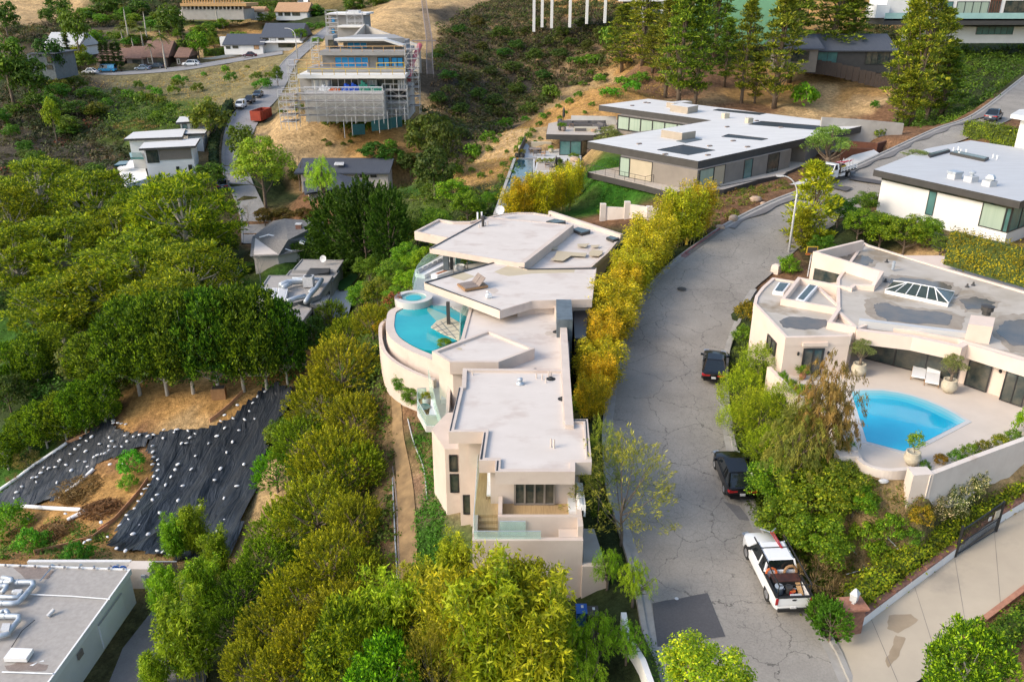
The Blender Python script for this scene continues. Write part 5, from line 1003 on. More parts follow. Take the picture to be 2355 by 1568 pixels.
SW=thing('stone_wall',tuple(Pt(1995,165,180)),'low dry stone retaining wall below the dark roofed house','stone wall'); mb=MB(); mb.wallstrip([Pt(1945,162,181),Pt(2045,165,180)],.6,zat(168,178)-1.5,zat(151,181)); obj('wall',mb,PM('field_stone',(.26,.22,.18),(.07,.06,.05),.9,.95,.4),SW)
BF=thing('board_fence',tuple(Pt(1950,180,178)),'long weathered dark board fence curving along the top of the pine slope','fence')
fp=[(1800,152),(1854,160),(1895,164),(1933,172),(2001,190),(2043,195),(2130,196)]; P=[Pt(u,v,180-i*.6) for i,(u,v) in enumerate(fp)]; P=catmull(P,5)
for i in range(len(P)-1):
    mb=MB(); mb.wallstrip([P[i].lerp(P[i+1],.02),P[i].lerp(P[i+1],.97)],.12,[P[i].z-.8]*2,[P[i].z+2.0+.1*(i%3)]*2); obj('panel',mb,MT['darkwood'],BF)
H6=thing('white_hillside_villa',tuple(Pt(2200,60,200)),'white modern villa with glass balcony band at the top right corner','house')
y6=203; block(H6,2034,2500,44,48,y6-4,3,MT['char'],'balcony_slab'); block(H6,2110,2500,62,84,y6,8,MT['whitewall']); block(H6,2040,2500,-30,40,y6,10,MT['whitewall']); 
z1=zat(44,y6-4); mb=MB(); mb.prism([(xat(2034,199,z1),199),(xat(2500,199,z1),199),(xat(2500,199,z1),209),(xat(2034,199,z1),209)],z1-1.3,z1+.02); obj('balcony_slab',mb,MT['char'],H6)
mb=MB(); mb.wallstrip([(xat(2034,199,z1),199),(xat(2500,199,z1),199)],.05,z1+.02,z1+1.25); obj('glass_railing',mb,PM('frosted_rail',(.35,.55,.53),(.28,.46,.45),.5,.15),H6)
yw(H6,2199,2273,4,33,y6,glass='curtain',n=4,fw=.12); yw(H6,2275,2300,0,35,y6,glass='glass',n=4,fw=.2,frame='rust'); yw(H6,2310,2400,2,30,y6,glass='glass',n=3); yw(H6,2245,2330,61,80,y6,glass='glasst',n=6); yw(H6,2160,2190,4,33,y6,glass='glasst',n=2); block(H6,2015,2045,12,42,y6-2,6,MT['white'],'side_wing')
RW=thing('retaining_wall',tuple(Pz(1990,300,-21)),'long beige retaining wall beside the upper end of the white roofed mansion','retaining wall')
mb=MB(); mb.wallstrip([Pz(1890,270,-19.2),Pz(1975,275,-19.6),Pz(2078,284,-20.2)],.4,-25,[-19.2,-19.6,-20.2]); obj('wall',mb,MT['beigeb'] if 'beigeb' in MT else MT['concrete'],RW)
GS=thing('green_debris_screen',tuple(Pt(1700,130,215)),'tall pale green construction screen rising behind the ridge pines','construction screen')
mb=MB(); P=[Pt(1590,125,214),Pt(1810,122,210)]; mb.wallstrip(P,.1,[P[0].z-1,P[1].z-1],[P[0].z+13,P[1].z+13]); obj('mesh_sheet',mb,MT['greenmesh'],GS)
for i in range(8): p=P[0].lerp(P[1],i/7); mb=MB(); mb.tube([p+Vector((0,.25,-1)),p+Vector((0,.25,13.2))],.06,5); obj('pole',mb,MT['scaf'],GS)
# stilt house at the top
HS=thing('stilt_house',tuple(Pt(1280,10,262)),'underside of a house on tall white stilts at the top edge','house')
ys=262; block(HS,1215,1540,-26,-2,ys,14,MT['whitewall'],'floor_slab'); block(HS,1425,1540,-10,4,ys-3,14,MT['whitewall'],'floor_slab')
for u,vb in ((1228,40),(1247,30),(1269,32),(1311,30),(1350,22),(1392,20),(1479,40),(1521,34)):
    z=zat(vb,ys); mb=MB(); mb.box((xat(u,ys-1.5,z),ys-1.5,(z+3)/2-2),(.8,.8,3-z+4)); obj('stilt',mb,MT['whitewall'],HS)
block(HS,1440,1530,2,22,ys+4,8,MT['gplaster'])
# ---------------------------------------------------------------- house under construction with scaffolding
C1=thing('house_under_construction',tuple(Pt(820,262,168)),'tiered concrete house under construction with blue filmed windows and scaffolding','construction site')
L=[(703,890,212,240,163,'gplaster'),]
block(C1,700,884,212,262,163,16,MT['net'],'base_wall'); block(C1,884,938,206,258,168,12,MT['net'],'base_wall')
block(C1,690,932,181,212,168,10,MT['gplaster']); block(C1,684,932,172,181,165,18,MT['whitewall'],'floor_slab')
block(C1,706,933,157,166,169,16,MT['gplaster'],'floor_slab'); block(C1,742,933,127,158,172,12,MT['gplaster']); block(C1,734,933,118,128,170,16,MT['gplaster'],'floor_slab')
block(C1,790,930,96,120,178,10,MT['gplaster']); block(C1,748,766,82,116,176,5,MT['gplaster'],'stair_tower')
mb=MB(); z=zat(88,176); zr=zat(102,176); x0,x1,x2=xat(774,176,z),xat(886,176,z),xat(930,176,zr); mb.wallstrip([(x0,176),(x1,176),(x2,176)],5,[z-.4,z-.4,zr-.4],[z,z,zr]); obj('roof',mb,MT['whiteroof'],C1)
mb=MB(); mb.prism([(x0,176),(x1,176),(x2,177),(x1,190),(x0+2,190)],z-.9,z-.05); obj('roof',mb,MT['gplaster'],C1)
yw(C1,799,844,95,116,178,glass='blueglass',n=3,fw=.1,frame='scaf'); yw(C1,770,848,131,157,172,glass='blueglass',n=5,fw=.1,frame='lumber'); yw(C1,868.7,896,132,157,172,glass='blueglass',n=2,fw=.12,frame='dark'); yw(C1,900,927.5,132,157,172,glass='blueglass',n=2,fw=.12,frame='dark')
yw(C1,762,825,181,207,168,glass='glass',n=4,fw=.15,frame='scaf'); yw(C1,865,925,181,206,168,glass='glass',n=3,fw=.15,frame='scaf'); yw(C1,755,768,92,112,176,glass='glass')
yw(C1,690,700,212,216,162.9)
def guard(u0,v0,u1,v1,y,mat='yellow',h=1.0):
    z0_,z1_=zat(v0,y),zat(v1,y); barrail(C1,[(xat(u0,y,z0_),y,z0_),(xat(u1,y,z1_),y,z1_)],h,2.2,mat,.07,'guard_rail',1)
guard(734,120,932,119,170,'lumber'); guard(706,159,846,158,169,'lumber'); guard(866,158,930,157,169,'yellow'); guard(688,173,930,172,165,'yellow',1.1); guard(678,150,735,153,166,'lumber'); guard(700,213,880,213,163,'scaf'); 
# scaffolding bays
SCF=[]
def scaff(par,u0,u1,vt,vb,y,nb,nl,dep=1.2):
    zt,zb=zat(vt,y),zat(vb,y); x0,x1=xat(u0,y,zb),xat(u1,y,zb); mb=MB(); PK=[]
    for i in range(nb+1):
        x=x0+(x1-x0)*i/nb
        for d in (0,dep): mb.tube([(x,y-d,zb-1.5),(x,y-d,zt+.8)],.06,4)
    for k in range(nl+1):
        z=zb+(zt-zb)*k/nl
        for d in (0,dep): mb.tube([(x0,y-d,z),(x1,y-d,z)],.05,4); mb.tube([(x0,y-d,z+1),(x1,y-d,z+1)],.035,4)
        m2=MB(); m2.box(((x0+x1)/2,y-dep/2,z-.05),(abs(x1-x0),dep,.08)); PK.append(m2)
        if k<nl:
            for i in range(nb): xa=x0+(x1-x0)*i/nb; xb=x0+(x1-x0)*(i+1)/nb; h=(zt-zb)/nl; mb.tube([(xa,y-dep,z),(xb,y-dep,z+h)] if (i+k)%2 else [(xb,y-dep,z),(xa,y-dep,z+h)],.03,3)
    o=obj('scaffolding',mb,MT['scaf'],par); [obj('planks',m,MT['gwood'],o) for m in PK]
scaff(C1,690,884,214,264,161.4,9,3); scaff(C1,672,690,150,240,164,1,5); scaff(C1,884,940,205,262,166.5,3,4); scaff(C1,940,968,112,240,172,2,6,2.5); scaff(C1,722,738,98,150,172,1,3); scaff(C1,655,690,215,275,160,2,4,3)
mb=MB(); mb.tube([Pt(966,104,172),Pt(950,140,169),Pt(939,185,164)],.55,8); obj('rubbish_chute',mb,PM('red_chute',(.55,.12,.14),None,2,.6),C1)
for A,m,h in (([(790,207),(826,207),(826,200),(790,200)],'tarpblue',1.6),([(842,209),(880,209),(880,203),(842,203)],'greenpallet',1.2),([(845,196),(862,196),(862,190),(845,190)],'greenpallet',2.2),([(867,196),(884,196),(884,190),(867,190)],'greenpallet',1.2),([(760,206),(786,206),(786,200),(760,200)],'orange',.8),([(738,207),(762,207),(762,200),(738,200)],'fabric',1.3)):
    P=[Pz(u,v,zat(209,165)) for u,v in A]; x=(P[0].x+P[1].x)/2; w_=abs(P[1].x-P[0].x); mb=MB(); n=4 if m!='tarpblue' else 7
    for i in range(n): hh=h*(.6+.5*((i*37)%10)/10); mb.box((x-w_/2+w_*(i+.5)/n,165.5,zat(212,165)+hh/2),(w_/n*.95,1.6,hh),.06*i)
    obj('material_pile',mb,MT[m],C1)
for u0,u1,v0,v1 in ((845,868,184,206),(915,932,184,205),(718,760,184,208)):
    z1_,z0_=zat(v0,167.4),zat(v1,167.4); a,b=xat(u0,167.4,z0_),xat(u1,167.4,z0_); mb=MB(); k=10
    for i in range(k): mb.poly([(a+(b-a)*i/k,167.4+.25*math.sin(i*2),z0_),(a+(b-a)*(i+1)/k,167.4+.25*math.sin(i*2+2),z0_),(a+(b-a)*(i+1)/k,167.4+.25*math.sin(i*2+2),z1_),(a+(b-a)*i/k,167.4+.25*math.sin(i*2),z1_)])
    obj('dust_sheet',mb,MT['plate'],C1)
C2=thing('scaffolded_building',tuple(Pt(800,78,215)),'smaller grey building wrapped in scaffolding above the tiered construction house','construction site')
block(C2,756,838,34,80,218,10,MT['gplaster']); block(C2,778,835,62,82,212,6,MT['gplaster']); block(C2,752,842,31,35,217,12,MT['whitewall'],'roof'); block(C2,776,838,60,64,211,7,MT['whitewall'],'roof'); scaff(C2,754,780,34,80,215,1,5); scaff(C2,800,836,34,60,216,2,2)
yw(C2,762,770,40,52,218,glass='blueglass'); yw(C2,762,770,66,78,218,glass='blueglass'); block(C2,800,825,25,34,219,3,MT['plate'],'roof_unit')
CW=thing('concrete_retaining_wall',tuple(Pt(880,80,200)),'grey concrete wall stepping down the sandy cut behind the construction house','retaining wall')
mb=MB(); pts=[Pt(815,82,190),Pt(838,56,198),Pt(850,62,198),Pt(900,80,190),Pt(965,104,182)]; mb.wallstrip(pts,.5,[p.z-6 for p in pts],[p.z for p in pts]); obj('wall',mb,MT['concrete'],CW)
# wooden hillside stairs
WS=thing('hillside_stairs',tuple(Pt(988,150,190)),'long wooden stairway climbing the steep brushy slope beside construction house','stairs')
pts=[(974,0,262),(979,40,240),(985,80,216),(988,100,206),(988,148,190),(990,178,180)]
for i in range(len(pts)-1):
    a,b=Pt(*pts[i]),Pt(*pts[i+1]); a.z+=.6; b.z+=.6; mb=MB(); n=int((b-a).length/.8)
    for s in (-.7,.7): mb.tube([a+Vector((s,0,0)),b+Vector((s,0,0))],.12,4); mb.tube([a+Vector((s,0,1)),b+Vector((s,0,1))],.07,4)
    for k in range(n): q=a.lerp(b,k/n); mb.box(q,(1.4,.35,.08)); 
    for k in range(0,n,5): q=a.lerp(b,k/n); mb.tube([q+Vector((-.7,0,-1.5)),q+Vector((-.7,0,1))],.08,4); mb.tube([q+Vector((.7,0,-1.5)),q+Vector((.7,0,1))],.08,4)
    obj('flight',mb,MT['gwood'],WS)
q=Pt(984,100,206); mb=MB(); mb.box((q.x-1,q.y,q.z+.6),(6,2,.2)); obj('landing',mb,MT['gwood'],WS)
# ---------------------------------------------------------------- garage at the lower left
G1=thing('flat_roofed_garage',(-28,46,-43.9),'white walled flat roofed garage with silver ducts on its gravel roof','garage')
zg=-40.8; gp=PP(zg,(-120,1292),(0,1296),(301,1307),(112,1568),(40,1680),(-200,1680)); roof(G1,None,zg,.5,.1,MT['gravelroof'],MT['white'],.12,P=gp); gw=offs(gp,.12); mass(G1,gw,-45,zg-.5,MT['whitewall'])
a,b=Vector((*[gp[2].x,gp[2].y],0)),Vector((gp[3].x,gp[3].y,0)); d=(b-a); 
nn=Vector((-d.y,d.x,0)).normalized()
def gside(f0,f1,z0,z1,m,nm,out=.05,th=.1):
    A=a+d*f0; B=a+d*f1; c=(A+B)/2; s=nn if (nn.x>0) else -nn; c=c+s*(out-.12); mb=MB(); mb.box((c.x,c.y,(z0+z1)/2),((B-A).length,th,z1-z0),math.atan2(d.y,d.x)); return obj(nm,mb,MT[m],G1)
gside(.16,.46,-43.8,-41.7,'white','garage_door'); gside(.16,.46,-41.7,-41.62,'concrete','door_trim',.07); gside(.66,.715,-42.1,-41.6,'gwood','wall_vent',.08)
mb=MB(); q=a+d*.94; mb.box((q.x-.6,q.y,-42.4),(.3,2.2,2.9),.3); obj('wall',mb,MT['whitewall'],G1)
def duct(pts,z,r=.2):
    P=[Pz(u,v,z) for u,v in pts]; Q=[]
    for i,p in enumerate(P):
        if 0<i<len(P)-1: Q+=[p.lerp(P[i-1],min(.4/(p-P[i-1]).length,.4)),p.lerp(P[i-1],.05)+(P[i+1]-p)*.02,p.lerp(P[i+1],min(.4/(p-P[i+1]).length,.4))]
        else: Q.append(p)
    mb=MB(); mb.tube(Q,r,10); o=obj('duct',mb,MT['galv'],G1,smooth=True)
    m2=MB(); 
    for i in range(len(P)-1):
        L=(P[i+1]-P[i]).length
        for k in range(1,int(L/1.1)): q=P[i].lerp(P[i+1],k*1.1/L); dd=(P[i+1]-P[i]).normalized()*.04; m2.tube([q-dd,q+dd],r*1.12,10)
    if m2.v: obj('joint_band',m2,MT['galv'],o)
duct([(-60,1337),(84,1338),(41,1387),(-60,1385)],zg+.35); duct([(5,1327),(28,1331),(26,1338)],zg+.55,.17); duct([(-60,1352),(20,1345),(5,1362)],zg+.35,.18); duct([(-20,1371),(42,1373),(46,1362),(30,1360)],zg+.4,.16)
duct([(-60,1415),(50,1416),(14,1460),(-40,1466)],zg+.35,.19); duct([(0,1407),(14,1402),(20,1412)],zg+.4,.16)
for u0,v0,u1,v1 in ((28,1361,48,1354),(0,1449,20,1432)): P=[Pz(u,v,zg+.6) for u,v in ((u0,v0),(u1,v0),(u1+4,v1),(u0+6,v1))]; mb=MB(); mb.prism(P,zg+.1,zg+.6); obj('vent_hood',mb,MT['plate'],G1)
mb=MB(); mb.prism(PP(zg+.3,(8,1513),(60,1514),(76,1491),(26,1489)),zg,zg+.32); obj('roof_skylight',mb,MT['white'],G1)
mb=MB(); mb.tube([Pz(70,1366,zg+.06),Pz(164,1370,zg+.06),Pz(253,1377,zg+.06)],.045,5); obj('white_conduit',mb,MT['white'],G1); mb=MB(); mb.tube([Pz(26,1488,zg+.05),Pz(50,1450,zg+.05),Pz(80,1425,zg+.05)],.03,4); obj('cable',mb,MT['black'],G1)
mb=MB(); mb.tube([Pz(5,1544,zg+.06),Pz(122,1548,zg+.06)],.05,4); obj('roof_pipe',mb,MT['galv'],G1)
mb=MB(); mb.tube([Pz(92,1335,zg+.1),Pz(118,1305,zg+.1)],.06,4); obj('roof_pipe',mb,MT['galv'],G1)
p=Pz(110,1416,zg); mb=MB(); mb.tube([p,p+Vector((.3,.4,.25))],.14,8); obj('vent_pipe',mb,MT['plate'],G1)
for k in range(9): p=Pz(12+k*34,1299+k*1.0,zg+.12); mb=MB(); mb.lathe(p,[(.09,-.1),(.09,.06),(.03,.09)],8); obj('flood_lamp',mb,MT['chrome'],G1)
patch(G1,rag([(30,1305),(95,1300),(125,1312),(110,1330),(60,1332)],4,3,4),zg-.1,'gravdark' if 'gravdark' in MT else 'gwood','roof_stain'); patch(G1,rag([(10,1530),(50,1520),(112,1528),(105,1541),(20,1542)],4,3,5),zg-.1,'gwood','roof_stain')
patch(G1,[(68,1529),(100,1517),(101,1520),(88,1521),(76,1530)],zg-.09,'white','paint_splash')
W5=thing('painted_garden_wall',tuple(Pz(200,1340,-43.9)),'white block wall with faded painted hearts behind the flat roofed garage','wall')
ygw=52.3; A=Pz(350,1338,-43.86); zt=zat(1289,ygw); xa,xb=xat(64,ygw,zt),xat(301,ygw,zt)
mb=MB(); mb.box(((xa+xb)/2,ygw,(zt-45)/2),(xb-xa,.3,zt+45)); obj('wall',mb,MT['whitewall'],W5); mb=MB(); xc=xat(345,ygw-.6,zt); mb.box(((xb+xc)/2+.05,ygw-.5,(zt-45)/2),(xc-xb,1.0,zt+45)); obj('gate_pier',mb,MT['palewall'],W5)
rr=random.Random(4)
for k in range(26):
    x=xa+(xb-xa)*rr.uniform(.1,.98); z=zt-rr.uniform(.2,1.0); s=rr.uniform(.05,.11); mb=MB(); pts=[]
    for i in range(11): t=i/10*6.283; pts.append((x+s*1.0*math.sin(t)**3,ygw-.17,z+s*(.8*math.cos(t)-.3*math.cos(2*t)-.12*math.cos(3*t))))
    mb.tube(pts,.012,3); obj('painted_heart',mb,MT['blueglass' if k%3 else 'rust'],W5)
mb=MB(); 
for s in (-1,1): mb.lathe((xat(274+8*s,ygw,zt),ygw-.2,zt-.75),[(.42,0),(.4,.02)],14,sx=.8,sy=.05)
for s in (-1,1):
    x=xat(274+8.5*s,ygw,zt); m2=MB(); m2.tube([(x+.32*math.cos(t/9*3.14),ygw-.18,zt-.85+.45*math.sin(t/9*3.14)) for t in range(10)],.07,5); obj('painted_arch',m2,MT['blue'],W5)
p=(xat(327,ygw-1,zt),ygw-1.05,zt-.75); mb=MB(); mb.box(p,(.34,.16,.45)); obj('wall_lamp',mb,MT['galv'],W5)
GF=thing('wooden_gate',tuple(Pz(375,1335,-43.8)),'dark slatted wooden gate beside the white wall at garage forecourt','gate')
x0,x1=xat(346,52.2,-43),xat(410,52.2,-43); z1=zat(1292,52.2); mb=MB(); n=16
for i in range(n): mb.box((x0+(x1-x0)*(i+.5)/n,52.2,(z1-43.85)/2),((x1-x0)/n*.72,.05,z1+43.85))
obj('slats',mb,MT['darkwood'],GF); mb=MB(); 
for z in (z1,z1-.5,-42.6): mb.box(((x0+x1)/2,52.26,z),(x1-x0,.06,.07))
obj('gate_rail',mb,MT['galv'],GF)
# ---------------------------------------------------------------- valley houses
V1=thing('grey_flat_roofed_house',(-25,92,-39.5),'grey flat roofed house with silver air ducts and skylight panels in the valley','house')
for A,z,th in (([(671.6,621),(693.5,596),(790.7,598),(774,623)],-35.4,.5),([(655,636),(667.5,621),(781,622.6),(766,643)],-35.7,.4),([(582,688),(618,633),(766,633),(736,678),(700,690),(660,700)],-35.3,.6),([(712,700),(725,680),(759,681),(747,703)],-35.9,.4),([(640,740),(655,690),(717,709),(697,736)],-35.6,.5)):
    P=PP(z,*A); roof(V1,None,z,th,.12,MT['gravelroof'],MT['gplaster'],.15,P=P); mass(V1,offs(P,.25),-41,z-th,MT['concrete'])
for A in ([(599,684),(603,662),(612,662),(609,685)],[(610,685),(614,662),(624,662),(619,686)],[(621,686),(626,662),(638,662),(632,687)],[(634,687),(640,662),(662,663),(656,688)]): skylight(V1,A,-34.8,.5,gl='plate')
def vduct(pts,z,r): mb=MB(); mb.tube([Pz(u,v,z) for u,v in pts],r,8); obj('duct',mb,MT['galv'],V1,smooth=True)
vduct([(645,657),(660,650),(700,645),(701,645)],-34.7,.42); vduct([(740,643),(728,662),(712,680),(703,695)],-34.7,.3); vduct([(660,693),(680,686),(703,681)],-34.7,.32); vduct([(673,641),(725,642),(738,643)],-34.7,.22); vduct([(650,661),(668,653)],-34.6,.3); vduct([(712,672),(718,665),(726,662)],-34.6,.2)
p=Pz(711,658,-35.3); mb=MB(); mb.box((p.x,p.y,-34.6),(1.25,1.15,1.3)); obj('air_conditioner',mb,MT['plate'],V1); mb=MB(); mb.lathe((p.x,p.y,-33.95),[(.5,0),(.48,.05)],14); obj('fan_grille',mb,MT['dark'],V1)
dish(744,608,-35.4,.5,'',par=V1)
P=PP(-35.6,(702,640),(714,622),(760,622),(756,632)); mb=MB(); mb.prism(P,-36,-35.25); obj('roof_well_shade',mb,MT['char'],V1)  # charcoal block painted as the dark inside of a roof opening
for u0,v0,u1,v1 in ((740,690,755,668),(700,740,716,715)):
    a_,b_=Pz(u0,v0+20,-38),Pz(u1,v1+20,-38); win(V1,a_,b_,-38.8,-36.8,n=1,out=.25)
mb=MB(); p=Pz(750,700,-38); mb.prism(PP(-38,(735,705),(760,690),(765,715),(745,735)),-40,-37.2); obj('porch',mb,MT['plate'],V1)
flatpatch('garden_lawn',[(775,655),(815,630),(825,640),(800,668),(780,672)],lv(-38.0),.3,PM('lawn',(.03,.11,.012),(.02,.08,.008),3,.95)); flatpatch('stone_court',[(765,672),(800,670),(812,690),(800,735),(760,735),(758,700)],lv(-38.3),.3,MT['paleconc']); flatpatch('court_paving',[(500,655),(600,636),(640,625),(600,690),(540,700),(500,680)],lv(-40),.15,MT['drive'])
V2=thing('grey_shingle_house',tuple(Pz(660,560,-39)),'grey shingled hip roof house with red brick chimney in the valley','house')
ze,zr=-36.6,-34.6
e=[Pz(580,545,ze),Pz(628,508,ze),Pz(750,514,ze),Pz(754,534,ze),Pz(722,556,ze),Pz(700,575,ze),Pz(640,588,ze),Pz(575,590,ze)]; r1,r2,r3=Pz(655,503,zr),Pz(748,509,zr),Pz(662,552,zr-.3); mb=MB()
for f in ((e[0],r3,r1,e[1]),(e[1],r1,r2,e[2]),(r1,r3,e[3],r2),(e[3],r3,e[4]),(e[4],r3,e[6],e[5]),(e[6],r3,e[0],e[7]),(r2,e[3],e[2])): mb.poly(f)
obj('roof',mb,MT['shingle'],V2); mass(V2,offs(e,.5),-40.5,ze+.1,MT['palewall'])
p=Pz(689,538,-35.6); mb=MB(); mb.box((p.x,p.y,-35.2),(.85,.7,2.3)); ch=obj('chimney',mb,MT['brick'],V2); mb=MB(); mb.box((p.x,p.y,-34.0),(.95,.8,.15)); obj('cap',mb,MT['plate'],ch)
skylight(V2,[(688,556),(693,552),(702,556),(699,559)],-35.2,.25,fr='galv'); mb=MB(); mb.tube([Pz(597,546,ze+.6),Pz(618,540,ze+1.3),Pz(648,547,ze+.7)],.12,4); obj('gable_trim',mb,MT['white'],V2); mb=MB(); mb.tube([Pz(634,577,ze+.1),Pz(654,572,ze+.6),Pz(672,578,ze+.1)],.12,4); obj('gable_trim',mb,MT['white'],V2)
mb=MB(); mb.wallstrip([Pz(706,555,-37.5),Pz(720,533,-37.5),Pz(752,533,-37.5)],.3,-39.5,-36.7); obj('porch_wall',mb,MT['dark'],V2)
for k in range(3): p=Pz(728+k*9,545,-38); mb=MB(); mb.box((p.x,p.y,-37.9),(.12,.12,2.6)); obj('porch_post',mb,MT['white'],V2)
V3=thing('blue_metal_roofed_house',tuple(Pt(790,410,150)),'low house with blue grey standing seam metal roof below the sandy cut','house')
z=zat(398,150); x0,x1=xat(676,150,z),xat(896,150,z); mb=MB(); mb.poly([(x0,150,z),(x1,150,z),(x1,157,z+1.4),(x0,157,z+1.4)]); mb.poly([(x0,150,z-.3),(x1,150,z-.3),(x1,150,z),(x0,150,z)]); mb.poly([(x1,150,z-.3),(x1,157,z+1.1),(x1,157,z+1.4),(x1,150,z)]); obj('roof',mb,MT['dkroof'],V3)
mass(V3,[(x0+1,150.8),(x1-.5,150.8),(x1-.5,156.5),(x0+1,156.5)],-37,z-.3,MT['palewall']); yw(V3,828,843,401,408,150.8); yw(V3,852,866,400,408,150.8); skylight(V3,[(768,378),(790,378),(791,373),(771,373)],z+1.2,.2,gl='plate')
mb=MB(); a_=[Pt(697,418,143),Pt(770,398,147),Pt(860,420,145),Pt(800,432,139),Pt(700,445,137)]; mb.poly(a_); mb.poly([p-Vector((0,0,.3)) for p in a_][::-1]); obj('porch_roof',mb,MT['dkroof'],V3)
mass(V3,[(a_[4].x+.5,a_[4].y+1),(a_[3].x,a_[3].y+1),(a_[2].x-1,a_[2].y),(a_[0].x+.5,a_[0].y)],-38,a_[4].z-.4,MT['palewall'])
V4=thing('white_stepped_house',tuple(Pt(385,400,149)),'white modern house with stepped white flat roofs on the far left hillside','house')
zz4=-27.2
for A,z,wz in (([(319,342),(331,328),(460,317.6),(449,335.5)],zz4,1),([(284.7,320),(306.6,304),(427,295.7),(419,315)],zz4+.6,1),([(421.6,308),(427,293),(482,291),(471,306.6)],zz4+.3,1),([(404,282),(413.4,268.3),(462.7,267.5),(465.4,278)],zz4+1.8,1)):
    P=PP(z,*A); roof(V4,None,z,.4,0,MT['whiteroof'],MT['char'],P=P); mass(V4,offs(P,.7),-35,z-.4,MT['whitewall'])
P=PP(zz4,(319,342),(449,335.5)); a_,b_=P; yy=a_.y+.7; 
def v4w(u0,u1,v0,v1,gl,n,nz=1): 
    z1,z0=zat(v0,yy),zat(v1,yy); win(V4,(xat(u0,yy,z0),yy),(xat(u1,yy,z0),yy),z0,z1,glass=gl,n=n,nz=nz,out=.12)
P5=offs(PP(zz4,(319,342),(331,328),(460,317.6),(449,335.5)),.7)
a_,b_=Vector((*P5[0],0)),Vector((*P5[3],0)); win(V4,a_.lerp(b_,.03),a_.lerp(b_,.28),-30,zz4-.5,n=2,out=.08); win(V4,a_.lerp(b_,.29),a_.lerp(b_,.97),-29.6,zz4-.5,glass='gwood',n=1,nz=14,frame='taupe',fw=.09,out=.08,name='louvre_screen'); win(V4,a_.lerp(b_,.6),a_.lerp(b_,.67),-32.8,-30.9,out=.08); win(V4,a_.lerp(b_,.86),a_.lerp(b_,.94),-32.9,-30.7,out=.08)
mb=MB(); mb.prism([Pz(u,v,-32.3) for u,v in ((270,386),(300,368),(330,370),(340,410),(290,425),(280,400))],-35,-32.3); obj('terrace',mb,MT['white'],V4); mb=MB(); mb.prism([Pz(u,v,-29.3) for u,v in ((297,352),(322,346),(330,362),(300,362))],-29.7,-29.3); obj('balcony',mb,MT['glasst'],V4)
mb=MB(); mb.prism([Pz(u,v,-30.95) for u,v in ((262,380),(275,371),(295,370),(290,378))],-31.2,-30.94); obj('plunge_pool',mb,MT['waterdk'],V4)
P=PP(-27.2+2.3,(405,292),(470,290)); q=offs(PP(zz4+1.8,(404,282),(413.4,268.3),(462.7,267.5),(465.4,278)),.7); a_,b_=Vector((*q[0],0)),Vector((*q[3],0)); win(V4,a_.lerp(b_,.08),a_.lerp(b_,.35),-27,zz4+1.3,glass='glasst',out=.08); win(V4,a_.lerp(b_,.6),a_.lerp(b_,.85),-27,zz4+1.3,glass='glass',out=.08)
# ---------------------------------------------------------------- far houses
def farhouse(name,lab,u0,u1,ve,vb,y,dep,rise,roofm,wallm,wins=(),cat='house',ov=.5,flat=False):
    t=thing(name,tuple(Pt((u0+u1)/2,vb,y)),lab,cat); 
    if flat: block(t,u0-2,u1+2,ve-2,ve,y-.6,dep+1,MT[roofm],'roof')
    else: gable(t,u0,u1,ve,0,y,y+dep,rise,MT[roofm],ov)
    block(t,u0,u1,ve,vb,y,dep,MT[wallm])
    for a in wins: yw(t,*a[:4],y,**(a[4] if len(a)>4 else {}))
    return t
B1=farhouse('two_storey_white_house','two storey white house with dark hip roof beyond the upper road',602,690,86,112,285,16,4,'dkroof','whitewall',[(604,618,87,93),(640,654,87,93),(622,634,87,95,dict(glass='plate')),(640,680,100,110)]); block(B1,598,694,96,99,283,2,MT['white'],'balcony_slab')
B2=farhouse('white_ranch_house','long white single storey house with grey roof above clipped hedge',515,604,103,115,282,12,3,'dkroof','whitewall',[(535,548,106,112),(584,596,105,114,dict(glass='tanroof')),(520,530,107,113)])
p=Pt(514,92,284); mb=MB(); mb.box(p+Vector((0,0,-.5)),(2,2,3)); obj('chimney',mb,MT['white'],B2)
B3=farhouse('tan_roofed_pavilion','open white pavilion with tan hip roof at the top left',634,706,27,38,345,14,3.2,'tanroof','whitewall',[(640,650,29,37),(654,668,29,37),(672,690,29,37)]); B4=farhouse('garden_shed','tiny white garden building with pale tiled roof above the hedge',576,604,26,38,345,8,1.6,'tanroof','whitewall',[(592,602,29,37)])
B5=thing('timber_frame_house',tuple(Pt(490,30,330)),'unfinished timber framed house above a concrete block basement wall','construction site')
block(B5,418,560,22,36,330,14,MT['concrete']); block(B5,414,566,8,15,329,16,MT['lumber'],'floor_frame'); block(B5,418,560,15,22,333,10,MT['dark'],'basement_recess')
for k in range(16): z0,z1=zat(22,330),zat(15,330); mb=MB(); x=xat(420+k*9.2,329.6,z0); mb.box((x,329.8,(z0+z1)/2),(.5,.4,z1-z0)); obj('post',mb,MT['concrete'],B5)
for k in range(22): z0,z1=zat(9,331),zat(-12,331); mb=MB(); x=xat(422+k*6.2,331,z0); mb.box((x,331,(z0+z1)/2),(.35,.35,z1-z0)); obj('stud',mb,MT['lumber'],B5)
for v in (4,-4): block(B5,418,560,v-1,v+.6,331,1,MT['lumber'],'beam')
B6=farhouse('brown_roofed_house','dark timber house with brown gable roof behind palms on the upper road',330,385,131,152,277,13,4.5,'brownroof','darkwood',[(340,352,133,146,dict(frame='white')),(360,378,134,148)]); B7=farhouse('brown_roofed_house','low house with long brown roof at the left end behind dark cypresses',222,285,140,154,277,12,3.5,'brownroof','taupe',[(230,240,142,150)])
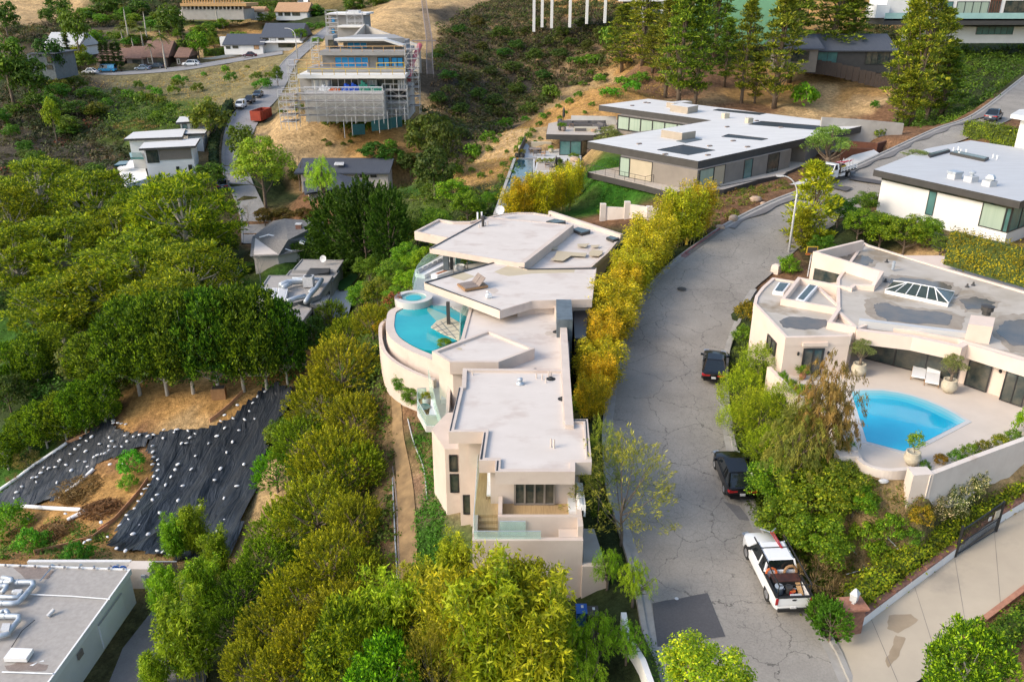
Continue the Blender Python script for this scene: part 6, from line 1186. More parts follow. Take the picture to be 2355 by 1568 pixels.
B8=farhouse('brown_roofed_house','small brown roofed wing beside a parked white pickup on the upper road',405,432,131,150,277,9,2.5,'brownroof','darkwood',[(408,414,136,148,dict(frame='white'))]); B9=farhouse('brown_roofed_house','middle brown roofed house with dark recessed porch between palms',292,332,134,152,277,12,3.2,'brownroof','taupe',[(305,325,138,150)])
B10=farhouse('pale_blue_house','pale blue flat roofed house half hidden behind dark trees at left',66,124,125,170,232,12,3,'dkroof','slate',[(108,120,130,145),(108,121,150,160)],flat=True); B11=farhouse('grey_roofed_cottage','pale cottage with light grey roof between tall dark conifers at left',102,178,108,120,276,14,4,'grayroof','whitewall')
W6=thing('low_garden_wall',tuple(Pt(560,122,277)),'low white wall along the upper road below the ranch house','wall')
for A in ([(465,146,273),(570,129,278)],[(583,126,279),(640,121,282)]): pts=[Pt(*q) for q in A]; mb=MB(); mb.wallstrip(pts,.4,[p.z-2 for p in pts],[p.z+1.4 for p in pts]); obj('wall',mb,MT['white'],W6)
W7=thing('terraced_stone_wall',tuple(Pt(420,35,335)),'thin tan stone wall running across the top left hillside','stone wall'); pts=[Pt(370,33,335),Pt(440,33,335),Pt(500,38,333)]; mb=MB(); mb.wallstrip(pts,.6,[p.z-1 for p in pts],[p.z+1.6 for p in pts]); obj('wall',mb,MT['palewall'],W7)
W8=thing('green_mesh_fence',tuple(Pt(870,300,156)),'dark green mesh fence with bare steel poles on the sandy bluff','fence')
for (u0,v0,u1,v1) in ((812,307,840,306),(855,299,900,293),(900,292,925,288)):
    a_,b_=Pt(u0,v0,157),Pt(u1,v1,158); mb=MB(); mb.wallstrip([a_,b_],.06,[a_.z-.3,b_.z-.3],[a_.z+1.7,b_.z+1.7]); obj('mesh_panel',mb,MT['greenfence'],W8)
for u,v in ((793,312),(811,306),(873,300),(893,292),(913,288),(932,280)): p=Pt(u,v,157.3); mb=MB(); mb.tube([p-Vector((0,0,.5)),p+Vector((0,0,3))],.07,5); obj('pole',mb,MT['scaf'],W8)
# garden walls near the mansion
W9=thing('pink_garden_wall',tuple(Pz(1450,500,-27)),'weathered pink stucco garden wall with raised piers behind the street bamboo','garden wall')
pts=[(1384,481),(1384,478),(1437,478),(1437,473),(1489,480),(1525,484)]
a_,b_,c_=Pz(1385,520,-27.8),Pz(1440,520,-27.6),Pz(1560,532,-27.2); mb=MB(); mb.wallstrip([a_,b_],.3,-29,-25.3); mb.wallstrip([b_+Vector((.05,0,0)),c_],.3,-29,-24.8); obj('wall',mb,MT['palewall'],W9)
for p,h in ((a_,.35),(b_,.8),(b_.lerp(c_,.43),.6)): mb=MB(); mb.box((p.x,p.y,(-29-25.3+h)/2),(.7,.7,3.7+h)); obj('pier',mb,MT['palewall'],W9)
RU=thing('steel_planters',tuple(Pz(1980,325,-22)),'rusted weathering steel planter walls stepping beside the upper driveway','planter')
for A in ([(1935,345),(2010,347)],[(1940,328),(2015,334)],[(2015,335),(2062,321)]): P=[Pz(u,v,-22.2) for u,v in A]; mb=MB(); mb.wallstrip(P,.35,-24,-21.9); obj('planter_wall',mb,MT['rust'],RU)
EW=thing('entrance_ramp',tuple(Pz(1760,420,-24.2)),'long floating dark edged boardwalk along street side of white roofed mansion','walkway')
P=[Pz(1655,436,-24.6),Pz(1805,402,-24.2),Pz(1812,395,-24.2),Pz(1640,425,-24.6)]; mb=MB(); mb.prism(P,-25.6,-24.2); obj('fascia',mb,MT['char'],EW); mb=MB(); mb.prism(offs(P,.12),-24.22,-24.17); obj('boards',mb,MT['graydeck'],EW)
# ---------------------------------------------------------------- vehicles
def car(name,lab,cat,group=None,L=4.7,W=1.86,H=1.5,paint='carwhite',kind='sedan',detail=True):
    # built along +Y (front) with its middle at the origin, wheels on z=0
    t=thing(name,(0,0,0),lab,cat,group); hw=W/2; F_,B_=L/2,-L/2
    if kind=='sedan': belt,hood,deck,ws,rs,re=.92,.86,.98,F_-1.25,F_-2.05,-L*.16; bw=B_+.55
    if kind=='suv': belt,hood,deck,ws,rs,re=1.06,1.0,1.04,F_-1.15,F_-2.05,B_+1.0; bw=B_+.18
    if kind=='van': belt,hood,deck,ws,rs,re=1.15,1.1,1.15,F_-.55,F_-1.2,B_+.25; bw=B_+.08
    if kind=='pickup': belt,hood,deck,ws,rs,re=1.16,1.12,1.18,F_-1.45,F_-2.1,F_-3.6; bw=F_-3.85
    st=[(F_,.5,.6,.66),(F_-.14,.36,hood-.14,.86),(F_-.5,.30,hood-.03,.985),(ws,.28,hood+.04,1),(0,.28,belt,1),(B_+.9,.28,belt,1),(B_+.25,.3,deck-.02,.985),(B_+.06,.36,deck-.08,.93),(B_,.5,deck-.25,.86)]
    if kind in('suv','van'): st[-3:]=[(B_+.25,.3,belt,.99),(B_+.06,.36,belt-.03,.96),(B_,.5,belt-.2,.92)]
    mb=MB()
    for y,z0,z1,wf in st:
        w_=hw*wf; m=(z0+z1)/2; mb.v+=[(-w_*.9,y,z0),(w_*.9,y,z0),(w_,y,z0+.12),(w_,y,m+.05),(w_*.965,y,z1-.08),(w_*.86,y,z1),(0,y,z1+.015),(-w_*.86,y,z1),(-w_*.965,y,z1-.08),(-w_,y,m+.05),(-w_,y,z0+.12)]
    n=11
    for i in range(len(st)-1):
        for k in range(n): j=(k+1)%n; mb.f.append((i*n+k,i*n+j,(i+1)*n+j,(i+1)*n+k)); mb.m.append(0)
    mb.f.append(tuple(range(n-1,-1,-1))); mb.f.append(tuple((len(st)-1)*n+k for k in range(n))); mb.m+=[0,0]
    if kind=='pickup':   # keep the body low where the bed is open
        pass
    body=obj('body',mb,MT[paint],t,smooth=True)
    m=body.modifiers.new('Edge','EDGE_SPLIT'); m.split_angle=R(38)
    # cabin glass and roof
    zt=H; tw=hw*.73; bwid=hw*.93; mb=MB(); low=[(ws,hood+.02 if kind!='pickup' else hood),(bw,belt-.02)]
    V_=[(-bwid,ws,low[0][1]),(bwid,ws,low[0][1]),(bwid,bw,low[1][1]),(-bwid,bw,low[1][1]),(-tw,rs,zt-.05),(tw,rs,zt-.05),(tw,re,zt-.05),(-tw,re,zt-.05)]
    mb.v=V_; mb.f=[(0,1,5,4),(1,2,6,5),(2,3,7,6),(3,0,4,7)]; mb.m=[0]*4; obj('windows',mb,MT['carglass'],t)
    mb=MB(); e=.03; mb.v=[(-tw-e,rs+.04,zt-.07),(tw+e,rs+.04,zt-.07),(tw+e,re-.04,zt-.07),(-tw-e,re-.04,zt-.07),(-tw+.1,rs-.06,zt),(tw-.1,rs-.06,zt),(tw-.1,re+.06,zt),(-tw+.1,re+.06,zt)]; mb.f=[(0,1,5,4),(1,2,6,5),(2,3,7,6),(3,0,4,7),(4,5,6,7),(3,2,1,0)]; mb.m=[0]*6; obj('roof',mb,MT[paint],t)
    mb=MB()
    def pil(a,b,r=.045): mb.tube([a,b],r,4)
    for s in (-1,1):
        pil((s*bwid,ws,low[0][1]),(s*tw,rs,zt-.05)); pil((s*bwid,bw,belt),(s*tw,re,zt-.05),.07)
        ym=(rs+re)/2-.1; pil((s*bwid,ym,belt),(s*tw,ym,zt-.05))
        if kind in('suv','van'): pil((s*bwid,re+.35,belt),(s*tw,re+.45,zt-.05),.09)
        if kind=='van': mb.box((s*(bwid+tw)/2*1.01,(re+ym)/2,(belt+zt)/2),(.06,abs(ym-re),zt-belt-.05),0,0,(0,s*-.33))
        if kind=='sedan' or kind=='suv': mb.box((s*(hw+.0),0,belt-.02),(.02,L*.5,.03))
    obj('pillars',mb,MT[paint],t)
    wb=L*.29
    for sy in (wb+.05,-wb):
        for s in (-1,1):
            r=.34 if kind not in('pickup',) else .40
            mb=MB(); mb.tube([(s*(hw-.22),sy,r),(s*(hw-.01),sy,r)],[r,r],18); w_=obj('wheel',mb,MT['black'],t); mb=MB(); mb.tube([(s*(hw-.04),sy,r),(s*(hw+.012),sy,r)],r*.64,12)
            for k in range(5): a=k*1.2566; mb.box((s*(hw+.018),sy+math.cos(a)*r*.32,r+math.sin(a)*r*.32),(.02,r*.5,.06),0,0,(a,0))
            obj('rim',mb,MT['chrome'],w_)
            mb=MB(); mb.tube([(s*(hw-.3),sy,r+.03),(s*(hw+.004),sy,r+.03)],r*1.13,18); obj('wheel_arch',mb,MT['black'],t)
    for s in (-1,1):
        mb=MB(); mb.box((s*hw*.74,F_-.12,hood-.24),(.42,.24,.16),s*-.3); obj('headlight',mb,MT['chrome'],t)
        mb=MB(); zz=deck-.2 if kind!='van' else 1.2
        if kind=='pickup': mb.box((s*hw*.93,B_+.05,1.0),(.14,.16,.42))
        else: mb.box((s*hw*.62,B_+.03,zz),(.62,.12,.11),s*-.12); mb.box((s*hw*.86,B_+.1,zz+.02),(.2,.2,.16),s*-.5)
        obj('taillight',mb,MT['red'],t)
        mb=MB(); mb.box((s*(hw+.12),ws-.35,belt+.08),(.2,.12,.16)); mb.box((s*(hw+.02),ws-.33,belt+.02),(.12,.05,.05)); obj('mirror',mb,MT['carblack' if paint=='carblack' else 'black'],t)
    for c_,d_ in (((0,B_-.01,.42),(W*.82,.16,.2)),((0,F_-.02,.42),(W*.74,.14,.18))): mb=MB(); mb.box(c_,d_); obj('bumper',mb,MT['black' if kind in('pickup','van') else paint],t)
    mb=MB(); mb.box((0,B_-.045 if kind!='suv' else B_-.02,.62 if kind!='pickup' else .52),(.34,.05,.16)); obj('licence_plate',mb,MT['plate'],t)
    return t
def setcar(t,ul,vl,z=None,fn=sp,yaw=0,slope=0):
    p=fn(ul,vl) if fn else Pz(ul,vl,z); t.location=(p.x,p.y,p.z+.02); t.rotation_euler=(slope,0,yaw); return t
def headyaw(fn,a,b): A,B=fn(*a),fn(*b); return math.atan2(-(B.x-A.x),B.y-A.y)
MT['lidrust']=PM('rusty_black_lid',(.09,.03,.02),(.02,.016,.015),3,.6)
T=car('pickup_truck','white pickup truck with tool-filled open bed and black ladder rack parked at kerb','pickup truck',L=5.95,W=2.05,H=1.95,kind='pickup')
# open bed: cut the rear of the body down, then build the bed
bd=[o for o in T.children if o.name.startswith('body')][0]
for vv in bd.data.vertices:
    if vv.co.y<-.5 and vv.co.z>.8 and abs(vv.co.x)<.95: vv.co.z=.72
    
def bx(n,c,d,m,rz=0,tilt=None,par=T): mb=MB(); mb.box(c,d,rz,0,tilt); return obj(n,mb,MT[m],par)
for s in (-1,1): bx('bed_side',(s*.97,-1.9,.98),(.14,2.1,.52),'carwhite'); bx('bed_rail',(s*.97,-1.9,1.26),(.17,2.1,.05),'black')
bx('tailgate',(0,-2.93,.96),(1.84,.09,.56),'carwhite'); bx('bed_rail',(0,-2.93,1.26),(1.9,.14,.05),'black'); bx('bed_floor',(0,-1.55,.74),(1.84,2.7,.06),'black'); bx('cab_rear',(0,-.90,1.0),(1.84,.1,.7),'carwhite')
mb=MB(); mb.lathe((0,0,0),[(.13,0),(.12,.02)],14,sx=1,sy=.45); o=obj('badge',mb,MT['dark'],T); 
o.data.transform(Matrix.Translation((0,-2.985,1.08))@Matrix.Rotation(R(90),4,'X'))
for s in (-1,1):
    mb=MB(); mb.tube([(s*.9,1.25,1.98),(s*.9,-2.85,1.98)],.045,5); mb.tube([(s*.9,-2.8,1.25),(s*.9,-2.8,1.98)],.03,5); mb.tube([(s*.9,-.35,1.25),(s*.9,-.35,1.98)],.03,5); obj('ladder_rack',mb,MT['black'],T)
for y in (.3,-2.8): mb=MB(); mb.tube([(-.9,y,1.98),(.9,y,1.98)],.03,5); obj('rack_crossbar',mb,MT['black'],T)
PU=[]
def cargo(name,lab,cat,c,parts):
    t=thing(name,c,lab,cat); PU.append((t,Vector(c)))
    for n,cc,d,m,kind in parts:
        mb=MB(); q=(c[0]+cc[0],c[1]+cc[1],c[2]+cc[2])
        if kind=='box': mb.box(q,d)
        elif kind=='cyl': mb.lathe(q,[(d[0],0),(d[0]*d[2],d[1])],14)
        elif kind=='ring': mb.tube([(q[0]+d[0]*math.cos(a*.449),q[1]+d[0]*.25*math.sin(a*.449),q[2]+d[0]*math.sin(a*.449)) for a in range(15)],d[1],6)
        elif kind=='rod': mb.tube([q,(q[0]+d[0],q[1]+d[1],q[2]+d[2])],.035,5)
        obj(n,mb,MT[m],t)
cargo('toolbox','large rusty black steel toolbox across the front of the pickup bed','toolbox',(.05,-1.45,.78),[('box',(0,0,.25),(1.5,.6,.5),'black','box'),('lid',(0,0,.52),(1.54,.64,.05),'lidrust','box')])
cargo('hose_coil','orange hose coil standing by pickup cab on the left side','hose',(-.6,-1.02,.75),[('coil',(0,0,.5),(.3,.07,0),'orange','ring')])
cargo('hose_coil','brown hose coil standing behind the cab on the kerb side','hose',(.5,-1.02,.75),[('coil',(0,0,.55),(.35,.08,0),'wood','ring')])
cargo('plastic_bucket','black plastic bucket in the middle of the pickup bed','bucket',(.05,-2.05,.78),[('bucket',(0,0,0),(.17,.42,1.2),'char','cyl')])
cargo('plastic_bucket','red plastic bucket near the tailgate of the pickup','bucket',(.2,-2.2,.78),[('bucket',(0,0,0),(.15,.25,1.1),'red','cyl'),('rim',(0,0,.25),(.18,.02,1),'orange','cyl')])
cargo('equipment_case','pale flat case lying against the tailgate inside the pickup bed','case',(.3,-2.6,.78),[('case',(0,0,.12),(.62,.34,.22),'plate','box')])
cargo('equipment_drum','dark blue drum lying in the left rear of the pickup bed','drum',(-.5,-2.0,.78),[('drum',(0,0,0),(.26,.4,.9),'slate','cyl'),('lid',(0,0,.4),(.24,.03,1),'galv','cyl')])
cargo('folding_rods','bundle of tan poles leaning in the right side of pickup bed','poles',(.55,-2.4,.78),[('pole',(k*.07,0,.05),(.0,.9,.45),'lumber','rod') for k in range(4)])
cargo('red_tripod','red folded tripod lying lengthways on the pickup cab roof','tripod',(.3,.2,2.0),[('leg',(0,0,0),(-.12,1.4,.02),'red','rod'),('leg',(.08,0,0),(-.05,1.4,.02),'red','rod'),('spreader',(-.15,1.4,.02),(-.5,.3,.02),'galv','rod'),('spreader',(-.05,1.4,.02),(.35,.3,.02),'galv','rod')])
ty=headyaw(sp,(1800,1385),(1735,1250)); setcar(T,1776,1328,yaw=ty,slope=R(2)); TMx=T.matrix_basis.copy()
for t,c in PU: q=TMx@c; t.location=q; t.rotation_euler=(R(2),0,ty)
S1=setcar(car('black_suv','glossy black SUV with red tail lights parked ahead of the white pickup','car',L=4.75,W=1.96,H=1.68,paint='carblack',kind='suv'),1685,1105,yaw=headyaw(sp,(1705,1150),(1668,1050)),slope=R(3))
S2=setcar(car('black_sedan','black sedan parked under overhanging shrubs near the peach house','car',L=4.85,W=1.9,H=1.42,paint='carblack',kind='sedan'),1641,852,yaw=headyaw(sp,(1641,880),(1645,810))*1.0,slope=R(3))
for c in (S1,):
    mb=MB(); p=MB()
# flatbed truck
FT=thing('flatbed_truck',(0,0,0),'white cab flatbed truck loaded with ladders near the mansion driveway','truck')
def fb(n,c,d,m,rz=0,tilt=None): return bx(n,c,d,m,rz,tilt,FT)
mb=MB(); mb.prism([(-1,1.9),(1,1.9),(.95,3.2),(.8,3.45),(-.8,3.45),(-.95,3.2)],.55,1.35); mb.prism([(-1.02,.6),(1.02,.6),(1,2.0),(-1,2.0)],.5,1.45); obj('body',mb,MT['carwhite'],FT)
mb=MB(); mb.v=[(-.98,1.98,1.42),(.98,1.98,1.42),(.98,.62,1.45),(-.98,.62,1.45),(-.82,1.35,2.05),(.82,1.35,2.05),(.82,.65,2.05),(-.82,.65,2.05)]; mb.f=[(0,1,5,4),(1,2,6,5),(2,3,7,6),(3,0,4,7)]; mb.m=[0]*4; obj('windows',mb,MT['carglass'],FT)
fb('roof',(0,1.0,2.09),(1.72,.85,.1),'carwhite'); 
mb=MB()
for s in (-1,1): mb.tube([(s*.98,1.98,1.42),(s*.82,1.35,2.07)],.06,4); mb.tube([(s*.98,.66,1.42),(s*.83,.66,2.07)],.12,4)
obj('pillars',mb,MT['carwhite'],FT)
fb('flatbed',(0,-1.7,1.0),(2.35,4.2,.16),'char'); fb('headboard',(0,.4,1.6),(2.3,.1,1.2),'darkwood')
for s in (-1,1):
    mb=MB(); mb.box((s*1.15,-1.75,1.28),(.05,4.1,.14)); mb.box((s*1.15,-1.75,1.55),(.05,4.1,.14))
    for k in range(6): mb.box((s*1.15,.25-k*.8,1.35),(.07,.08,.6))
    obj('stake_side',mb,MT['white'],FT); fb('side_box',(s*.95,-.4,.72),(.4,1.0,.4),'carwhite')
    fb('headlight',(s*.75,3.4,1.0),(.3,.1,.2),'chrome')
for y in (2.5,-2.2):
    for s in (-1,1): mb=MB(); mb.tube([(s*.72,y,.42),(s*1.02,y,.42)],.42,16); o=obj('wheel',mb,MT['black'],FT); mb=MB(); mb.tube([(s*1.0,y,.42),(s*1.04,y,.42)],.24,12); obj('rim',mb,MT['chrome'],o)
fb('bumper',(0,3.5,.62),(2.0,.16,.3),'chrome')
fy=headyaw(sp,(1950,393),(1890,417)); 
CG=[]
def ftc(name,lab,cat,fn):
    t=thing(name,(0,-1.7,1.1),lab,cat); fn(t); CG.append(t)
def lad(t):
    mb=MB()
    for s in (-.2,.2): mb.tube([(s-.3,-3.4,1.9),(s-.3,.3,2.15)],.04,4)
    for k in range(10): mb.tube([(-.5,-3.2+k*.35,1.92+k*.024),(-.1,-3.2+k*.35,1.92+k*.024)],.03,4)
    obj('ladder',mb,MT['red'],t)
ftc('red_ladder','red fibreglass ladder lying on top of the flatbed truck load','ladder',lad)
def fr(t):
    mb=MB(); mb.box((.1,-1.2,1.4),(1.5,1.3,.5)); obj('crate',mb,MT['yellow'],t); mb=MB(); mb.box((.1,-1.2,1.7),(1.3,1.1,.12)); obj('cover',mb,MT['black'],t)
ftc('equipment_crate','orange and black equipment crate behind the headboard of flatbed truck','crate',fr)
def fr2(t):
    mb=MB(); 
    for k in range(4): mb.tube([(-.8+k*.4,-3.4,1.1),(-.8+k*.4,-3.0,2.2),(-.8+k*.4,-2.4,1.1)],.035,4)
    obj('frames',mb,MT['scaf'],t); mb=MB(); mb.tube([(.9,-.8,1.15),(-.6,-3.6,2.1)],.05,4); obj('pole',mb,MT['red'],t)
ftc('metal_trestles','light metal trestles standing at the rear of the flatbed truck','trestle',fr2)
setcar(FT,1914,412,yaw=fy)
for t in CG: M=FT.matrix_basis@Matrix.Translation(t.location); t.location=M.translation; t.rotation_euler=(0,0,fy)
# far vehicles
gp_='cars parked on the far roads'
def farcar(lab,cat,u,v,kind,paint,fn,yaw,L=4.7,W=1.9,H=1.7,name='parked_car',t=None):
    c=car(name,lab,cat,None,L,W,H,paint,kind); p=(Pz(u,v,float(np.interp(u,[185,260,340,420,500,580,650],UZ))) if u<640 and fn is None else Pt(u,v,t)) if t else fn(u,v); c.location=p+Vector((0,0,.05)); c.rotation_euler=(0,0,yaw); return c
MT['dkblue']=PM('dark_blue_car_paint',(.03,.05,.08),None,.5,.25,coat=.8); MT['silver']=PM('silver_blue_car_paint',(.25,.33,.42),None,.5,.3,coat=.6); MT['vanblue']=PM('blue_wrap',(.02,.25,.55),(.03,.32,.50),.9,.4); MT['maroon']=PM('maroon_car_paint',(.10,.015,.02),None,.5,.3,coat=.6)
yv=headyaw(vp,(556,245),(600,205))
farcar('small white van parked first in line beside the dark hedge','van',555,249,'van','carwhite',vp,yv+math.pi,4.4,1.85,1.85,'parked_van'); farcar('dark grey SUV parked between white van and black car','car',575,237,'suv','carblack',vp,yv+math.pi); farcar('black car parked last in line on the road below the construction house','car',594,223,'sedan','dkblue',vp,yv+math.pi,H=1.5)
farcar('bright blue and white work van on the upper left road','van',248,166,'van','vanblue',None,R(88),5.6,2,2.3,'work_van',t=257); farcar('white car at left end of the upper road','car',208,170,'sedan','carwhite',None,R(90),t=256); farcar('pale blue sedan parked on upper road beside the dark wall','car',328,162,'sedan','silver',None,R(95),t=262); farcar('dark blue SUV parked on upper road before the brown roofed house','car',360,158,'suv','dkblue',None,R(100),t=263); farcar('white pickup parked at a drive entrance on the upper road','pickup truck',440,152,'suv','carwhite',None,R(100),5.4,2,1.85,'parked_pickup',t=268); farcar('dark red car parked beside the white gate on upper road','car',574,132,'sedan','maroon',None,R(105),t=276)
farcar('white van parked at the very top beside tan roofed pavilion','van',698,12,'van','carwhite',None,R(80),5.4,2,2.2,'parked_van',t=352); farcar('dark car nearly hidden under the round tree on valley road','car',514,432,'sedan','dkblue',vp,headyaw(vp,(514,445),(515,400)))
farcar('dark car at the far end of the uphill street','car',2283,283-7,'sedan','dkblue',sp,headyaw(sp,(2280,276),(2310,250)))
DU=thing('red_dumpster',(0,0,0),'open rusty red dumpster standing on the road below the scaffolding','dumpster')
mb=MB(); 
for c,d in (((0,-3,1.1),(2.4,.1,2.1)),((0,3,1.1),(2.4,.1,2.1)),((-1.2,0,1.1),(.1,6,2.1)),((1.2,0,1.1),(.1,6,2.1)),((0,0,.15),(2.4,6,.15))): mb.box(c,d)
obj('container',mb,MT['dumpred'],DU); 
for k in range(6):
    for s in (-1,1): mb=MB(); mb.box((s*1.28,-2.6+k*1.05,1.1),(.1,.14,2.0)); obj('rib',mb,MT['dumpred'],DU)
mb=MB(); mb.box((0,0,1.0),(2.2,5.7,.3)); obj('debris',mb,MT['gwood'],DU)
p=vp(602,274); DU.location=p; DU.rotation_euler=(0,0,R(-8))
# ---------------------------------------------------------------- street furniture
def lamp(base,h,arm,yaw,lab,r=.11):
    t=thing('street_lamp',base,lab,'street lamp'); b=Vector(base); d=Vector((math.cos(yaw),math.sin(yaw),0)); mb=MB(); mb.tube([b-Vector((0,0,.5)),b+Vector((0,0,h*.78)),b+Vector((0,0,h*.80))],[r*1.3,r*.85,r*.8],10); obj('pole',mb,MT['plate'],t,smooth=True)
    mb=MB(); pts=[b+Vector((0,0,h*.78))]+[b+d*(arm*(1-math.cos(a*math.pi/16)))+Vector((0,0,h*.78+h*.22*math.sin(a*math.pi/16))) for a in range(1,9)]; mb.tube(pts,r*.55,8); obj('arm',mb,MT['plate'],t,smooth=True)
    e=pts[-1]; mb=MB(); mb.box(e+d*.25,(.75,.28,.12),yaw); o=obj('lamp_head',mb,MT['plate'],t); mb=MB(); mb.box(e+d*.3+Vector((0,0,-.08)),(.4,.2,.05),yaw); obj('lens',mb,MT['fabric'],o); return t
bl=Pz(1811,600,-27.2); lamp(bl,zat(406,bl.y)-bl.z,1.7,R(172),'tall pale street lamp with curved arm beside the yellow green conifer')
b2=vp(684,135); lamp(b2,8.5,2.5,R(170),'distant street lamp on the road behind the construction house',.16)
for u,v in ((1568,664),(1556,1376)): 
    fn=sp; p=sp(u,v); mb=MB(); mb.lathe(p+Vector((0,0,.012)),[(.45,0),(.43,.012)],20); o=obj('manhole_cover',mb,MT['char'] if v<1000 else MT['plate'],None); o['label']='round iron manhole cover in the middle of the cracked street' if v<1000 else 'small pale valve cover set in the street beside dark asphalt patch'; o['category']='manhole cover'
    if v>1000: o.name='valve_cover'; o.scale=(1,1,1); o.data.transform(Matrix.Translation(-p)); o.data.transform(Matrix.Diagonal((.25,.25,1,1))); o.location=p
# trash bins
def bin_(u,v,z,m,lab,rz=0,dark=False):
    p=Pz(u,v,z); t=thing('wheelie_bin',tuple(p),lab,'trash bin'); mb=MB(); a=[(-.28,-.33),(.28,-.33),(.28,.33),(-.28,.33)]; n=0
    for s,zz in ((.85,0),(1.0,.95)): mb.v+=[(p.x+x*s,p.y+y*s,p.z+zz) for x,y in a]
    mb.f=[(3,2,1,0),(4,5,6,7)]+[(i,(i+1)%4,4+(i+1)%4,4+i) for i in range(4)]; mb.m=[0]*6; obj('body',mb,MT[m],t); mb=MB(); mb.box((p.x,p.y,p.z+1.0),(.62,.74,.09),0,0,(R(4),0)); o=obj('lid',mb,MT[m],t); mb=MB(); mb.box((p.x+.05,p.y+.15,p.z+1.055),(.14,.2,.012),0,0,(R(4),0)); obj('sticker',mb,MT['plate'],o)
    mb=MB(); mb.tube([(p.x-.25,p.y+.36,p.z+.95),(p.x+.25,p.y+.36,p.z+.95)],.025,5); obj('handle',mb,MT[m],t)
    for s in (-1,1): mb=MB(); mb.tube([(p.x+s*.24,p.y+.3,p.z+.12),(p.x+s*.3,p.y+.3,p.z+.12)],.12,10); obj('wheel',mb,MT['black'],t)
bin_(1336,1432,-32.9,'blue','blue wheelie bin beside the tall pink wall'); bin_(1362,1437,-32.9,'char','dark wheelie bin next to the blue one at the foot of pink wall')
# ---------------------------------------------------------------- furniture
def LT(c,rz): M=Matrix.Translation(c)@Matrix.Rotation(rz,4,'Z'); return lambda x,y,z: M@Vector((x,y,z))
def lounger(c,rz,lab,group=None,frame='wood',cush='fabric',L=1.95,W=.72):
    t=thing('sun_lounger',c,lab,'sun lounger',group); f=LT(c,rz); mb=MB()
    for s in (-1,1): mb.tube([f(s*W/2,-L*.5,.27),f(s*W/2,L*.5,.27)],.03,4)
    obj('frame',mb,MT[frame],t)
    for x,y in ((-1,-1),(1,-1),(-1,.75),(1,.75)): mb=MB(); mb.tube([f(x*W/2,y*L*.45,0),f(x*W/2,y*L*.45,.27)],.03,4); obj('leg',mb,MT[frame],t)
    mb=MB(); a=f(0,-L*.18,.36); mb.box(a,(W,L*.66,.12),rz); obj('seat_cushion',mb,MT[cush],t); mb=MB(); a=f(0,L*.33,.50); mb.box(a,(W,L*.4,.12),rz,0,(R(24),0)); obj('back_cushion',mb,MT[cush],t); return t
lounger(Pz(2112,861,DZ),R(-28),'white cushioned sun lounger left of its pair by the glass doors',L=2.6,W=.9); lounger(Pz(2143,874,DZ),R(-28),'white cushioned sun lounger beside the tall potted olive on pool terrace',L=2.6,W=.9)
def pot(c,lab,h=.9,r=.42,m='potcream',plantkind=None,ph=1.5,tint=(1,1,1),cat='potted plant'):
    t=thing('plant_pot',c,lab,cat); mb=MB(); mb.lathe(c,[(r*.55,0),(r*.95,h*.35),(r,h*.6),(r*.8,h*.92),(r*.86,h),(r*.72,h),(r*.7,h*.9)],18); obj('pot',mb,MT[m],t,smooth=True)
    if plantkind:
        p=PROTO[plantkind]; o=bpy.data.objects.new('plant',p['c']); COL.objects.link(o); o.parent=t; s=ph/p['H']; o.location=(0,0,h*.85); o.scale=(s,s,s); o.color=(*tint,1)
        if p['t'] is not None: q=bpy.data.objects.new('stem',p['t']); COL.objects.link(q); q.parent=t; q.location=(0,0,h*.85); q.scale=(s,s,s)
    return t
pot(tuple(Pz(1973,862,DZ)),'large cream pot with wispy olive tree left of the glass doors',.95,.55,plantkind='olive',ph=2.0); pot(tuple(Pz(2180,901,DZ)),'large cream pot with olive tree right of the two loungers',1.0,.55,plantkind='olive',ph=2.0); pot(tuple(Pz(2095,1067,DZ)),'hourglass stone pot with small lemon tree at the pool corner',.9,.5,plantkind='citrus',ph=1.5)
pot(tuple(Pz(1845,871,DZ)),'small terracotta pot by the french door of peach house',.45,.25,'terracotta','shrub',.7)
pot(tuple(Pz(981,930,BZ)),'white tapered pot with yellow and purple plants on the small balcony',.6,.34,'white','shrub',.6,(1.8,1.2,.5))
def rtable(c,lab,r=.5,h=.5,top='glasst',leg='dark'):
    t=thing('round_table',c,lab,'table'); mb=MB(); mb.lathe((c[0],c[1],c[2]+h),[(r,0),(r,.03)],20); obj('tabletop',mb,MT[top],t)
    for k in range(4): a=k*1.57+.5; mb=MB(); mb.tube([(c[0]+r*.6*math.cos(a),c[1]+r*.6*math.sin(a),c[2]),(c[0]+r*.8*math.cos(a),c[1]+r*.8*math.sin(a),c[2]+h)],.035,4); obj('leg',mb,MT[leg],t)
    return t
rtable(tuple(Pz(976,948,BZ)),'round dark wicker table with glass top on the small balcony'); lounger(Pz(1000,950,BZ),R(0),'dark framed white lounger on the small balcony',frame='dark')
lounger(Pz(1138,1127,TZ),R(0),'white daybed with striped pillow and teak base on the south terrace',W=.95,L=2.1)
def sofa(c,rz,L,lab,m='fabric',D=.85,h=.42,cushions=3,cm=None,name='sofa'):
    t=thing(name,c,lab,'sofa'); f=LT(c,rz); mb=MB(); mb.box(f(0,0,h/2),(L,D,h),rz); obj('seat',mb,MT[m],t); mb=MB(); mb.box(f(0,D/2,h*.9),(L,.22,h*1.8),rz); obj('backrest',mb,MT[m],t)
    for k in range(cushions): mb=MB(); mb.box(f(-L/2+L*(k+.5)/cushions,D/2-.22,h+.22),(L/cushions*.8,.2,.42),rz,0,(R(-15),0)); obj('cushion',mb,MT[cm or m],t)
    return t
sofa(Pz(1322,1160,TZ),R(-90),2.4,'white sofa against right parapet of the south terrace',cushions=3)
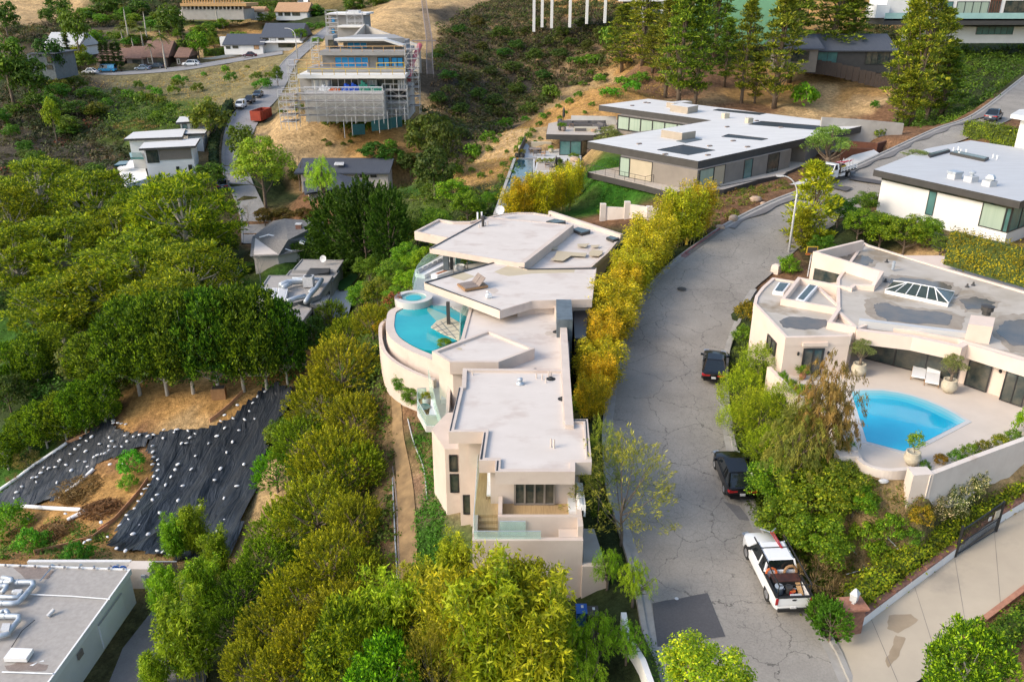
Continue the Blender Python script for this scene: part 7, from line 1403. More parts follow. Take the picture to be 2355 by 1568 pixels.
sofa(Pz(1000,622,PZ),R(62),5.5,'long white outdoor sofa with grey cushions beside the curved glass railing',D=1.1,cushions=6,cm='plate'); pot(tuple(Pz(1059,622,PZ)),'white round fire bowl planter under the overhanging roof',.6,.6,'white'); tree('palm',1075,592,622,26,'small potted palm under the overhang beside the white bowl','plant',z=PZ,tint=(1.2,1.3,.7))
FB=thing('fire_pit',tuple(Pz(1017,636,PZ)),'rectangular white fire table with glowing rocks before the long sofa','fire pit'); p=Pz(1017,636,PZ); mb=MB(); mb.box((p.x,p.y,PZ+.25),(2.4,.9,.5),R(50)); obj('table',mb,MT['white'],FB); mb=MB(); mb.box((p.x,p.y,PZ+.51),(1.6,.4,.04),R(50)); obj('rock_tray',mb,MT['terracotta'],FB)
# double chaise on the roof
DC=thing('double_chaise',tuple(Pz(1087,657,-25.1)),'weathered wooden double chaise with raised backs on the pale roof','chaise'); c=Pz(1087,660,-25.1); rz=R(-63); f=LT(c,rz); mb=MB(); mb.box(f(0,0,.14),(1.75,2.3,.18),rz); obj('base',mb,MT['wood'],DC)
for s in (-1,1): mb=MB(); mb.box(f(s*.42,-.35,.26),(.78,1.35,.04),rz); obj('slatted_seat',mb,MT['gwood'],DC); mb=MB(); mb.box(f(s*.42,.62,.62),(.78,.95,.05),rz,0,(R(48),0)); obj('slatted_back',mb,MT['gwood'],DC)
# mansion terrace furniture
def chair(c,rz,lab,m='wood',cm='tanfab',group=None):
    t=thing('armchair',c,lab,'chair',group); f=LT(c,rz); mb=MB(); mb.box(f(0,0,.4),(.7,.7,.12),rz); obj('seat',mb,MT[cm],t); mb=MB(); mb.box(f(0,-.35,.72),(.7,.1,.6),rz,0,(R(-12),0)); obj('backrest',mb,MT[cm],t)
    for x in (-.33,.33):
        for y in (-.33,.33): mb=MB(); mb.tube([f(x,y,0),f(x,y,.55)],.03,4); obj('leg',mb,MT[m],t)
        mb=MB(); mb.tube([f(x,-.35,.58),f(x,.35,.58)],.035,4); obj('armrest',mb,MT[m],t)
    return t
UZ2=-24.2
sofa(Pz(1338,290,UZ2),0,9,'long dark grey outdoor sofa on the mansion upper terrace','grayfab',1.2,.5,3); sofa(Pz(1377,295,UZ2),R(-70),3,'dark grey corner sofa at the right end of the upper terrace seating','grayfab',1.2,.5,1)
CT=thing('coffee_table',tuple(Pz(1345,300,UZ2)),'long pale concrete fire table in front of the grey terrace sofa','table'); p=Pz(1347,301,UZ2); mb=MB(); mb.box((p.x,p.y,UZ2+.3),(4.2,1.3,.6)); obj('block',mb,MT['potcream'],CT); mb=MB(); mb.box((p.x-1,p.y-.7,UZ2+.3),(2,.1,.45)); obj('niche',mb,MT['grayfab'],CT)
for i,(u,v,l) in enumerate(((1307,287,'tan armchair nearest the closed umbrella on the upper terrace'),(1314,293,'dark armchair left of the long fire table on upper terrace'))): chair(tuple(Pz(u,v,UZ2)),R(-90),l,cm='tanfab' if i==0 else 'grayfab')
pot(tuple(Pz(1365,303,UZ2)),'round tan pouf right of the long fire table',.4,.5,'tanfab',cat='pouf')
for u,v,l,m in ((1289,301,'dark planter with grasses at the front corner of the upper terrace','char'),(1296,302,'grey planter with grasses beside the darker one on upper terrace','gwood'),(1288,284,'blue green planter with yellow shrub by the closed umbrella','slate')): pot(tuple(Pz(u,v,UZ2)),l,.8,.45,m,'shrub',.8,(1,1.1,.6))
def umb(c,h,lab):
    t=thing('closed_umbrella',c,lab,'umbrella'); mb=MB(); mb.tube([c,(c[0],c[1],c[2]+h)],.04,5); obj('pole',mb,MT['dark'],t); mb=MB(); mb.lathe((c[0],c[1],c[2]),[(.1,h*.35),(.28,h*.45),(.2,h*.8),(.05,h)],10); obj('canopy',mb,MT['dark'],t)
umb(tuple(Pz(1296,285,UZ2)),3.2,'dark closed umbrella on the left edge of the upper terrace'); umb(tuple(Pz(1278,402,-27.6)),3.0,'dark closed umbrella left of the small conifer on pool deck'); umb(tuple(Pz(1304,408,-27.6)),2.9,'dark closed umbrella right of the small conifer on pool deck')
TB=thing('dining_table',tuple(Pz(1232,350,-27.6)),'grey dining table on the lower pale pool terrace','table'); p=Pz(1230,352,-27.6); mb=MB(); mb.box((p.x,p.y,-26.85),(2.0,1.6,.08)); obj('tabletop',mb,MT['gwood'],TB)
for x in (-.8,.8):
    for y in (-.6,.6): mb=MB(); mb.tube([(p.x+x,p.y+y,-27.6),(p.x+x,p.y+y,-26.9)],.05,4); obj('leg',mb,MT['wood'],TB)
for u,v,rz,l in ((1221,350,-90,'wooden chair at left side of the grey dining table'),(1240,352,90,'wooden chair at right side of the grey dining table'),(1231,358,0,'wooden chair in front of the grey dining table'),(1249,359,80,'tan lounge chair between dining table and glass room')): chair(tuple(Pz(u,v,-27.6)),R(rz),l,cm='grayfab' if 'lounge' not in l else 'tanfab')
TB=thing('dining_table',tuple(Pz(1282,388,-27.56)),'round wooden table on the deck beside the dark pool','table'); p=Pz(1283,387,-27.56); mb=MB(); mb.lathe((p.x,p.y,-26.85),[(.9,0),(.9,.06)],20); obj('tabletop',mb,MT['gwood'],TB); mb=MB(); mb.tube([p,(p.x,p.y,-26.85)],.12,8); obj('pedestal',mb,MT['wood'],TB)
for u,v,rz,l in ((1259,385,-90,'wooden armchair left of the round deck table'),(1271,390,-60,'wooden armchair in front left of the round deck table'),(1283,377,180,'grey armchair behind the round deck table'),(1296,384,90,'dark armchair right of the round deck table')): chair(tuple(Pz(u,v,-27.56)),R(rz),l,cm='grayfab')
for i in range(5): tree('shrub',1241+i*11.5,362,374,13,'yellow green clipped grass mound in the row between terrace and deck','plant','mounds in the terrace planter',(1.8,1.3,.5),z=-27.5)
for u,v,l in ((1197,343,'pale planter with green succulent in the terrace back corner'),(1267,351,'bright green potted succulent before the glass room')): pot(tuple(Pz(u,v,-27.6)),l,.7,.45,'potcream','shrub',.7,(1,1.5,.6))
for u,v,l in ((1190,362,'black pot with pink flowering plant at the pool corner'),(1201,363,'dark pot with dense green shrub beside the pink flowering one')): pot(tuple(Pz(u,v,-27.6)),l,.7,.5,'char','shrub',.9,(1.6,.9,.9) if 'pink' in l else (.9,1,.5))
# ---------------------------------------------------------------- brick pillar with lantern, brick topped wall, driveway gate
BP=thing('brick_pillar',tuple(Pz(1960,1440,-31.7)),'red brick pillar with white lantern at the driveway entrance','pillar')
p=Pz(1961,1392,-30.2); z0=-32.3; mb=MB(); mb.prism([(p.x-.6,p.y-.45),(p.x+.6,p.y-.3),(p.x+.55,p.y+.55),(p.x-.55,p.y+.45)],z0,-30.15); obj('pillar',mb,MT['brick'],BP); mb=MB(); mb.box((p.x,p.y,-30.1),(1.35,1.05,.12),.1); obj('coping',mb,PM('brick_coping',(.42,.2,.13),(.30,.13,.08),5,.9),BP)
mb=MB(); mb.lathe((p.x,p.y,-30.04),[(.1,0),(.08,.12),(.22,.18),(.27,.62),(.3,.64),(.14,.86),(.03,.98)],4); obj('lantern',mb,MT['plate'],BP)
WL=thing('driveway_wall',tuple(DL[12]),'low white wall with stepped brick coping along the sloping driveway','wall')
wpts=[dp(u,v) for u,v in ((1975,1440),(2030,1398),(2085,1357),(2140,1316),(2192,1277),(2260,1222),(2355,1164),(2440,1106))]; wpts=resample(wpts,15)
for i in range(14):
    a_,b_=wpts[i],wpts[i+1]; h=[.75]*2; mb=MB(); mb.wallstrip([a_,b_],.24,[a_.z-.8,b_.z-.8],[a_.z+.62,b_.z+.62]); obj('wall',mb,MT['whitewall'],WL); z=max(a_.z,b_.z)+.62; 
    mb=MB(); mb.wallstrip([a_.lerp(b_,.01)+Vector((-.06,.05,0)),a_.lerp(b_,.99)+Vector((-.06,.05,0))],.38,[z-.14]*2,[z+.05]*2); obj('brick_coping',mb,MT['brick'],WL)
    mb=MB()
wr=[dp(u,v) for u,v in ((2215,1458),(2272,1417),(2355,1354),(2440,1290))]; WB=thing('brick_edging',tuple(wr[0]),'low curved red brick edging on the near side of the driveway','edging'); wr=resample(wr,18); mb=MB(); mb.wallstrip(wr,.3,[p.z-.6 for p in wr],[p.z+.1 for p in wr]); obj('edging',mb,PM('light_brick',(.45,.22,.14),(.32,.15,.10),4,.9),WB)
GT=thing('driveway_gate',tuple(dp(2200,1285)),'open black metal driveway gate standing against the hedge','gate')
a_,b_=dp(2196,1280),dp(2290,1222); h=1.9; mb=MB()
for p_ in (a_,b_): mb.tube([p_,p_+Vector((0,0,h+.25))],.07,4)
obj('post',mb,MT['dark'],GT) if 0 else None
for q in (a_,b_): mb=MB(); mb.tube([q-Vector((0,0,.2)),q+Vector((0,0,h+.3))],.08,4); obj('post',mb,MT['dark'],GT)
mb=MB(); mb.tube([a_+Vector((0,0,h)),a_.lerp(b_,.5)+Vector((0,0,h+.12)),b_+Vector((0,0,h+.3))],.045,4); mb.tube([a_+Vector((0,0,.12)),b_+Vector((0,0,.12))],.04,4); mb.tube([a_+Vector((0,0,.9)),b_+Vector((0,0,.95))],.035,4); obj('frame',mb,MT['dark'],GT)
mb=MB()
for k in range(1,34): q=a_.lerp(b_,k/34); mb.tube([q+Vector((0,0,.12)),q+Vector((0,0,h+.2*k/34))],.016,4)
obj('bars',mb,MT['dark'],GT)
for f_,w_,h_,m in ((.86,.5,.55,'potcream'),(.68,.26,.26,'plate')): q=a_.lerp(b_,f_); rz=math.atan2(b_.y-a_.y,b_.x-a_.x); mb=MB(); mb.box(q+Vector((.03,-.06,1.55)),(w_,.03,h_),rz); obj('sign_plate',mb,MT[m],GT)
# irrigation pipes on the bank
IR=thing('irrigation_pipe',tuple(G(1990,1310)),'white irrigation pipe branching across the bare sandy bank','pipe')
for A in ([(1945,1324),(1990,1312),(2040,1300),(2072,1278)],[(1954,1262),(1975,1285),(1988,1311)],[(2040,1240),(2058,1258),(2072,1278)]):
    P=[G(u,v)+Vector((0,0,.12)) for u,v in A]; mb=MB(); mb.tube(catmull(P,4),.035,5); obj('pipe',mb,MT['plate'],IR)
# basketball hoop and kerb planter near the lamp
BH=thing('basketball_hoop',tuple(Pz(1858,640,-26.6)),'small basketball hoop with yellow framed backboard behind the peach house wall','basketball hoop')
p=Pz(1857,636,-26.6); mb=MB(); mb.tube([p,p+Vector((.15,.2,2.3))],.06,6); obj('pole',mb,MT['plate'],BH); mb=MB(); mb.box(p+Vector((.1,.1,2.7)),(1.1,.06,.75)); o=obj('backboard',mb,MT['yellow'],BH); mb=MB(); mb.box(p+Vector((.1,.06,2.7)),(.92,.03,.58)); obj('panel',mb,MT['char'],o); mb=MB(); mb.tube([p+Vector((-.4+.23*math.cos(a*.524),-.25+.23*math.sin(a*.524),2.4)) for a in range(13)],.025,5); obj('rim',mb,MT['orange'],BH)
PL=thing('gate_post',tuple(Pz(1785,640,-27.2)),'short rounded peach stucco post by the street kerb','pillar'); p=Pz(1783,638,-27.5); mb=MB(); mb.lathe(p,[(.62,-.5),(.58,1.0),(.5,1.35),(.2,1.42)],4); obj('post',mb,MT['peach'],PL)
YH=thing('fire_hydrant',tuple(Pz(1651,578,-26.0)),'yellow fire hydrant beside the red painted kerb','fire hydrant'); p=LP[kr0].lerp(LP[kr1],.28)+Vector((-.9,.6,.1)); mb=MB(); mb.lathe(p,[(.18,0),(.14,.1),(.14,.55),(.18,.58),(.12,.75),(.03,.82)],10); obj('barrel',mb,MT['yellow'],YH); mb=MB(); mb.tube([p+Vector((-.25,0,.45)),p+Vector((.25,0,.45))],.07,8); obj('outlet',mb,MT['yellow'],YH)
# trail edging pipes
for A,l,m,nm in (([(938,965),(952,1020),(972,1070),(979,1110),(982,1150)],'long pale hose lying along the right edge of the dirt trail','plate','garden_hose'),([(903,1075),(912,1150),(916,1250),(920,1340)],'straight brown edging board along the left side of dirt trail','gwood','edging_board'),([(903,1100),(907,1200),(912,1300),(917,1345)],'thin pale blue pipe running beside the trail edging board','galv','drain_pipe')):
    P=catmull([G(u,v)+Vector((0,0,.1)) for u,v in A],6); mb=MB(); mb.tube(P,.05,5); o=obj(nm,mb,MT[m],None); o['label']=l; o['category']='hose' if 'hose' in l else ('edging' if 'board' in l else 'pipe')
# boulders
rk=MB(); rr=random.Random(3)
for i in range(9):
    for k in range(10): a=k*.628; z=math.cos(i/8*3.14)*.45; r=math.sin(i/8*3.14)**.6*.5*(1+rr.uniform(-.13,.13)); rk.v.append((r*math.cos(a)*1.2,r*math.sin(a)*.9,z+.3))
for i in range(8):
    for k in range(10): j=(k+1)%10; rk.f.append((i*10+k,(i+1)*10+k,(i+1)*10+j,i*10+j)); rk.m.append(0)
for i,(u,v,s,l) in enumerate(((1737,463,1.2,'pale rounded boulder among shrubs nearest to the boardwalk'),(1686,508,1.25,'pinkish boulder in the middle of planted street bank'),(1656,528,1.0,'flat pale boulder near the bamboo in the street bank'),(1755,470,.6,'smallest pale boulder at the right of the planted bank'),(1350,352,2,'tan boulder on the mansion lawn beside olive tree'),(1322,372,1.6,'small tan boulder at the edge of mansion lawn'))):
    o=obj('boulder',rk,MT['rock'],None,smooth=True); p=G(u,v) if u>1500 else Pz(u,v,-27.6); o.location=p; o.scale=(s,s*.9,s*.7); o.rotation_euler=(0,0,i*1.1); o['label']=l; o['category']='boulder'
o=obj('boulder',rk,MT['plate'],None,smooth=True); o.location=G(2031,1109); o.scale=(.5,.35,.3); o['label']='small white rock on the bank below the curved garden wall'; o['category']='boulder'
# black railing fence of the right garden
FN=thing('garden_fence',tuple(Pz(2200,620,-23.4)),'black vertical bar fence half covered by yellow climbing hedge','fence')
a_,b_=Pz(2142,568,-23.4),Pz(2400,658,-23.4); mb=MB(); n=70
for k in range(n+1): q=a_.lerp(b_,k/n); mb.tube([q,q+Vector((0,0,1.6))],.02,4)
for z in (.15,1.45): mb.tube([a_+Vector((0,0,z)),b_+Vector((0,0,z))],.03,4)
obj('bars',mb,MT['dark'],FN)
MT['whitefence']=MT['white']
# ---------------------------------------------------------------- erosion sheeting, bags, debris
def tarp_mat():
    m=bpy.data.materials.new('black_plastic_sheet'); N,L,B=nodes(m); B.inputs['Base Color'].default_value=(.022,.027,.036,1); B.inputs['Roughness'].default_value=.42; B.inputs['Specular IOR Level'].default_value=.6
    g=N.new('ShaderNodeNewGeometry'); mp=N.new('ShaderNodeMapping'); mp.inputs['Rotation'].default_value=(0,0,0); mp.inputs['Scale'].default_value=(1.1,.2,.3); L.new(g.outputs['Position'],mp.inputs[0]); t=N.new('ShaderNodeTexNoise'); t.inputs['Scale'].default_value=1.3; t.inputs['Detail'].default_value=7; t.inputs['Distortion'].default_value=.6; L.new(mp.outputs[0],t.inputs[0])
    b=N.new('ShaderNodeBump'); b.inputs['Strength'].default_value=.9; b.inputs['Distance'].default_value=.6; L.new(t.outputs[0],b.inputs['Height']); L.new(b.outputs[0],B.inputs['Normal'])
    r=N.new('ShaderNodeValToRGB'); r.color_ramp.elements[0].color=(.008,.010,.015,1); r.color_ramp.elements[1].color=(.035,.042,.052,1); t2=N.new('ShaderNodeTexNoise'); t2.inputs['Scale'].default_value=.5; t2.inputs['Detail'].default_value=6; L.new(g.outputs['Position'],t2.inputs[0]); L.new(t2.outputs[0],r.inputs[0]); L.new(r.outputs[0],B.inputs['Base Color']); return m
MT['tarp']=tarp_mat()
def drape(name,uv,m,up=.14,res=.45,amp=.16,label=None,cat=None,kind=None,ang=-.18,seed=0):
    P=[G(u,v) for u,v in uv]; xs=[p.x for p in P]; ys=[p.y for p in P]; mb=MB(); ix={}
    ca,sa=math.cos(ang),math.sin(ang)
    nx_=int((max(xs)-min(xs))/res)+1; ny_=int((max(ys)-min(ys))/res)+1
    def vid(i,j):
        if (i,j) not in ix:
            x=min(xs)+i*res; y=min(ys)+j*res; a=x*ca+y*sa; b=-x*sa+y*ca; w=mnoise.noise(Vector((a*.55,b*.12,seed)))*amp*2+mnoise.noise(Vector((a*1.9,b*.3,seed+5)))*amp*.8
            ix[(i,j)]=len(mb.v); mb.v.append((x,y,hz(x,y)+up+w))
        return ix[(i,j)]
    for i in range(nx_):
        for j in range(ny_):
            if inpoly(P,min(xs)+(i+.5)*res,min(ys)+(j+.5)*res): mb.f.append((vid(i,j),vid(i+1,j),vid(i+1,j+1),vid(i,j+1))); mb.m.append(0)
    o=obj(name,mb,m,None,smooth=True)
    if label: o['label']=label; o['category']=cat
    if kind: o['kind']=kind
    return o
drape('black_sheeting',[(642,888),(668,896),(676,925),(660,955),(622,1000),(610,1060),(575,1170),(530,1290),(440,1292),(340,1282),(248,1264),(275,1215),(318,1165),(348,1115),(356,1070),(338,1035),(352,1008),(400,992),(480,990),(540,962),(575,925),(605,902)],MT['tarp'],.42,.4,.26,'large wrinkled black plastic sheet pinned down with white bags on the cut slope','plastic sheet',seed=1)
drape('black_sheeting',[(0,1140),(60,1096),(115,1053),(200,1003),(245,965),(268,928),(275,945),(258,985),(300,1003),(335,1000),(352,1008),(338,1030),(290,1052),(232,1062),(215,1078),(185,1108),(135,1150),(60,1168),(0,1180)],MT['tarp'],.36,.4,.2,'narrower black plastic sheet with bag rows running down to the left edge','plastic sheet',ang=-.7,seed=2)
def roll(name,uv,r,m,lab,cat_,up=.22,n=7): P=catmull([G(u,v)+Vector((0,0,up)) for u,v in uv],n); mb=MB(); mb.tube(P,r,7); o=obj(name,mb,MT[m],None,smooth=True); o['label']=lab; o['category']=cat_
roll('white_roll',[(0,1130),(40,1103),(80,1073),(115,1050),(155,1022)],.2,'whitebag','long white erosion roll edging the far left of narrower sheet','erosion roll'); roll('white_roll',[(217,1082),(190,1107),(160,1130),(137,1150)],.2,'whitebag','white roll between narrower black sheet and the brush piles','erosion roll'); roll('white_roll',[(52,1167),(100,1171),(150,1174),(198,1178),(175,1190),(157,1200)],.22,'whitebag','bent white roll forming a corner below the brush piles','erosion roll')
def silt(uv,lab,h=.5): P=[G(u,v) for u,v in uv]; P=resample(P,14); mb=MB(); mb.wallstrip(P,.05,[p.z-.1 for p in P],[p.z+h for p in P]); o=obj('silt_fence',mb,MT['siltf'],None); o['label']=lab; o['category']='fence'
MT['siltf']=PM('orange_silt_mesh',(.66,.36,.2),(.5,.25,.13),1.5,.9)
silt([(559,905),(530,935),(500,960),(483,972)],'faded orange silt fence climbing beside the black sheet at upper right'); silt([(341,1105),(320,1135),(290,1170),(263,1200),(225,1225)],'faded orange silt fence between brush piles and the big black sheet',.45); silt([(150,1022),(200,1000),(235,985)],'faded orange edge strip above the left black sheet',.35); silt([(80,1275),(140,1262),(215,1240),(250,1215)],'sagging orange silt fence near the white painted wall',.5)
BAGZ=[(2230,525),(2170,570),(2130,620),(2000,640),(2100,690),(1895,725),(1965,752),(2060,762),(2145,757),(1860,775),(1895,832),(2015,852),(1585,857),(1480,850),(1385,847),(1645,880),(1605,915),(1300,890),(1380,920),(1830,900),(1960,950),(1760,963),(1575,960),(1535,963),(1060,895),(925,912),(780,905),(685,915),(950,943),(1075,945),(925,987),(975,990),(1030,988),(735,940),(675,975),(640,1010),(600,1050),(515,1097),(845,965),(925,1020),(730,1027),(665,1107),(725,1115),(745,1155),(565,1142),(475,1160),(425,1165),(380,1163),(610,1187),(355,1207),(285,1250),(318,1243),(315,1285),(490,1290),(195,1322),(1290,985),(1293,1035),(1298,1078),(1335,1100),(1340,1140),(1290,1140),(1335,1190),(1300,1240),(1335,1262),(1260,1312),(1230,1345),(1200,1390),(1170,1450),(1140,1510),(1505,1140),(1480,1185),(1445,1243),(1400,1313),(1330,1395),(1290,1440),(1240,1515),(1350,1550),(1618,1180),(1650,1068),(1912,1040),(1860,1175),(2055,1140),(1810,1272),(1545,1320),(2000,1325),(1890,1425),(1505,1445),(1690,1490),(1500,845),(1470,870),(1250,900),(1180,890),(1130,905),(890,1045),(860,1050),(830,1060),(800,1075),(500,1110),(410,1175),(150,1370),(130,1420),(935,1140),(1040,1138),(1000,790),(1030,795),(1065,800),(960,770),(960,790)]+[(x,y+1359.7) for x,y in [(1075,210),(1090,245),(1195,238),(1175,302),(1015,292),(1130,370),(1255,370),(915,393),(985,388),(990,490),(1065,510),(1410,297),(1635,222),(1880,248),(1835,347),(1330,510),(1380,520),(1420,497),(1435,520),(1440,545),(720,440),(760,420),(860,270),(60,170),(250,235),(560,195),(50,160)]]
bm_=MB(); rr=random.Random(8)
for i in range(6):
    for k in range(8): a=k*.785; s=math.sin(i/5*3.14)**.5; bm_.v.append((.27*math.cos(a)*s*(1+.12*(k%3)),.17*math.sin(a)*s,(math.cos(i/5*3.14))*.09+.05))
for i in range(5):
    for k in range(8): j=(k+1)%8; bm_.f.append((i*8+k,(i+1)*8+k,(i+1)*8+j,i*8+j)); bm_.m.append(0)
bm_.f.append(tuple(range(7,-1,-1))); bm_.m.append(0)
bag0=obj('gravel_bag',bm_,MT['whitebag'],None,smooth=True); bag0['category']='gravel bag'; bag0['group']='white gravel bags on the black sheeting'
SPL=[G(u,v) for u,v in [(352,1008),(338,1035),(356,1070),(318,1165),(248,1264)]]
for i,(zx,zy) in enumerate(BAGZ):
    o=bag0 if i==0 else bag0.copy()
    if i: COL.objects.link(o)
    u,v=zx*.27378,766.6+zy*.27378; p=G(u,v); o.location=p+Vector((0,0,.55)); s=rr.uniform(.62,.9); o.scale=(s,s*rr.uniform(.8,1.3),s*rr.uniform(.8,1.4)); o.rotation_euler=(rr.uniform(-.3,.3),rr.uniform(-.3,.3),rr.uniform(0,3.1))
    reg_='on the left black sheet' if u<250 else ('along the sheet edge beside brush piles' if u<372 and v>1030 else ('near the white wall at the bottom of the black sheet' if v>1240 else 'on the big black sheet'))
    o['label']='small white gravel bag '+reg_; o['group']='white gravel bags '+reg_
WB_=thing('wooden_box',tuple(G(505,915)),'brown open wooden box standing before the white tree trunks','box'); p=G(505,913); mb=MB(); mb.box(p+Vector((0,0,.55)),(1.5,1.0,1.3),.15); obj('box',mb,MT['wood'],WB_); mb=MB(); mb.box(p+Vector((0,0,1.22)),(1.2,.75,.06),.15); obj('opening',mb,MT['darkwood'],WB_)
WW=thing('grey_block_wall',tuple(G(620,885)),'grey concrete wall behind white ficus trunks above black sheet','wall'); pts=[G(540,872),G(640,868),G(700,862)]; pts=[p+Vector((0,1.2,0)) for p in pts]; mb=MB(); mb.wallstrip(pts,.3,[p.z-1 for p in pts],[p.z+2 for p in pts]); obj('wall',mb,MT['concrete'],WW)
# ---------------------------------------------------------------- masses of scrub and ground cover
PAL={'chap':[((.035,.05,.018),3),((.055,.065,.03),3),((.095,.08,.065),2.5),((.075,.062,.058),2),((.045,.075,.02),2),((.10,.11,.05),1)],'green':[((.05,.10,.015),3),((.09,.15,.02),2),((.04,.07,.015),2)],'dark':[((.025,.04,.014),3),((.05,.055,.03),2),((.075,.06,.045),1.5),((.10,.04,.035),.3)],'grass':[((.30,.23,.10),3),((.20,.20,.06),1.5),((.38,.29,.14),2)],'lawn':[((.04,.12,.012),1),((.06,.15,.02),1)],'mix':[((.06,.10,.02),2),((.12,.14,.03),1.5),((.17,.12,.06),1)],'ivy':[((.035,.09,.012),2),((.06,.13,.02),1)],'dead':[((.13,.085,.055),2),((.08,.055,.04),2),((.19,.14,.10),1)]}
def field(name,uv,n,rad,per,size,pal,lab,catg,hgt=.75,skirt=0,asp=.55,kind='stuff',P=None,seed=1,needle=False):
    r=np.random.RandomState(seed); P=P or [G(u,v) for u,v in uv]; xs=[p[0] for p in P]; ys=[p[1] for p in P]; C=[]
    while len(C)<n:
        x=r.uniform(min(xs),max(xs)); y=r.uniform(min(ys),max(ys))
        if inpoly(P,x,y): C.append((x,y,hz(x,y)))
    C=np.array(C); R_=rad*(.5+1.0*r.rand(n)); pl=PAL[pal]; pr=np.array([w for c,w in pl]); ci=r.choice(len(pl),n,p=pr/pr.sum()); cols=np.array([c for c,w in pl])[ci]
    k=n*per; g=np.repeat(np.arange(n),per); d=unit(r.normal(size=(k,3))); d[:,2]=np.abs(d[:,2]); Q=C[g]+d*(R_[g]*(.5+.5*r.rand(k)**.5))[:,None]*np.array([1,1,hgt]); N=unit(d+unit(r.normal(size=(k,3)))*.7+np.array([0,0,.3]))
    T=unit(d+unit(r.normal(size=(k,3)))*.5) if needle else np.cross(N,r.normal(size=(k,3))); NN=r.normal(size=(k,3)) if needle else N
    col=cols[g]*(.65+.7*r.rand(k))[:,None]*(.85+.3*r.rand(n))[g][:,None]; s=size*(.5+r.rand(k)); o0=C.mean(0); me=leafmesh(name,Q-o0,T,NN,s,s*asp,col); o=bpy.data.objects.new(name,me); COL.objects.link(o); o.location=o0; o['label']=lab; o['category']=catg; o['kind']=kind; return o
field('chaparral',[(1000,430),(960,300),(1000,180),(1010,60),(1150,-10),(1400,5),(1540,60),(1500,125),(1300,205),(1180,285),(1060,380)],1900,1.9,50,.6,'chap','dense grey green scrub covering the steep slope across the canyon','brush',seed=2)
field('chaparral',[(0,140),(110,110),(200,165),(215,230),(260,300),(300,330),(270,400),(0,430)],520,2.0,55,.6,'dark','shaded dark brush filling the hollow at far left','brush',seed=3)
field('hillside_brush',[(150,70),(420,40),(620,30),(700,5),(640,-8),(250,-5),(0,60),(0,110),(100,100)],650,2.2,44,.75,'chap','scattered brush across the top left hillside','brush',seed=4)
field('hillside_brush',[(200,225),(240,215),(400,245),(480,250),(500,275),(420,290),(330,300),(240,310),(230,260)],150,1.9,55,.5,'green','bright green scrub patch in the middle of left slope','brush',seed=5)
field('yellow_ground_cover',[(250,295),(310,275),(400,275),(350,300),(290,318),(240,318)],150,1.2,45,.35,'mix','yellow green ground cover below the white stepped house slope','ground cover',.4,seed=6)
field('ridge_brush',[(2060,290),(2130,200),(2150,140),(2200,110),(2355,105),(2355,165),(2240,255),(2150,290)],300,1.5,55,.45,'green','mixed dark bushes on the bank above the upper street','brush',1.0,seed=7)
field('ridge_brush',[(1600,120),(1780,110),(2030,60),(2160,95),(2130,130),(2000,70),(1860,80),(1640,150)],160,1.7,50,.5,'dark','dark brush beneath the tall ridge pines','brush',1.0,seed=8)
field('dry_grass',[(960,470),(1060,390),(1200,290),(1330,210),(1490,140),(1560,200),(1400,260),(1250,290),(1190,345),(1150,440),(1060,450)],1500,.5,9,.32,'grass','sparse dry grass tufts over the tan spur','grass',.8,asp=.2,seed=9,needle=True)
field('dry_grass',[(200,190),(560,160),(650,150),(520,240),(430,260),(240,230)],900,.6,8,.4,'grass','sparse dry grass on the slope under the upper road','grass',.8,asp=.2,seed=10,needle=True)
field('bank_grass',[(1930,1210),(2060,1130),(2180,1120),(2110,1230),(1980,1330),(1910,1330)],500,.4,10,.16,'mix','patchy grass and weeds on sandy bank below the garden wall','grass',.8,asp=.3,seed=11,needle=True)
field('lawn',[(1345,385),(1450,380),(1450,480),(1345,470)],900,.35,10,.16,'lawn','bright green lawn beside and below the white roofed mansion','lawn',.4,seed=12)
field('under_growth',[(590,1568),(560,1420),(640,1200),(700,1060),(760,900),(800,760),(890,640),(960,600),(950,700),(880,760),(890,900),(900,1000),(905,1340),(900,1568)],900,.8,40,.24,'green','leafy undergrowth on the slope below the pink house','undergrowth',.8,seed=13)
field('under_growth',[(0,700),(300,660),(560,640),(700,760),(700,880),(560,890),(300,880),(100,1010),(0,1100)],500,1.1,40,.34,'ivy','dark leafy undergrowth beneath the pines and ficus trees','undergrowth',.8,seed=14)
field('under_growth',[(560,600),(700,450),(930,420),(1130,440),(1130,520),(960,600),(880,640),(740,640),(640,600)],420,1.0,40,.34,'green','mixed shrubs on canyon floor between the houses','undergrowth',.9,seed=15)
field('under_growth',[(1700,760),(1770,830),(1830,930),(1930,1000),(1960,1080),(1900,1200),(1920,1330),(1900,1460),(1850,1390),(1745,1190),(1700,1060),(1685,900)],520,.7,50,.19,'green','tangled shrubs filling the bank between kerb and peach house','undergrowth',.8,seed=16)
field('under_growth',[(1310,900),(1390,780),(1500,600),(1600,530),(1440,560),(1300,640),(1320,760)],260,.6,40,.18,'ivy','low plants at the foot of the street bamboo','undergrowth',.7,seed=17)
field('bank_plants',[(1560,545),(1650,445),(1800,415),(1850,425),(1770,455),(1680,505),(1600,560)],130,.55,40,.2,'mix','low tufted plants on the street bank of the mansion','ground cover',.7,seed=18)
field('side_grass',[(945,960),(1000,990),(1010,1120),(1030,1230),(1060,1300),(950,1330),(960,1180),(985,1120)],420,.4,20,.14,'lawn','dark green grass strip between dirt trail and pink house','grass',.5,seed=19)
field('sand_weeds',[(0,1230),(100,1200),(250,1230),(240,1290),(60,1290),(0,1290)],160,.6,30,.2,'green','weeds and vines growing before the white painted wall','weeds',.8,seed=20)
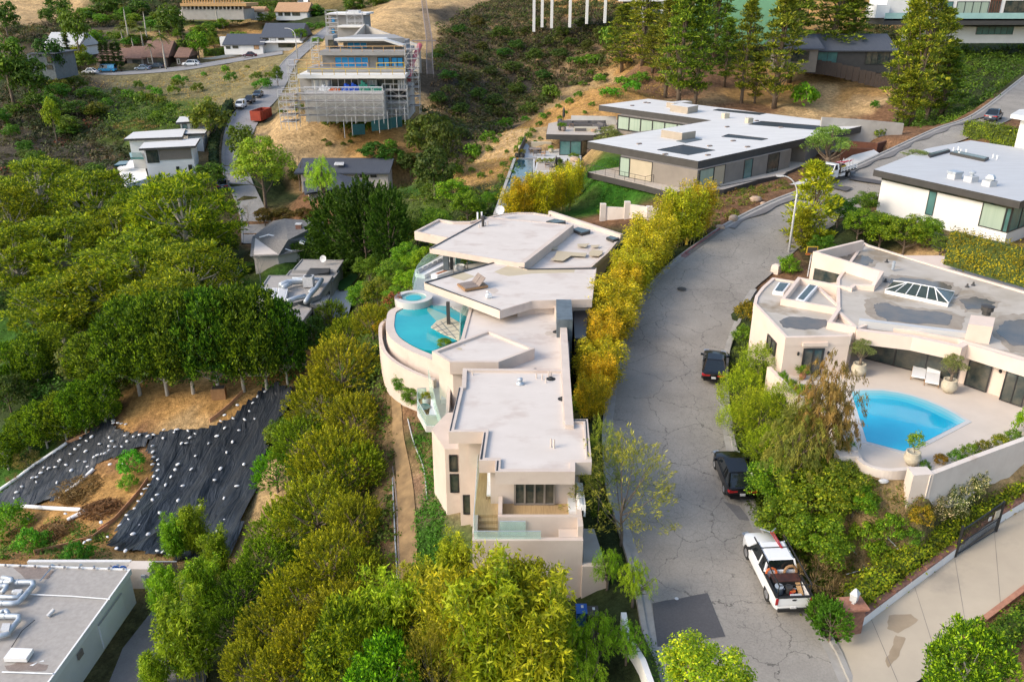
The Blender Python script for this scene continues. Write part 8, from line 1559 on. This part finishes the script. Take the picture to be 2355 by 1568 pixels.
field('cut_weeds',[(1150,420),(1170,380),(1200,360),(1190,440),(1150,490),(1100,500)],60,.9,40,.3,'green','green bushes beside the dark lap pool edge','brush',.8,seed=21)
for u,v,w_,l in ((212,1122,8,'long brown pile of cut brush in the middle of the sandy pad'),(178,1143,4,'grey pile of rubble and torn sheets left of the brush'),(243,1172,5,'brown brush pile beside the orange silt fence'),(140,1228,6,'reddish brush pile with weeds nearest to the white wall')):
    p=G(u,v); nm='brush_pile'; r=np.random.RandomState(int(u)); n=900; a=r.rand(n)*6.28; q=r.rand(n)**.6; Q=np.stack([q*np.cos(a)*w_*.5,q*np.sin(a)*w_*.35,(1-q)*.9*r.rand(n)+.05],1); T=r.normal(size=(n,3))*np.array([1,1,.35]); me=leafmesh(nm,Q,T,r.normal(size=(n,3)),.9*(.4+r.rand(n)),.09,np.array([.13,.085,.06])*(.5+1.1*r.rand(n,1))); o=bpy.data.objects.new(nm,me); COL.objects.link(o); o.location=p; o['label']=l; o['category']='brush pile'
# ---------------------------------------------------------------- planting
ORD=['first','second','third','fourth','fifth','sixth','seventh','eighth','ninth','tenth','eleventh','twelfth','thirteenth','fourteenth','fifteenth','sixteenth','seventeenth','eighteenth','nineteenth','twentieth']
def row(kind,L,fmt,cat_,group,tint=(1,1,1),**k):
    for i,a in enumerate(L): tree(kind,a[0],a[1],a[2],a[3],fmt%ORD[i] if '%' in fmt else fmt,cat_,group,a[4] if len(a)>4 else tint,**k)
# golden bamboo along the kerb
KB=[(1595,416,544,75,(0.81,1.0,0.9)),(1568,435,564,89,(0.73,1.0,0.9)),(1534,451,588,72,(0.76,0.99,0.9)),(1496,495,618,94,(0.88,0.99,0.9)),(1475,530,646,101,(0.81,0.98,0.9)),(1452,574,680,92,(0.83,0.98,0.9)),(1432,610,714,82,(0.96,0.98,0.9)),(1412,643,748,106,(0.88,0.97,0.9)),(1405,687,784,103,(0.91,0.97,0.9)),(1390,720,818,88,(1.03,0.97,0.9)),(1380,749,854,63,(0.96,0.96,0.9)),(1380,785,889,100,(0.98,0.96,0.9)),(1371,815,926,74,(1.11,0.95,0.9)),(1362,864,964,68,(1.03,0.95,0.9))]
row('bamboo',KB,'%s golden bamboo clump counted from mansion end of the kerb row','bamboo','golden bamboo screen along the street')
row('bamboo',[(1560,460,560,80),(1500,520,610,80),(1450,575,660,80),(1415,640,715,75),(1395,690,770,70),(1378,755,835,65),(1368,805,885,60)],'%s bamboo clump of the hidden row behind the kerb bamboo counted from mansion end','bamboo','golden bamboo behind the kerb row',(.85,.9,1))
row('bamboo',[(1183,430,505,62),(1210,405,505,60),(1240,400,503,62),(1268,395,503,58),(1296,385,500,58),(1322,372,500,50),(1205,450,500,50)],'%s yellow bamboo clump from left behind the pink house roof','bamboo','yellow bamboo behind the pink house',(.95,1.05,.8))
row('bamboogreen',[(1085,1315,1600,150),(1150,1292,1590,140,(1.0,1.0,.9)),(1210,1298,1590,135),(1255,1345,1600,105),(1120,1330,1660,170,(.9,1.05,.9)),(1230,1370,1680,160,(1,1.05,.9)),(1030,1330,1640,130)],'%s tall olive bamboo clump from left in the group at the bottom centre','bamboo','bamboo group below the pink wall',(1.05,1.0,1))
row('bamboogreen',[(985,1288,1400,60),(1045,1236,1370,75),(900,1330,1520,120,(.8,1.15,.9)),(955,1300,1440,70),(860,1385,1600,130,(.8,1.2,.9))],'%s small bright bamboo clump from the trail end','bamboo','small bamboo by the trail')
row('bamboogreen',[(455,1165,1640,62,(.6,.9,.8)),(408,1190,1620,55,(.55,.9,.8)),(505,1225,1620,60,(.6,.85,.8)),(392,1310,1650,70,(.65,1,.8)),(445,1370,1700,115,(.6,.85,.8)),(365,1500,1700,60,(.8,1,.8)),(480,1290,1660,80,(.6,.9,.8))],'%s tall feathery bamboo in the screen beside garage forecourt','bamboo','bamboo beside the garage forecourt')
# pittosporum hillside
PT=[(795,778,950,165),(745,860,1045,150,(1.08,1,0.9)),(819,905,1075,127),(705,960,1120,140,(0.75,1.05,0.8)),(780,985,1180,190,(1.08,1,0.9)),(829,1020,1215,127),(640,1040,1180,110,(0.55,1.1,0.8)),(735,1100,1300,180),(819,1140,1330,127),(665,1160,1350,150,(0.7,1.1,0.9)),(775,1225,1430,180,(1.08,1,0.9)),(834,1265,1450,110),(620,1240,1440,140,(0.7,1.0,0.9)),(700,1310,1500,170,(1.08,1,0.9)),(570,1310,1520,130,(0.6,0.9,0.9)),(790,1350,1560,160),(640,1385,1600,160),(540,1400,1600,120,(0.5,0.8,0.8)),(720,1420,1640,170,(1.08,1,0.9))]
row('pitto',PT,'%s feathery olive shrub tree from the top on the steep bank left of the trail','shrub tree','feathery shrub trees left of the trail')
row('pitto',[(590,1480,1680,150,(.9,1,.9)),(660,1490,1700,160,(1.1,1,.9)),(860,700,830,90,(1,.95,.8)),(800,730,840,90,(.8,1,.8)),(765,690,800,80,(.6,1,.8))],'%s smaller feathery shrub at the end of the bank','shrub tree','smaller feathery shrubs')
tree('ficus',815,1395,1640,170,'bright green broadleaf tree at bottom edge between two feathery shrub trees',tint=(1.7,1.5,1.2)); tree('aleppo',960,1370,1620,150,'tufted young pine with pale grey twigs at bottom centre',tint=(1.6,1.4,1.1)); tree('ficus',900,1470,1700,150,'dark green broadleaf tree at bottom centre left of the tufted pine',tint=(1.5,1.7,1)); tree('gum',1000,1440,1680,150,'olive brown feathery tree at the bottom centre edge',tint=(.9,.8,.6)); tree('hebe',630,1535,1600,50,'pink flowering shrub at bottom edge among feathery shrubs','shrub',tint=(1,.35,.4))
row('pepper',[(1300,1430,1700,130),(1240,1470,1700,120),(1395,1262,1520,75),(1455,1290,1500,85),(1370,1410,1640,110),(1440,1430,1620,80,(.7,.8,.8)),(1335,1500,1700,110)],'%s weeping bright green pepper tree from the bottom left of the white street wall','pepper tree','weeping pepper trees')
tree('gum',1425,1008,1290,225,'sparse wispy gum tree leaning over the street beside the pink house','gum tree',t=50.5); tree('gum',1375,960,1200,90,'thin wispy gum sapling at the pink house street corner','gum tree',tint=(.8,1,.7)); row('shrub',[(1345,905,960,60),(1370,1080,1150,45),(1365,1010,1060,45),(1380,1150,1200,50)],'%s low dark shrub between pink house and kerb','shrub','shrubs between pink house and kerb',(.8,.9,.8)); row('broad',[(1345,880,1000,70,(.6,.8,.8))],'dark broadleaf tree tucked under the golden bamboo by the house','tree',None)
SWL=thing('white_street_wall',tuple(G(1450,1520)),'white garden wall running down to the bottom edge beside kerb','wall'); pts=[Pz(1432,1440,-32.3),Pz(1440,1490,-32.3),Pz(1475,1560,-32.6),Pz(1500,1640,-32.8)]; mb=MB(); mb.wallstrip(pts,.3,-35,-31.3); obj('wall',mb,MT['whitewall'],SWL)
hedge('ivy_hedge',[G(1478,1470)+Vector((-.2,0,-.3)),G(1505,1530)+Vector((-.2,0,-.3)),G(1525,1600)+Vector((-.2,0,-.3))],.7,.8,'low ivy hedge between the white wall and kerb at bottom',tint=(.8,1,.8))
tree('broad',1610,1500,1620,190,'bright lime green tree top at the bottom edge over the street',tint=(2.5,2.0,1.0),t=30); tree('hebe',1565,1478,1590,75,'pink and white oleander beside the lime green tree top','shrub',tint=(1,.75,.7),t=33)
# right bank
row('broom',[(1742,790,890,95,(.8,.85,.8)),(1702,850,990,120),(1740,900,1040,120),(1690,930,1050,90,(1.1,1.1,1)),(1765,980,1090,110,(.9,.95,.9)),(1800,880,1000,100,(.8,.9,.8))],'%s yellow green feathery broom bush from the parked sedan','broom bush','broom bushes on the right bank')
tree('redgum',1880,822,1080,140,'drooping red brown gum tree before the blue pool terrace','gum tree',t=51); tree('redgum',1820,930,1120,150,'wide drooping olive and brown gum tree left of the pool wall','gum tree',tint=(.9,1.1,.8),t=50.5)
row('broad',[(1780,1060,1190,120,(1.1,1.15,1)),(1855,1050,1240,170,(1.2,1.1,1)),(1925,1070,1230,130,(1.25,1.0,.9)),(1800,1150,1290,120,(1.1,1.15,1)),(1880,1190,1320,130,(1.2,1.1,1)),(1960,1110,1230,90,(1,1.1,.8))],'%s bushy green tree with orange tips from the upper kerb on the bank','tree','bushy trees behind the white pickup')
row('shrub',[(1715,690,775,55,(1.6,.8,.8)),(1708,745,820,50),(1985,1200,1260,80,(1.2,1.2,.8)),(2040,1180,1230,70,(1.1,1.2,.8)),(2090,1210,1255,50),(2120,1160,1240,55,(1.9,.9,.7)),(2020,1245,1290,60,(1.1,1.1,.7))],'%s small mixed shrub down the right bank from the peach house corner','shrub','small shrubs on right bank')
row('hebe',[(2180,1110,1190,70),(2215,1085,1160,80),(2240,1075,1130,60),(2155,1140,1200,60),(2200,1150,1210,50)],'%s white flowering bush from left under the garden wall','flowering bush','white flowering bushes')
row('shrub',[(2125,1055,1075,26,(.7,.8,.8)),(2160,1040,1065,32,(1.7,.7,.7)),(2195,1030,1058,34,(.9,1,.8)),(2230,1018,1048,36),(2262,1010,1037,36,(1.5,.8,.8)),(2295,995,1025,38,(1.5,1.1,.8)),(2330,985,1012,40),(2355,930,1000,50,(1.8,1.6,.9))],'%s clipped shrub from the corner pillar inside the garden wall','shrub','shrubs inside the garden wall',z=DZ)
row('shrub',[(1935,1010,1045,26,(1.5,.7,.8)),(1950,1000,1035,22,(.9,1,.8)),(1925,985,1015,22,(1.4,.7,.8)),(1840,880,905,26),(1820,870,895,26),(1800,850,880,24,(1,1.1,.7)),(1860,880,905,22)],'%s small terrace shrub along the left pool wall','shrub','small terrace shrubs',z=DZ)
tree('drybush',1872,1285,1370,110,'grey pink dead looking bush beside the white pickup','dry shrub'); tree('podo',1905,1385,1480,85,'dark green juniper mound beside the brick pillar','shrub',tint=(.45,.75,.8)); tree('podo',1880,1370,1450,70,'smaller dark juniper mound touching the kerb by the pillar','shrub',tint=(.4,.7,.8))
hp=[dp(u,v)+Vector((-.62,.55,-.05)) for u,v in ((1985,1425),(2060,1370),(2125,1320),(2192,1272),(2260,1217),(2355,1158),(2440,1100))]
hedge('driveway_hedge',hp,1.15,1.35,'long yellow green hedge behind the brick topped driveway wall',base=(.12,.19,.012),tipc=(.38,.42,.03),dens=230,size=.16,rough=.4,tip=.5)
hp=[dp(u,v)+Vector((.6,-.6,-.2)) for u,v in ((2235,1470),(2290,1425),(2370,1370),(2450,1310))]; hedge('near_hedge',hp,.9,.9,'dark leafy hedge along the near brick edge of the driveway',base=(.05,.12,.012),tipc=(.2,.3,.03),dens=230,size=.16,rough=.35)
tree('ficus',2195,1440,1640,170,'wide leafy green tree at the bottom right corner over the driveway',tint=(1.8,1.5,1.2),t=33)
tree('yellowpine',1856,372,572,105,'yellow green young conifer behind the pale street lamp','conifer',z=-26.9); tree('yellowpine',1836,480,585,55,'small olive conifer at the foot of the street lamp','conifer',tint=(.8,.8,.8),z=-27); tree('shrub',1812,585,628,50,'glossy agave like plant at kerb below the lamp','plant',tint=(1,1.3,.8),z=-27.1)
row('broad',[(1925,450,560,75,(.6,.85,.8)),(1890,540,610,60,(.5,.7,.7)),(1970,480,575,70,(1,1.1,1)),(2020,490,580,85,(1.1,1.1,.9)),(2075,495,590,90,(1.2,1.05,.9)),(2125,500,590,70,(1.1,1.1,.9)),(1990,440,520,55,(.9,.9,1.2)),(2160,540,600,50,(1.1,1.1,.9))],'%s dense garden tree from left between peach house and grey roofed house','tree','garden trees above the peach house')
hedge('climbing_hedge',[Pz(2175,600,-23.5),Pz(2360,652,-23.5),Pz(2400,668,-23.5)],.9,3.0,'tall yellow green climbing hedge along the black bar fence',base=(.17,.19,.014),tipc=(.33,.31,.02),dens=60,size=.2,rough=.45,tip=.7)
hedge('street_hedge',[G(2222,312),G(2290,325),G(2380,345)],1.6,2.2,'thick bright green hedge behind the grey flat roof at right',base=(.10,.17,.015),tipc=(.26,.32,.03),dens=60,size=.25,rough=.4,tint=(1,1,1))
tree('olive',2105,344,372,55,'low grey green shrub by the roof edge at the uphill street','shrub',z=-20.8)
# mansion garden
tree('olive',1900,290,392,100,'grey green olive tree beside flatbed truck at mansion forecourt','olive tree',tint=(.85,1.15,.7),z=-24.1); tree('olive',1398,290,372,62,'grey olive tree with twisted pale trunk rising through mansion lawn','olive tree',z=-27.6)
row('shrub',[(1330,338,350,22),(1318,350,362,22),(1372,330,345,30,(1,1.1,.8)),(1390,325,338,25,(1,1.1,.8)),(1325,360,372,20,(1.2,1.1,.7)),(1378,452,462,26,(.6,.8,.6)),(1420,475,500,50),(1395,470,500,40,(1,1.2,.7)),(1545,395,470,0.01)][:-1],'%s rounded garden shrub around the mansion lawn','shrub','shrubs round the mansion lawn',z=-27.6)
row('farshrub',[(1995,285,320,40,(1.6,1.3,.9)),(2020,290,320,30,(1.5,1.3,.9)),(1968,300,325,26)],'%s bright shrub before the beige retaining wall','shrub','shrubs before the beige wall')
tree('redwood',1288,365,402,22,'small dark potted conifer between the two closed umbrellas','conifer',z=-27.6,tint=(1.4,1.3,1))
# ridge pines
RPN=[(1430,10,165,72),(1478,-40,150,88,(1.25,1.1,0.9)),(1530,-10,225,72,(1,1,0.9)),(1560,-30,240,88,(0.8,1,0.9)),(1598,-20,245,72,(0.75,0.95,0.8)),(1640,-60,150,88,(0.7,0.9,0.8)),(1705,0,238,64,(1.1,1.1,1)),(1735,130,238,40,(1.1,1.1,1)),(1780,-20,250,96),(1815,-50,190,88,(0.8,0.9,0.9)),(1905,-60,160,104,(0.8,0.95,0.9)),(1950,-40,150,72),(1500,60,170,56,(0.9,0.8,0.7)),(1930,70,155,48,(1.3,1.3,0.9)),(1665,40,200,48,(0.7,0.85,0.8))]
row('tallpine',RPN,'%s tall ridge pine from left behind the white roofed mansion','pine tree','tall pines on the ridge')
row('tallpine',[(2060,-10,285,80,(1.1,1.15,.9)),(2095,-30,290,90,(1.1,1.15,.9)),(2130,20,285,80,(1,1.1,.9)),(2160,110,275,80,(.8,1,.9)),(2075,160,290,60,(1.1,1.1,.8))],'%s slender pine from left in the grove above the upper street','pine tree','slender pines above the upper street')
row('farshrub',[(1845,190,245,62,(1.3,1.8,.6)),(2010,230,248,20,(.8,1.4,.6)),(1355,125,150,60,(1,1.5,.7)),(1410,60,135,60,(1.1,1.3,.7)),(1325,130,150,40,(.9,1,1)),(1455,185,212,40,(1.1,1.8,.7)),(1430,175,195,40,(1.1,1.8,.7)),(1380,170,190,30,(1.1,1.7,.7)),(1400,200,222,50,(1.2,1.9,.7)),(1470,165,190,40,(1.1,1.5,.7)),(1340,185,198,18,(1.1,1.5,.7)),(1355,160,175,16,(1.1,1.5,.7))],'%s vivid green bush from the right on the upper tan spur','shrub','vivid bushes on the upper spur')
SPB=[(1040,395),(1082,375),(1095,360),(1125,350),(1140,330),(1150,315),(1165,352),(1180,372),(1190,345),(1203,330),(1215,318),(1225,305),(1240,290),(1232,330),(1250,275),(1262,265),(1243,322),(1300,262),(1320,300),(1285,250),(1345,262),(1210,282),(1060,425),(1105,410),(1150,410),(1085,395),(1130,400),(1360,245),(1310,240),(1330,225),(1155,382),(1180,402)]
rr=random.Random(5)
for i,(u,v) in enumerate(SPB): s=rr.choice([11,15,20]); tree('farshrub',u,v-s*.8,v,s,'small green shrub dotted on the tan grassy spur','shrub','small shrubs dotted on the tan spur',(1,rr.uniform(1.2,1.7),.7))
row('farshrub',[(1090,330,385,40,(1.1,1.4,.7)),(1050,375,410,36,(1.1,1.4,.7)),(1015,400,430,40,(1.1,1.4,.7)),(985,420,450,36,(.9,1.1,.8)),(1120,300,350,36,(1.1,1.4,.7)),(1160,270,315,34,(1,1.4,.7)),(1215,235,265,40,(1,1,1.1)),(1270,195,230,40,(1,1.3,.8))],'%s green bush along the lower edge where spur meets canyon','shrub','bushes where the spur meets the canyon')
# trees between pink house and the canyon
row('broad',[(1045,412,480,75,(1.5,1.4,.9)),(1075,440,510,70,(.9,1.1,.9)),(1000,480,560,80,(1.1,1.1,.9)),(1095,455,500,55,(.8,1,.8)),(960,500,590,70,(1.3,1,.9)),(1020,520,580,70,(1,1.2,.9)),(935,560,650,70,(1,1.2,.8)),(975,570,640,60,(1.5,1.6,.9)),(900,600,690,70,(1.0,1.1,.9)),(940,620,690,60,(1.6,1.7,.9)),(870,640,720,70,(1.2,.9,.9)),(910,660,730,60,(1.2,1.3,.8)),(835,650,730,70,(1,1.3,.9)),(860,700,770,60,(1.7,1.0,.6)),(1125,440,490,40,(1,1.2,.8)),(850,590,660,60,(.9,.9,.9)),(940,590,650,50,(1.6,1.7,.9))],'%s leafy shrub tree from the top on the slope behind the pink house','tree','shrub trees behind the pink house')
tree('shrub',880,735,770,45,'orange yellow bush by the curved overflow wall','shrub',tint=(4,1.6,.5)); tree('hebe',905,668,705,45,'reddish trailing succulent bed beside the hot tub','shrub',tint=(.7,.3,.2),z=-28.3); tree('broad',1240-308,855,930,60,'dark shrub under the curved pool wall beside the trail','shrub',tint=(.7,.9,.8)); tree('broad',958,890,940,60,'second dark shrub below the small balcony','shrub',tint=(.7,.9,.8)); tree('shrub',1020,775,795,34,'green bush overhanging the right end of the curved pool','shrub',tint=(.9,1.1,.7),z=PZ)
row('yewhedge',[(790,440,632,135),(845,414,625,130),(900,428,612,95)],'%s huge dense dark clipped tree from left in the wall of green','tree','huge dense dark clipped trees')
tree('bright',612,315,478,130,'large bright lime green tree beside the valley road'); tree('pepper',745,362,510,75,'pale feathery young tree before the blue metal roof',tint=(1.5,1.2,1.6)); tree('barebrown',690,335,440,80,'leafless grey brown tree left of the blue metal roof','bare tree'); tree('bare',572,445,525,70,'leafless white branched tree on the valley road corner','bare tree'); tree('bare',545,590,690,110,'leafless pale branching tree beside grey gravel court','bare tree'); tree('bare',600,560,650,70,'leafless pale tree before the shingle roof','bare tree')
row('farbroad',[(487,375,440,70,(.8,1.1,.6)),(560,285,380,60,(.9,1,.7)),(490,225,330,90,(1.4,1.3,1.3)),(640,150,200,26,(1,1.2,.8)),(650,250,262,20)],'%s roadside tree from the white stepped house along the valley road','tree','trees along the valley road')
row('fardark',[(985,262,385,100,(1.8,1.5,1)),(1020,280,420,80,(1.2,1.2,.9)),(945,350,410,50),(1000,340,460,90,(1.2,1.1,1)),(900,340,380,60,(1.3,1.6,1)),(860,325,375,60,(1.2,1.8,1)),(690,385,425,50),(650,480,505,70,(2,.9,.9)),(700,478,505,60,(2,.9,.9)),(610,480,520,45,(2,.9,.9))],'%s dark bushy tree round the canyon mouth below the sandy bluff','tree','dark trees at the canyon mouth')
row('farshrub',[(760,262,292,40,(1.3,1.6,.8)),(840,272,300,50,(1.1,1.5,.8)),(870,262,300,45,(1,1.3,.8)),(800,275,298,40,(1.3,1.2,1)),(690,235,275,26,(1.4,1.4,.8)),(745,318,330,12),(757,325,337,14),(790,325,335,12),(805,320,334,12),(815,300,318,22),(925,270,290,26,(1.3,1.8,.9)),(900,320,345,30,(1,1.4,.8))],'%s green bush from left on the sandy bluff under the scaffolding','shrub','bushes on the sandy bluff')
# left pines and ficus
AP=[(110,368,520,175),(45,430,600,150,(.9,1,.9)),(235,395,560,185,(.85,1,.9)),(345,435,610,150,(.8,.95,.9)),(440,405,620,220,(1.1,1.1,.9)),(175,500,660,200,(.9,1,.9)),(60,520,700,160,(1.05,1.05,.9)),(335,545,720,230,(1,1.05,.9)),(255,610,760,210,(1,1.0,.9)),(455,560,735,190,(.95,1,.9)),(150,640,790,170,(.95,1,.9)),(400,640,800,190,(.95,1,.8)),(505,520,660,80,(.7,.8,.9)),(290,480,640,160,(.85,1,.9))]
row('aleppo',AP,'%s spreading pine from the top in the pale limbed pine grove at left','pine tree','spreading pine grove at left')
row('ficus',[(265,752,905,130),(322,690,908,140),(385,680,908,135),(445,672,905,140),(505,668,905,140),(562,664,900,135),(615,664,897,130),(662,690,890,95,(.8,.9,.9)),(220,770,880,110,(1.4,1.3,1))],'%s dense ficus tree from left in the row above the black sheets','ficus tree','ficus row above the black sheets')
row('ficus',[(245,862,975,85,(1.3,1.25,.9)),(200,880,1000,85,(1.3,1.25,.9)),(155,905,1015,85,(1.3,1.25,.9)),(110,925,1030,85,(1.3,1.25,.9)),(70,950,1040,80,(1.3,1.25,.9)),(35,790,900,90,(1.4,1.3,1)),(90,770,880,90,(1.4,1.3,1)),(150,745,850,90,(1.4,1.3,1)),(20,1000,1080,70,(1.3,1.3,1))],'%s leafy tree from the right in the dark hedge left of the sheets','tree','leafy hedge trees left of the sheets')
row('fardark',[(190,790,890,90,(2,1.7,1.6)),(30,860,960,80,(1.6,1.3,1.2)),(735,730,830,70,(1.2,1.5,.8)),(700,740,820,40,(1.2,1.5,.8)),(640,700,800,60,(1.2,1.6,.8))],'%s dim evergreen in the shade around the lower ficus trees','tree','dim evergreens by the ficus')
row('drybush',[(65,1035,1075,60,(1.3,1.3,1.1)),(20,800,840,40,(2,2.2,1.6)),(30,1090,1110,30)],'%s grey dry bush at the left frame edge below the hedge','dry shrub','grey dry bushes at left edge'); row('shrub',[(310,1035,1120,60,(1,1.6,1.3)),(300,1090,1130,40,(1,1.6,1.3)),(30,1160,1280,90,(.9,1.5,1.2)),(75,1215,1290,70,(.9,1.5,1.2)),(180,1245,1290,60,(.6,1,.8)),(655,960,1030,60,(1,.9,1)),(630,975,1020,50,(1.3,1.1,1)),(345,1330,1370,25)],'%s weedy sapling growing around the sandy pad','shrub','weedy saplings on the sandy pad')
hedge('dark_hedge',[G(-40,712),G(60,715),G(150,712)],1.6,2.6,'tall dark clipped hedge behind the lawn at left edge',base=(.025,.07,.012),tipc=(.06,.12,.02),size=.25,tint=(1,1,1)); hedge('clipped_hedge',[Pz(662,597,-38.2),Pz(800,590,-38.2)],1.6,2.6,'dark clipped hedge between the two grey valley houses',base=(.04,.10,.012),tipc=(.13,.22,.02),size=.25); hedge('clipped_hedge',[Pz(540,640,-40),Pz(610,622,-40),Pz(665,615,-39.5)],1.2,1.6,'lower clipped hedge edging the grey gravel court',base=(.035,.09,.012),tipc=(.1,.18,.02),size=.25)
hedge('road_hedge',[vp(514,395)+Vector((-1.6,0,0)),vp(511,345)+Vector((-1.6,0,0)),vp(522,287)+Vector((-1.6,0,0)),vp(548,250)+Vector((-1.6,0,0))],1.4,2.2,'dark hedge lining the outer side of the valley road',base=(.02,.045,.02),tipc=(.05,.08,.03),size=.4,dens=22)
hedge('clipped_hedge',[Pt(470,134,279),Pt(530,128,281),Pt(570,120,283)],2,2.6,'long clipped green hedge under the white ranch house',base=(.05,.11,.015),tipc=(.12,.18,.02),size=.6,dens=10); hedge('clipped_hedge',[Pt(575,44,340),Pt(640,44,338),Pt(745,52,330)],5,4,'wide bright green hedge bank below the tan roofed pavilion',base=(.06,.12,.012),tipc=(.2,.26,.02),size=.8,dens=7,rough=.8)
# far left trees
for i,(u,vt,vb,w_,t) in enumerate([(160,78,140,16,256),(240,98,158,13,258),(252,98,158,13,258),(266,99,158,14,258),(279,98,160,16,258),(428,45,140,14,268)]): tree('cypress',u,vt,vb,w_,'%s tall narrow cypress from the left beside the brown roofed houses'%ORD[i],'cypress tree','narrow cypresses by the brown houses',t=t)
for i,(u,vt,vb,w_,t) in enumerate([(285,58,110,28,285),(300,8,112,18,290),(342,18,110,18,290),(330,62,112,28,285),(372,58,108,28,285),(382,76,158,34,258),(308,78,120,26,280),(505,-25,90,18,310),(516,-15,80,18,312),(268,90,120,20,275),(352,100,150,20,262)]): tree('palm' if vb-vt<85 else 'fanpalm',u,vt,vb,w_,'%s palm tree of those standing round the brown roofed houses'%ORD[i],'palm tree','palms round the brown roofed houses',t=t)
FB_=[(185,15,130,60,255,(1.1,1.3,1)),(125,85,190,60,225,(.5,.7,.7)),(30,80,230,110,205,(1,1.1,.7)),(80,130,250,80,205,(.7,.8,.6)),(190,100,160,36,258,(2.6,1.8,.6)),(200,120,165,50,255,(.8,1.1,.6)),(225,70,125,50,285,(.9,1.3,.6)),(400,10,110,60,300,(.8,1,.7)),(460,70,145,50,270,(1.5,1.7,.6)),(475,55,110,50,295,(1.3,1.3,.9)),(425,90,148,40,272,(1,1.2,.6)),(130,225,320,36,180,(2.4,2.0,.6)),(620,0,45,70,360,(.8,1,.6)),(560,-5,50,60,370,(.7,.9,.6)),(730,10,55,60,330,(.8,1.1,.6)),(745,50,90,40,300,(.8,1.1,.6)),(690,55,100,50,300,(.9,1.2,.6)),(640,95,125,30,280,(1,1.3,.7)),(570,95,128,26,280,(1,1.3,.7)),(140,-5,60,60,340,(.6,.8,.6)),(250,-10,50,70,360,(.7,.9,.6)),(320,0,45,60,360,(.6,.8,.6)),(820,-10,40,60,320,(.9,1,.7)),(870,-20,30,50,320,(.8,.9,.7)),(20,0,90,60,290,(.8,.9,.7)),(110,20,60,30,320,(.8,.9,.6)),(720,90,110,30,290,(1,1.2,.7))]
_r=random.Random(31)
for _ in range(46):
    u=_r.uniform(200,740); v=_r.uniform(40,118); FB_.append((u,v-_r.uniform(16,34),v,_r.uniform(24,44),0,(_r.uniform(.7,1.5),_r.uniform(1,1.6),.7)))
for _ in range(30):
    u=_r.uniform(0,230); v=_r.uniform(140,420); FB_.append((u,v-_r.uniform(25,50),v,_r.uniform(34,60),0,(_r.uniform(.6,1.2),_r.uniform(.8,1.2),.7)))
for i,(u,vt,vb,w_,t,c) in enumerate(FB_):
    lab='%s hillside tree among the far houses, %s crown'%(('left' if u<200 else 'middle' if u<480 else 'right'),('yellow green' if c[0]>1.3 else 'mid green' if c[0]>.85 else 'dark green')); tree('farbroad',u,vt,vb,w_,lab,'tree',lab.split(',')[0]+' group '+lab.split(' ')[-2],c,t=t)
DSB=[(322,185,205,22),(345,195,210,16),(408,172,195,20),(425,175,190,16),(410,180,203,26),(400,195,225,26),(453,190,225,28),(530,165,190,28),(570,150,162,12),(520,150,168,20),(270,200,228,20),(300,205,235,30),(330,210,240,36),(365,200,235,26),(370,220,248,26),(345,215,255,28),(395,235,265,22),(380,245,272,20),(230,235,260,30),(245,225,265,30),(590,165,185,26),(605,180,205,40),(620,165,185,20),(470,165,180,14),(360,255,290,30)]
for i,(u,vt,vb,w_) in enumerate(DSB): tree('farshrub',u,vt,vb,w_,'round green bush dotted over the dry slope under the upper road','shrub','round bushes on the dry slope',(rr.uniform(.8,1.4),rr.uniform(1.1,1.7),.7))
CHB=[(1010,110,135),(1060,55,85),(1100,35,70),(1150,60,95),(1190,90,120),(1240,40,75),(1290,60,90),(1340,40,75),(1080,120,150),(1130,150,180),(1180,140,170),(1230,110,150),(1290,110,140),(1030,160,190),(1100,200,235),(1060,235,270),(1140,215,250),(1010,210,245),(1190,190,220),(1250,160,190),(1380,60,100),(1350,90,120),(1020,265,300),(1060,290,325),(1000,120,140),(1110,95,120),(1210,60,85),(1260,85,110),(1160,110,135),(1310,85,112),(1080,165,195),(1150,245,275)]
for i,(u,vt,vb) in enumerate(CHB): tree('fardark',u,vt,vb,rr.uniform(26,46),'dark rounded oak standing out from the scrub across the canyon','tree','dark oaks among the canyon scrub',(rr.uniform(.9,1.8),rr.uniform(.9,1.6),rr.uniform(.8,1.4)))
# ---------------------------------------------------------------- thin air haze
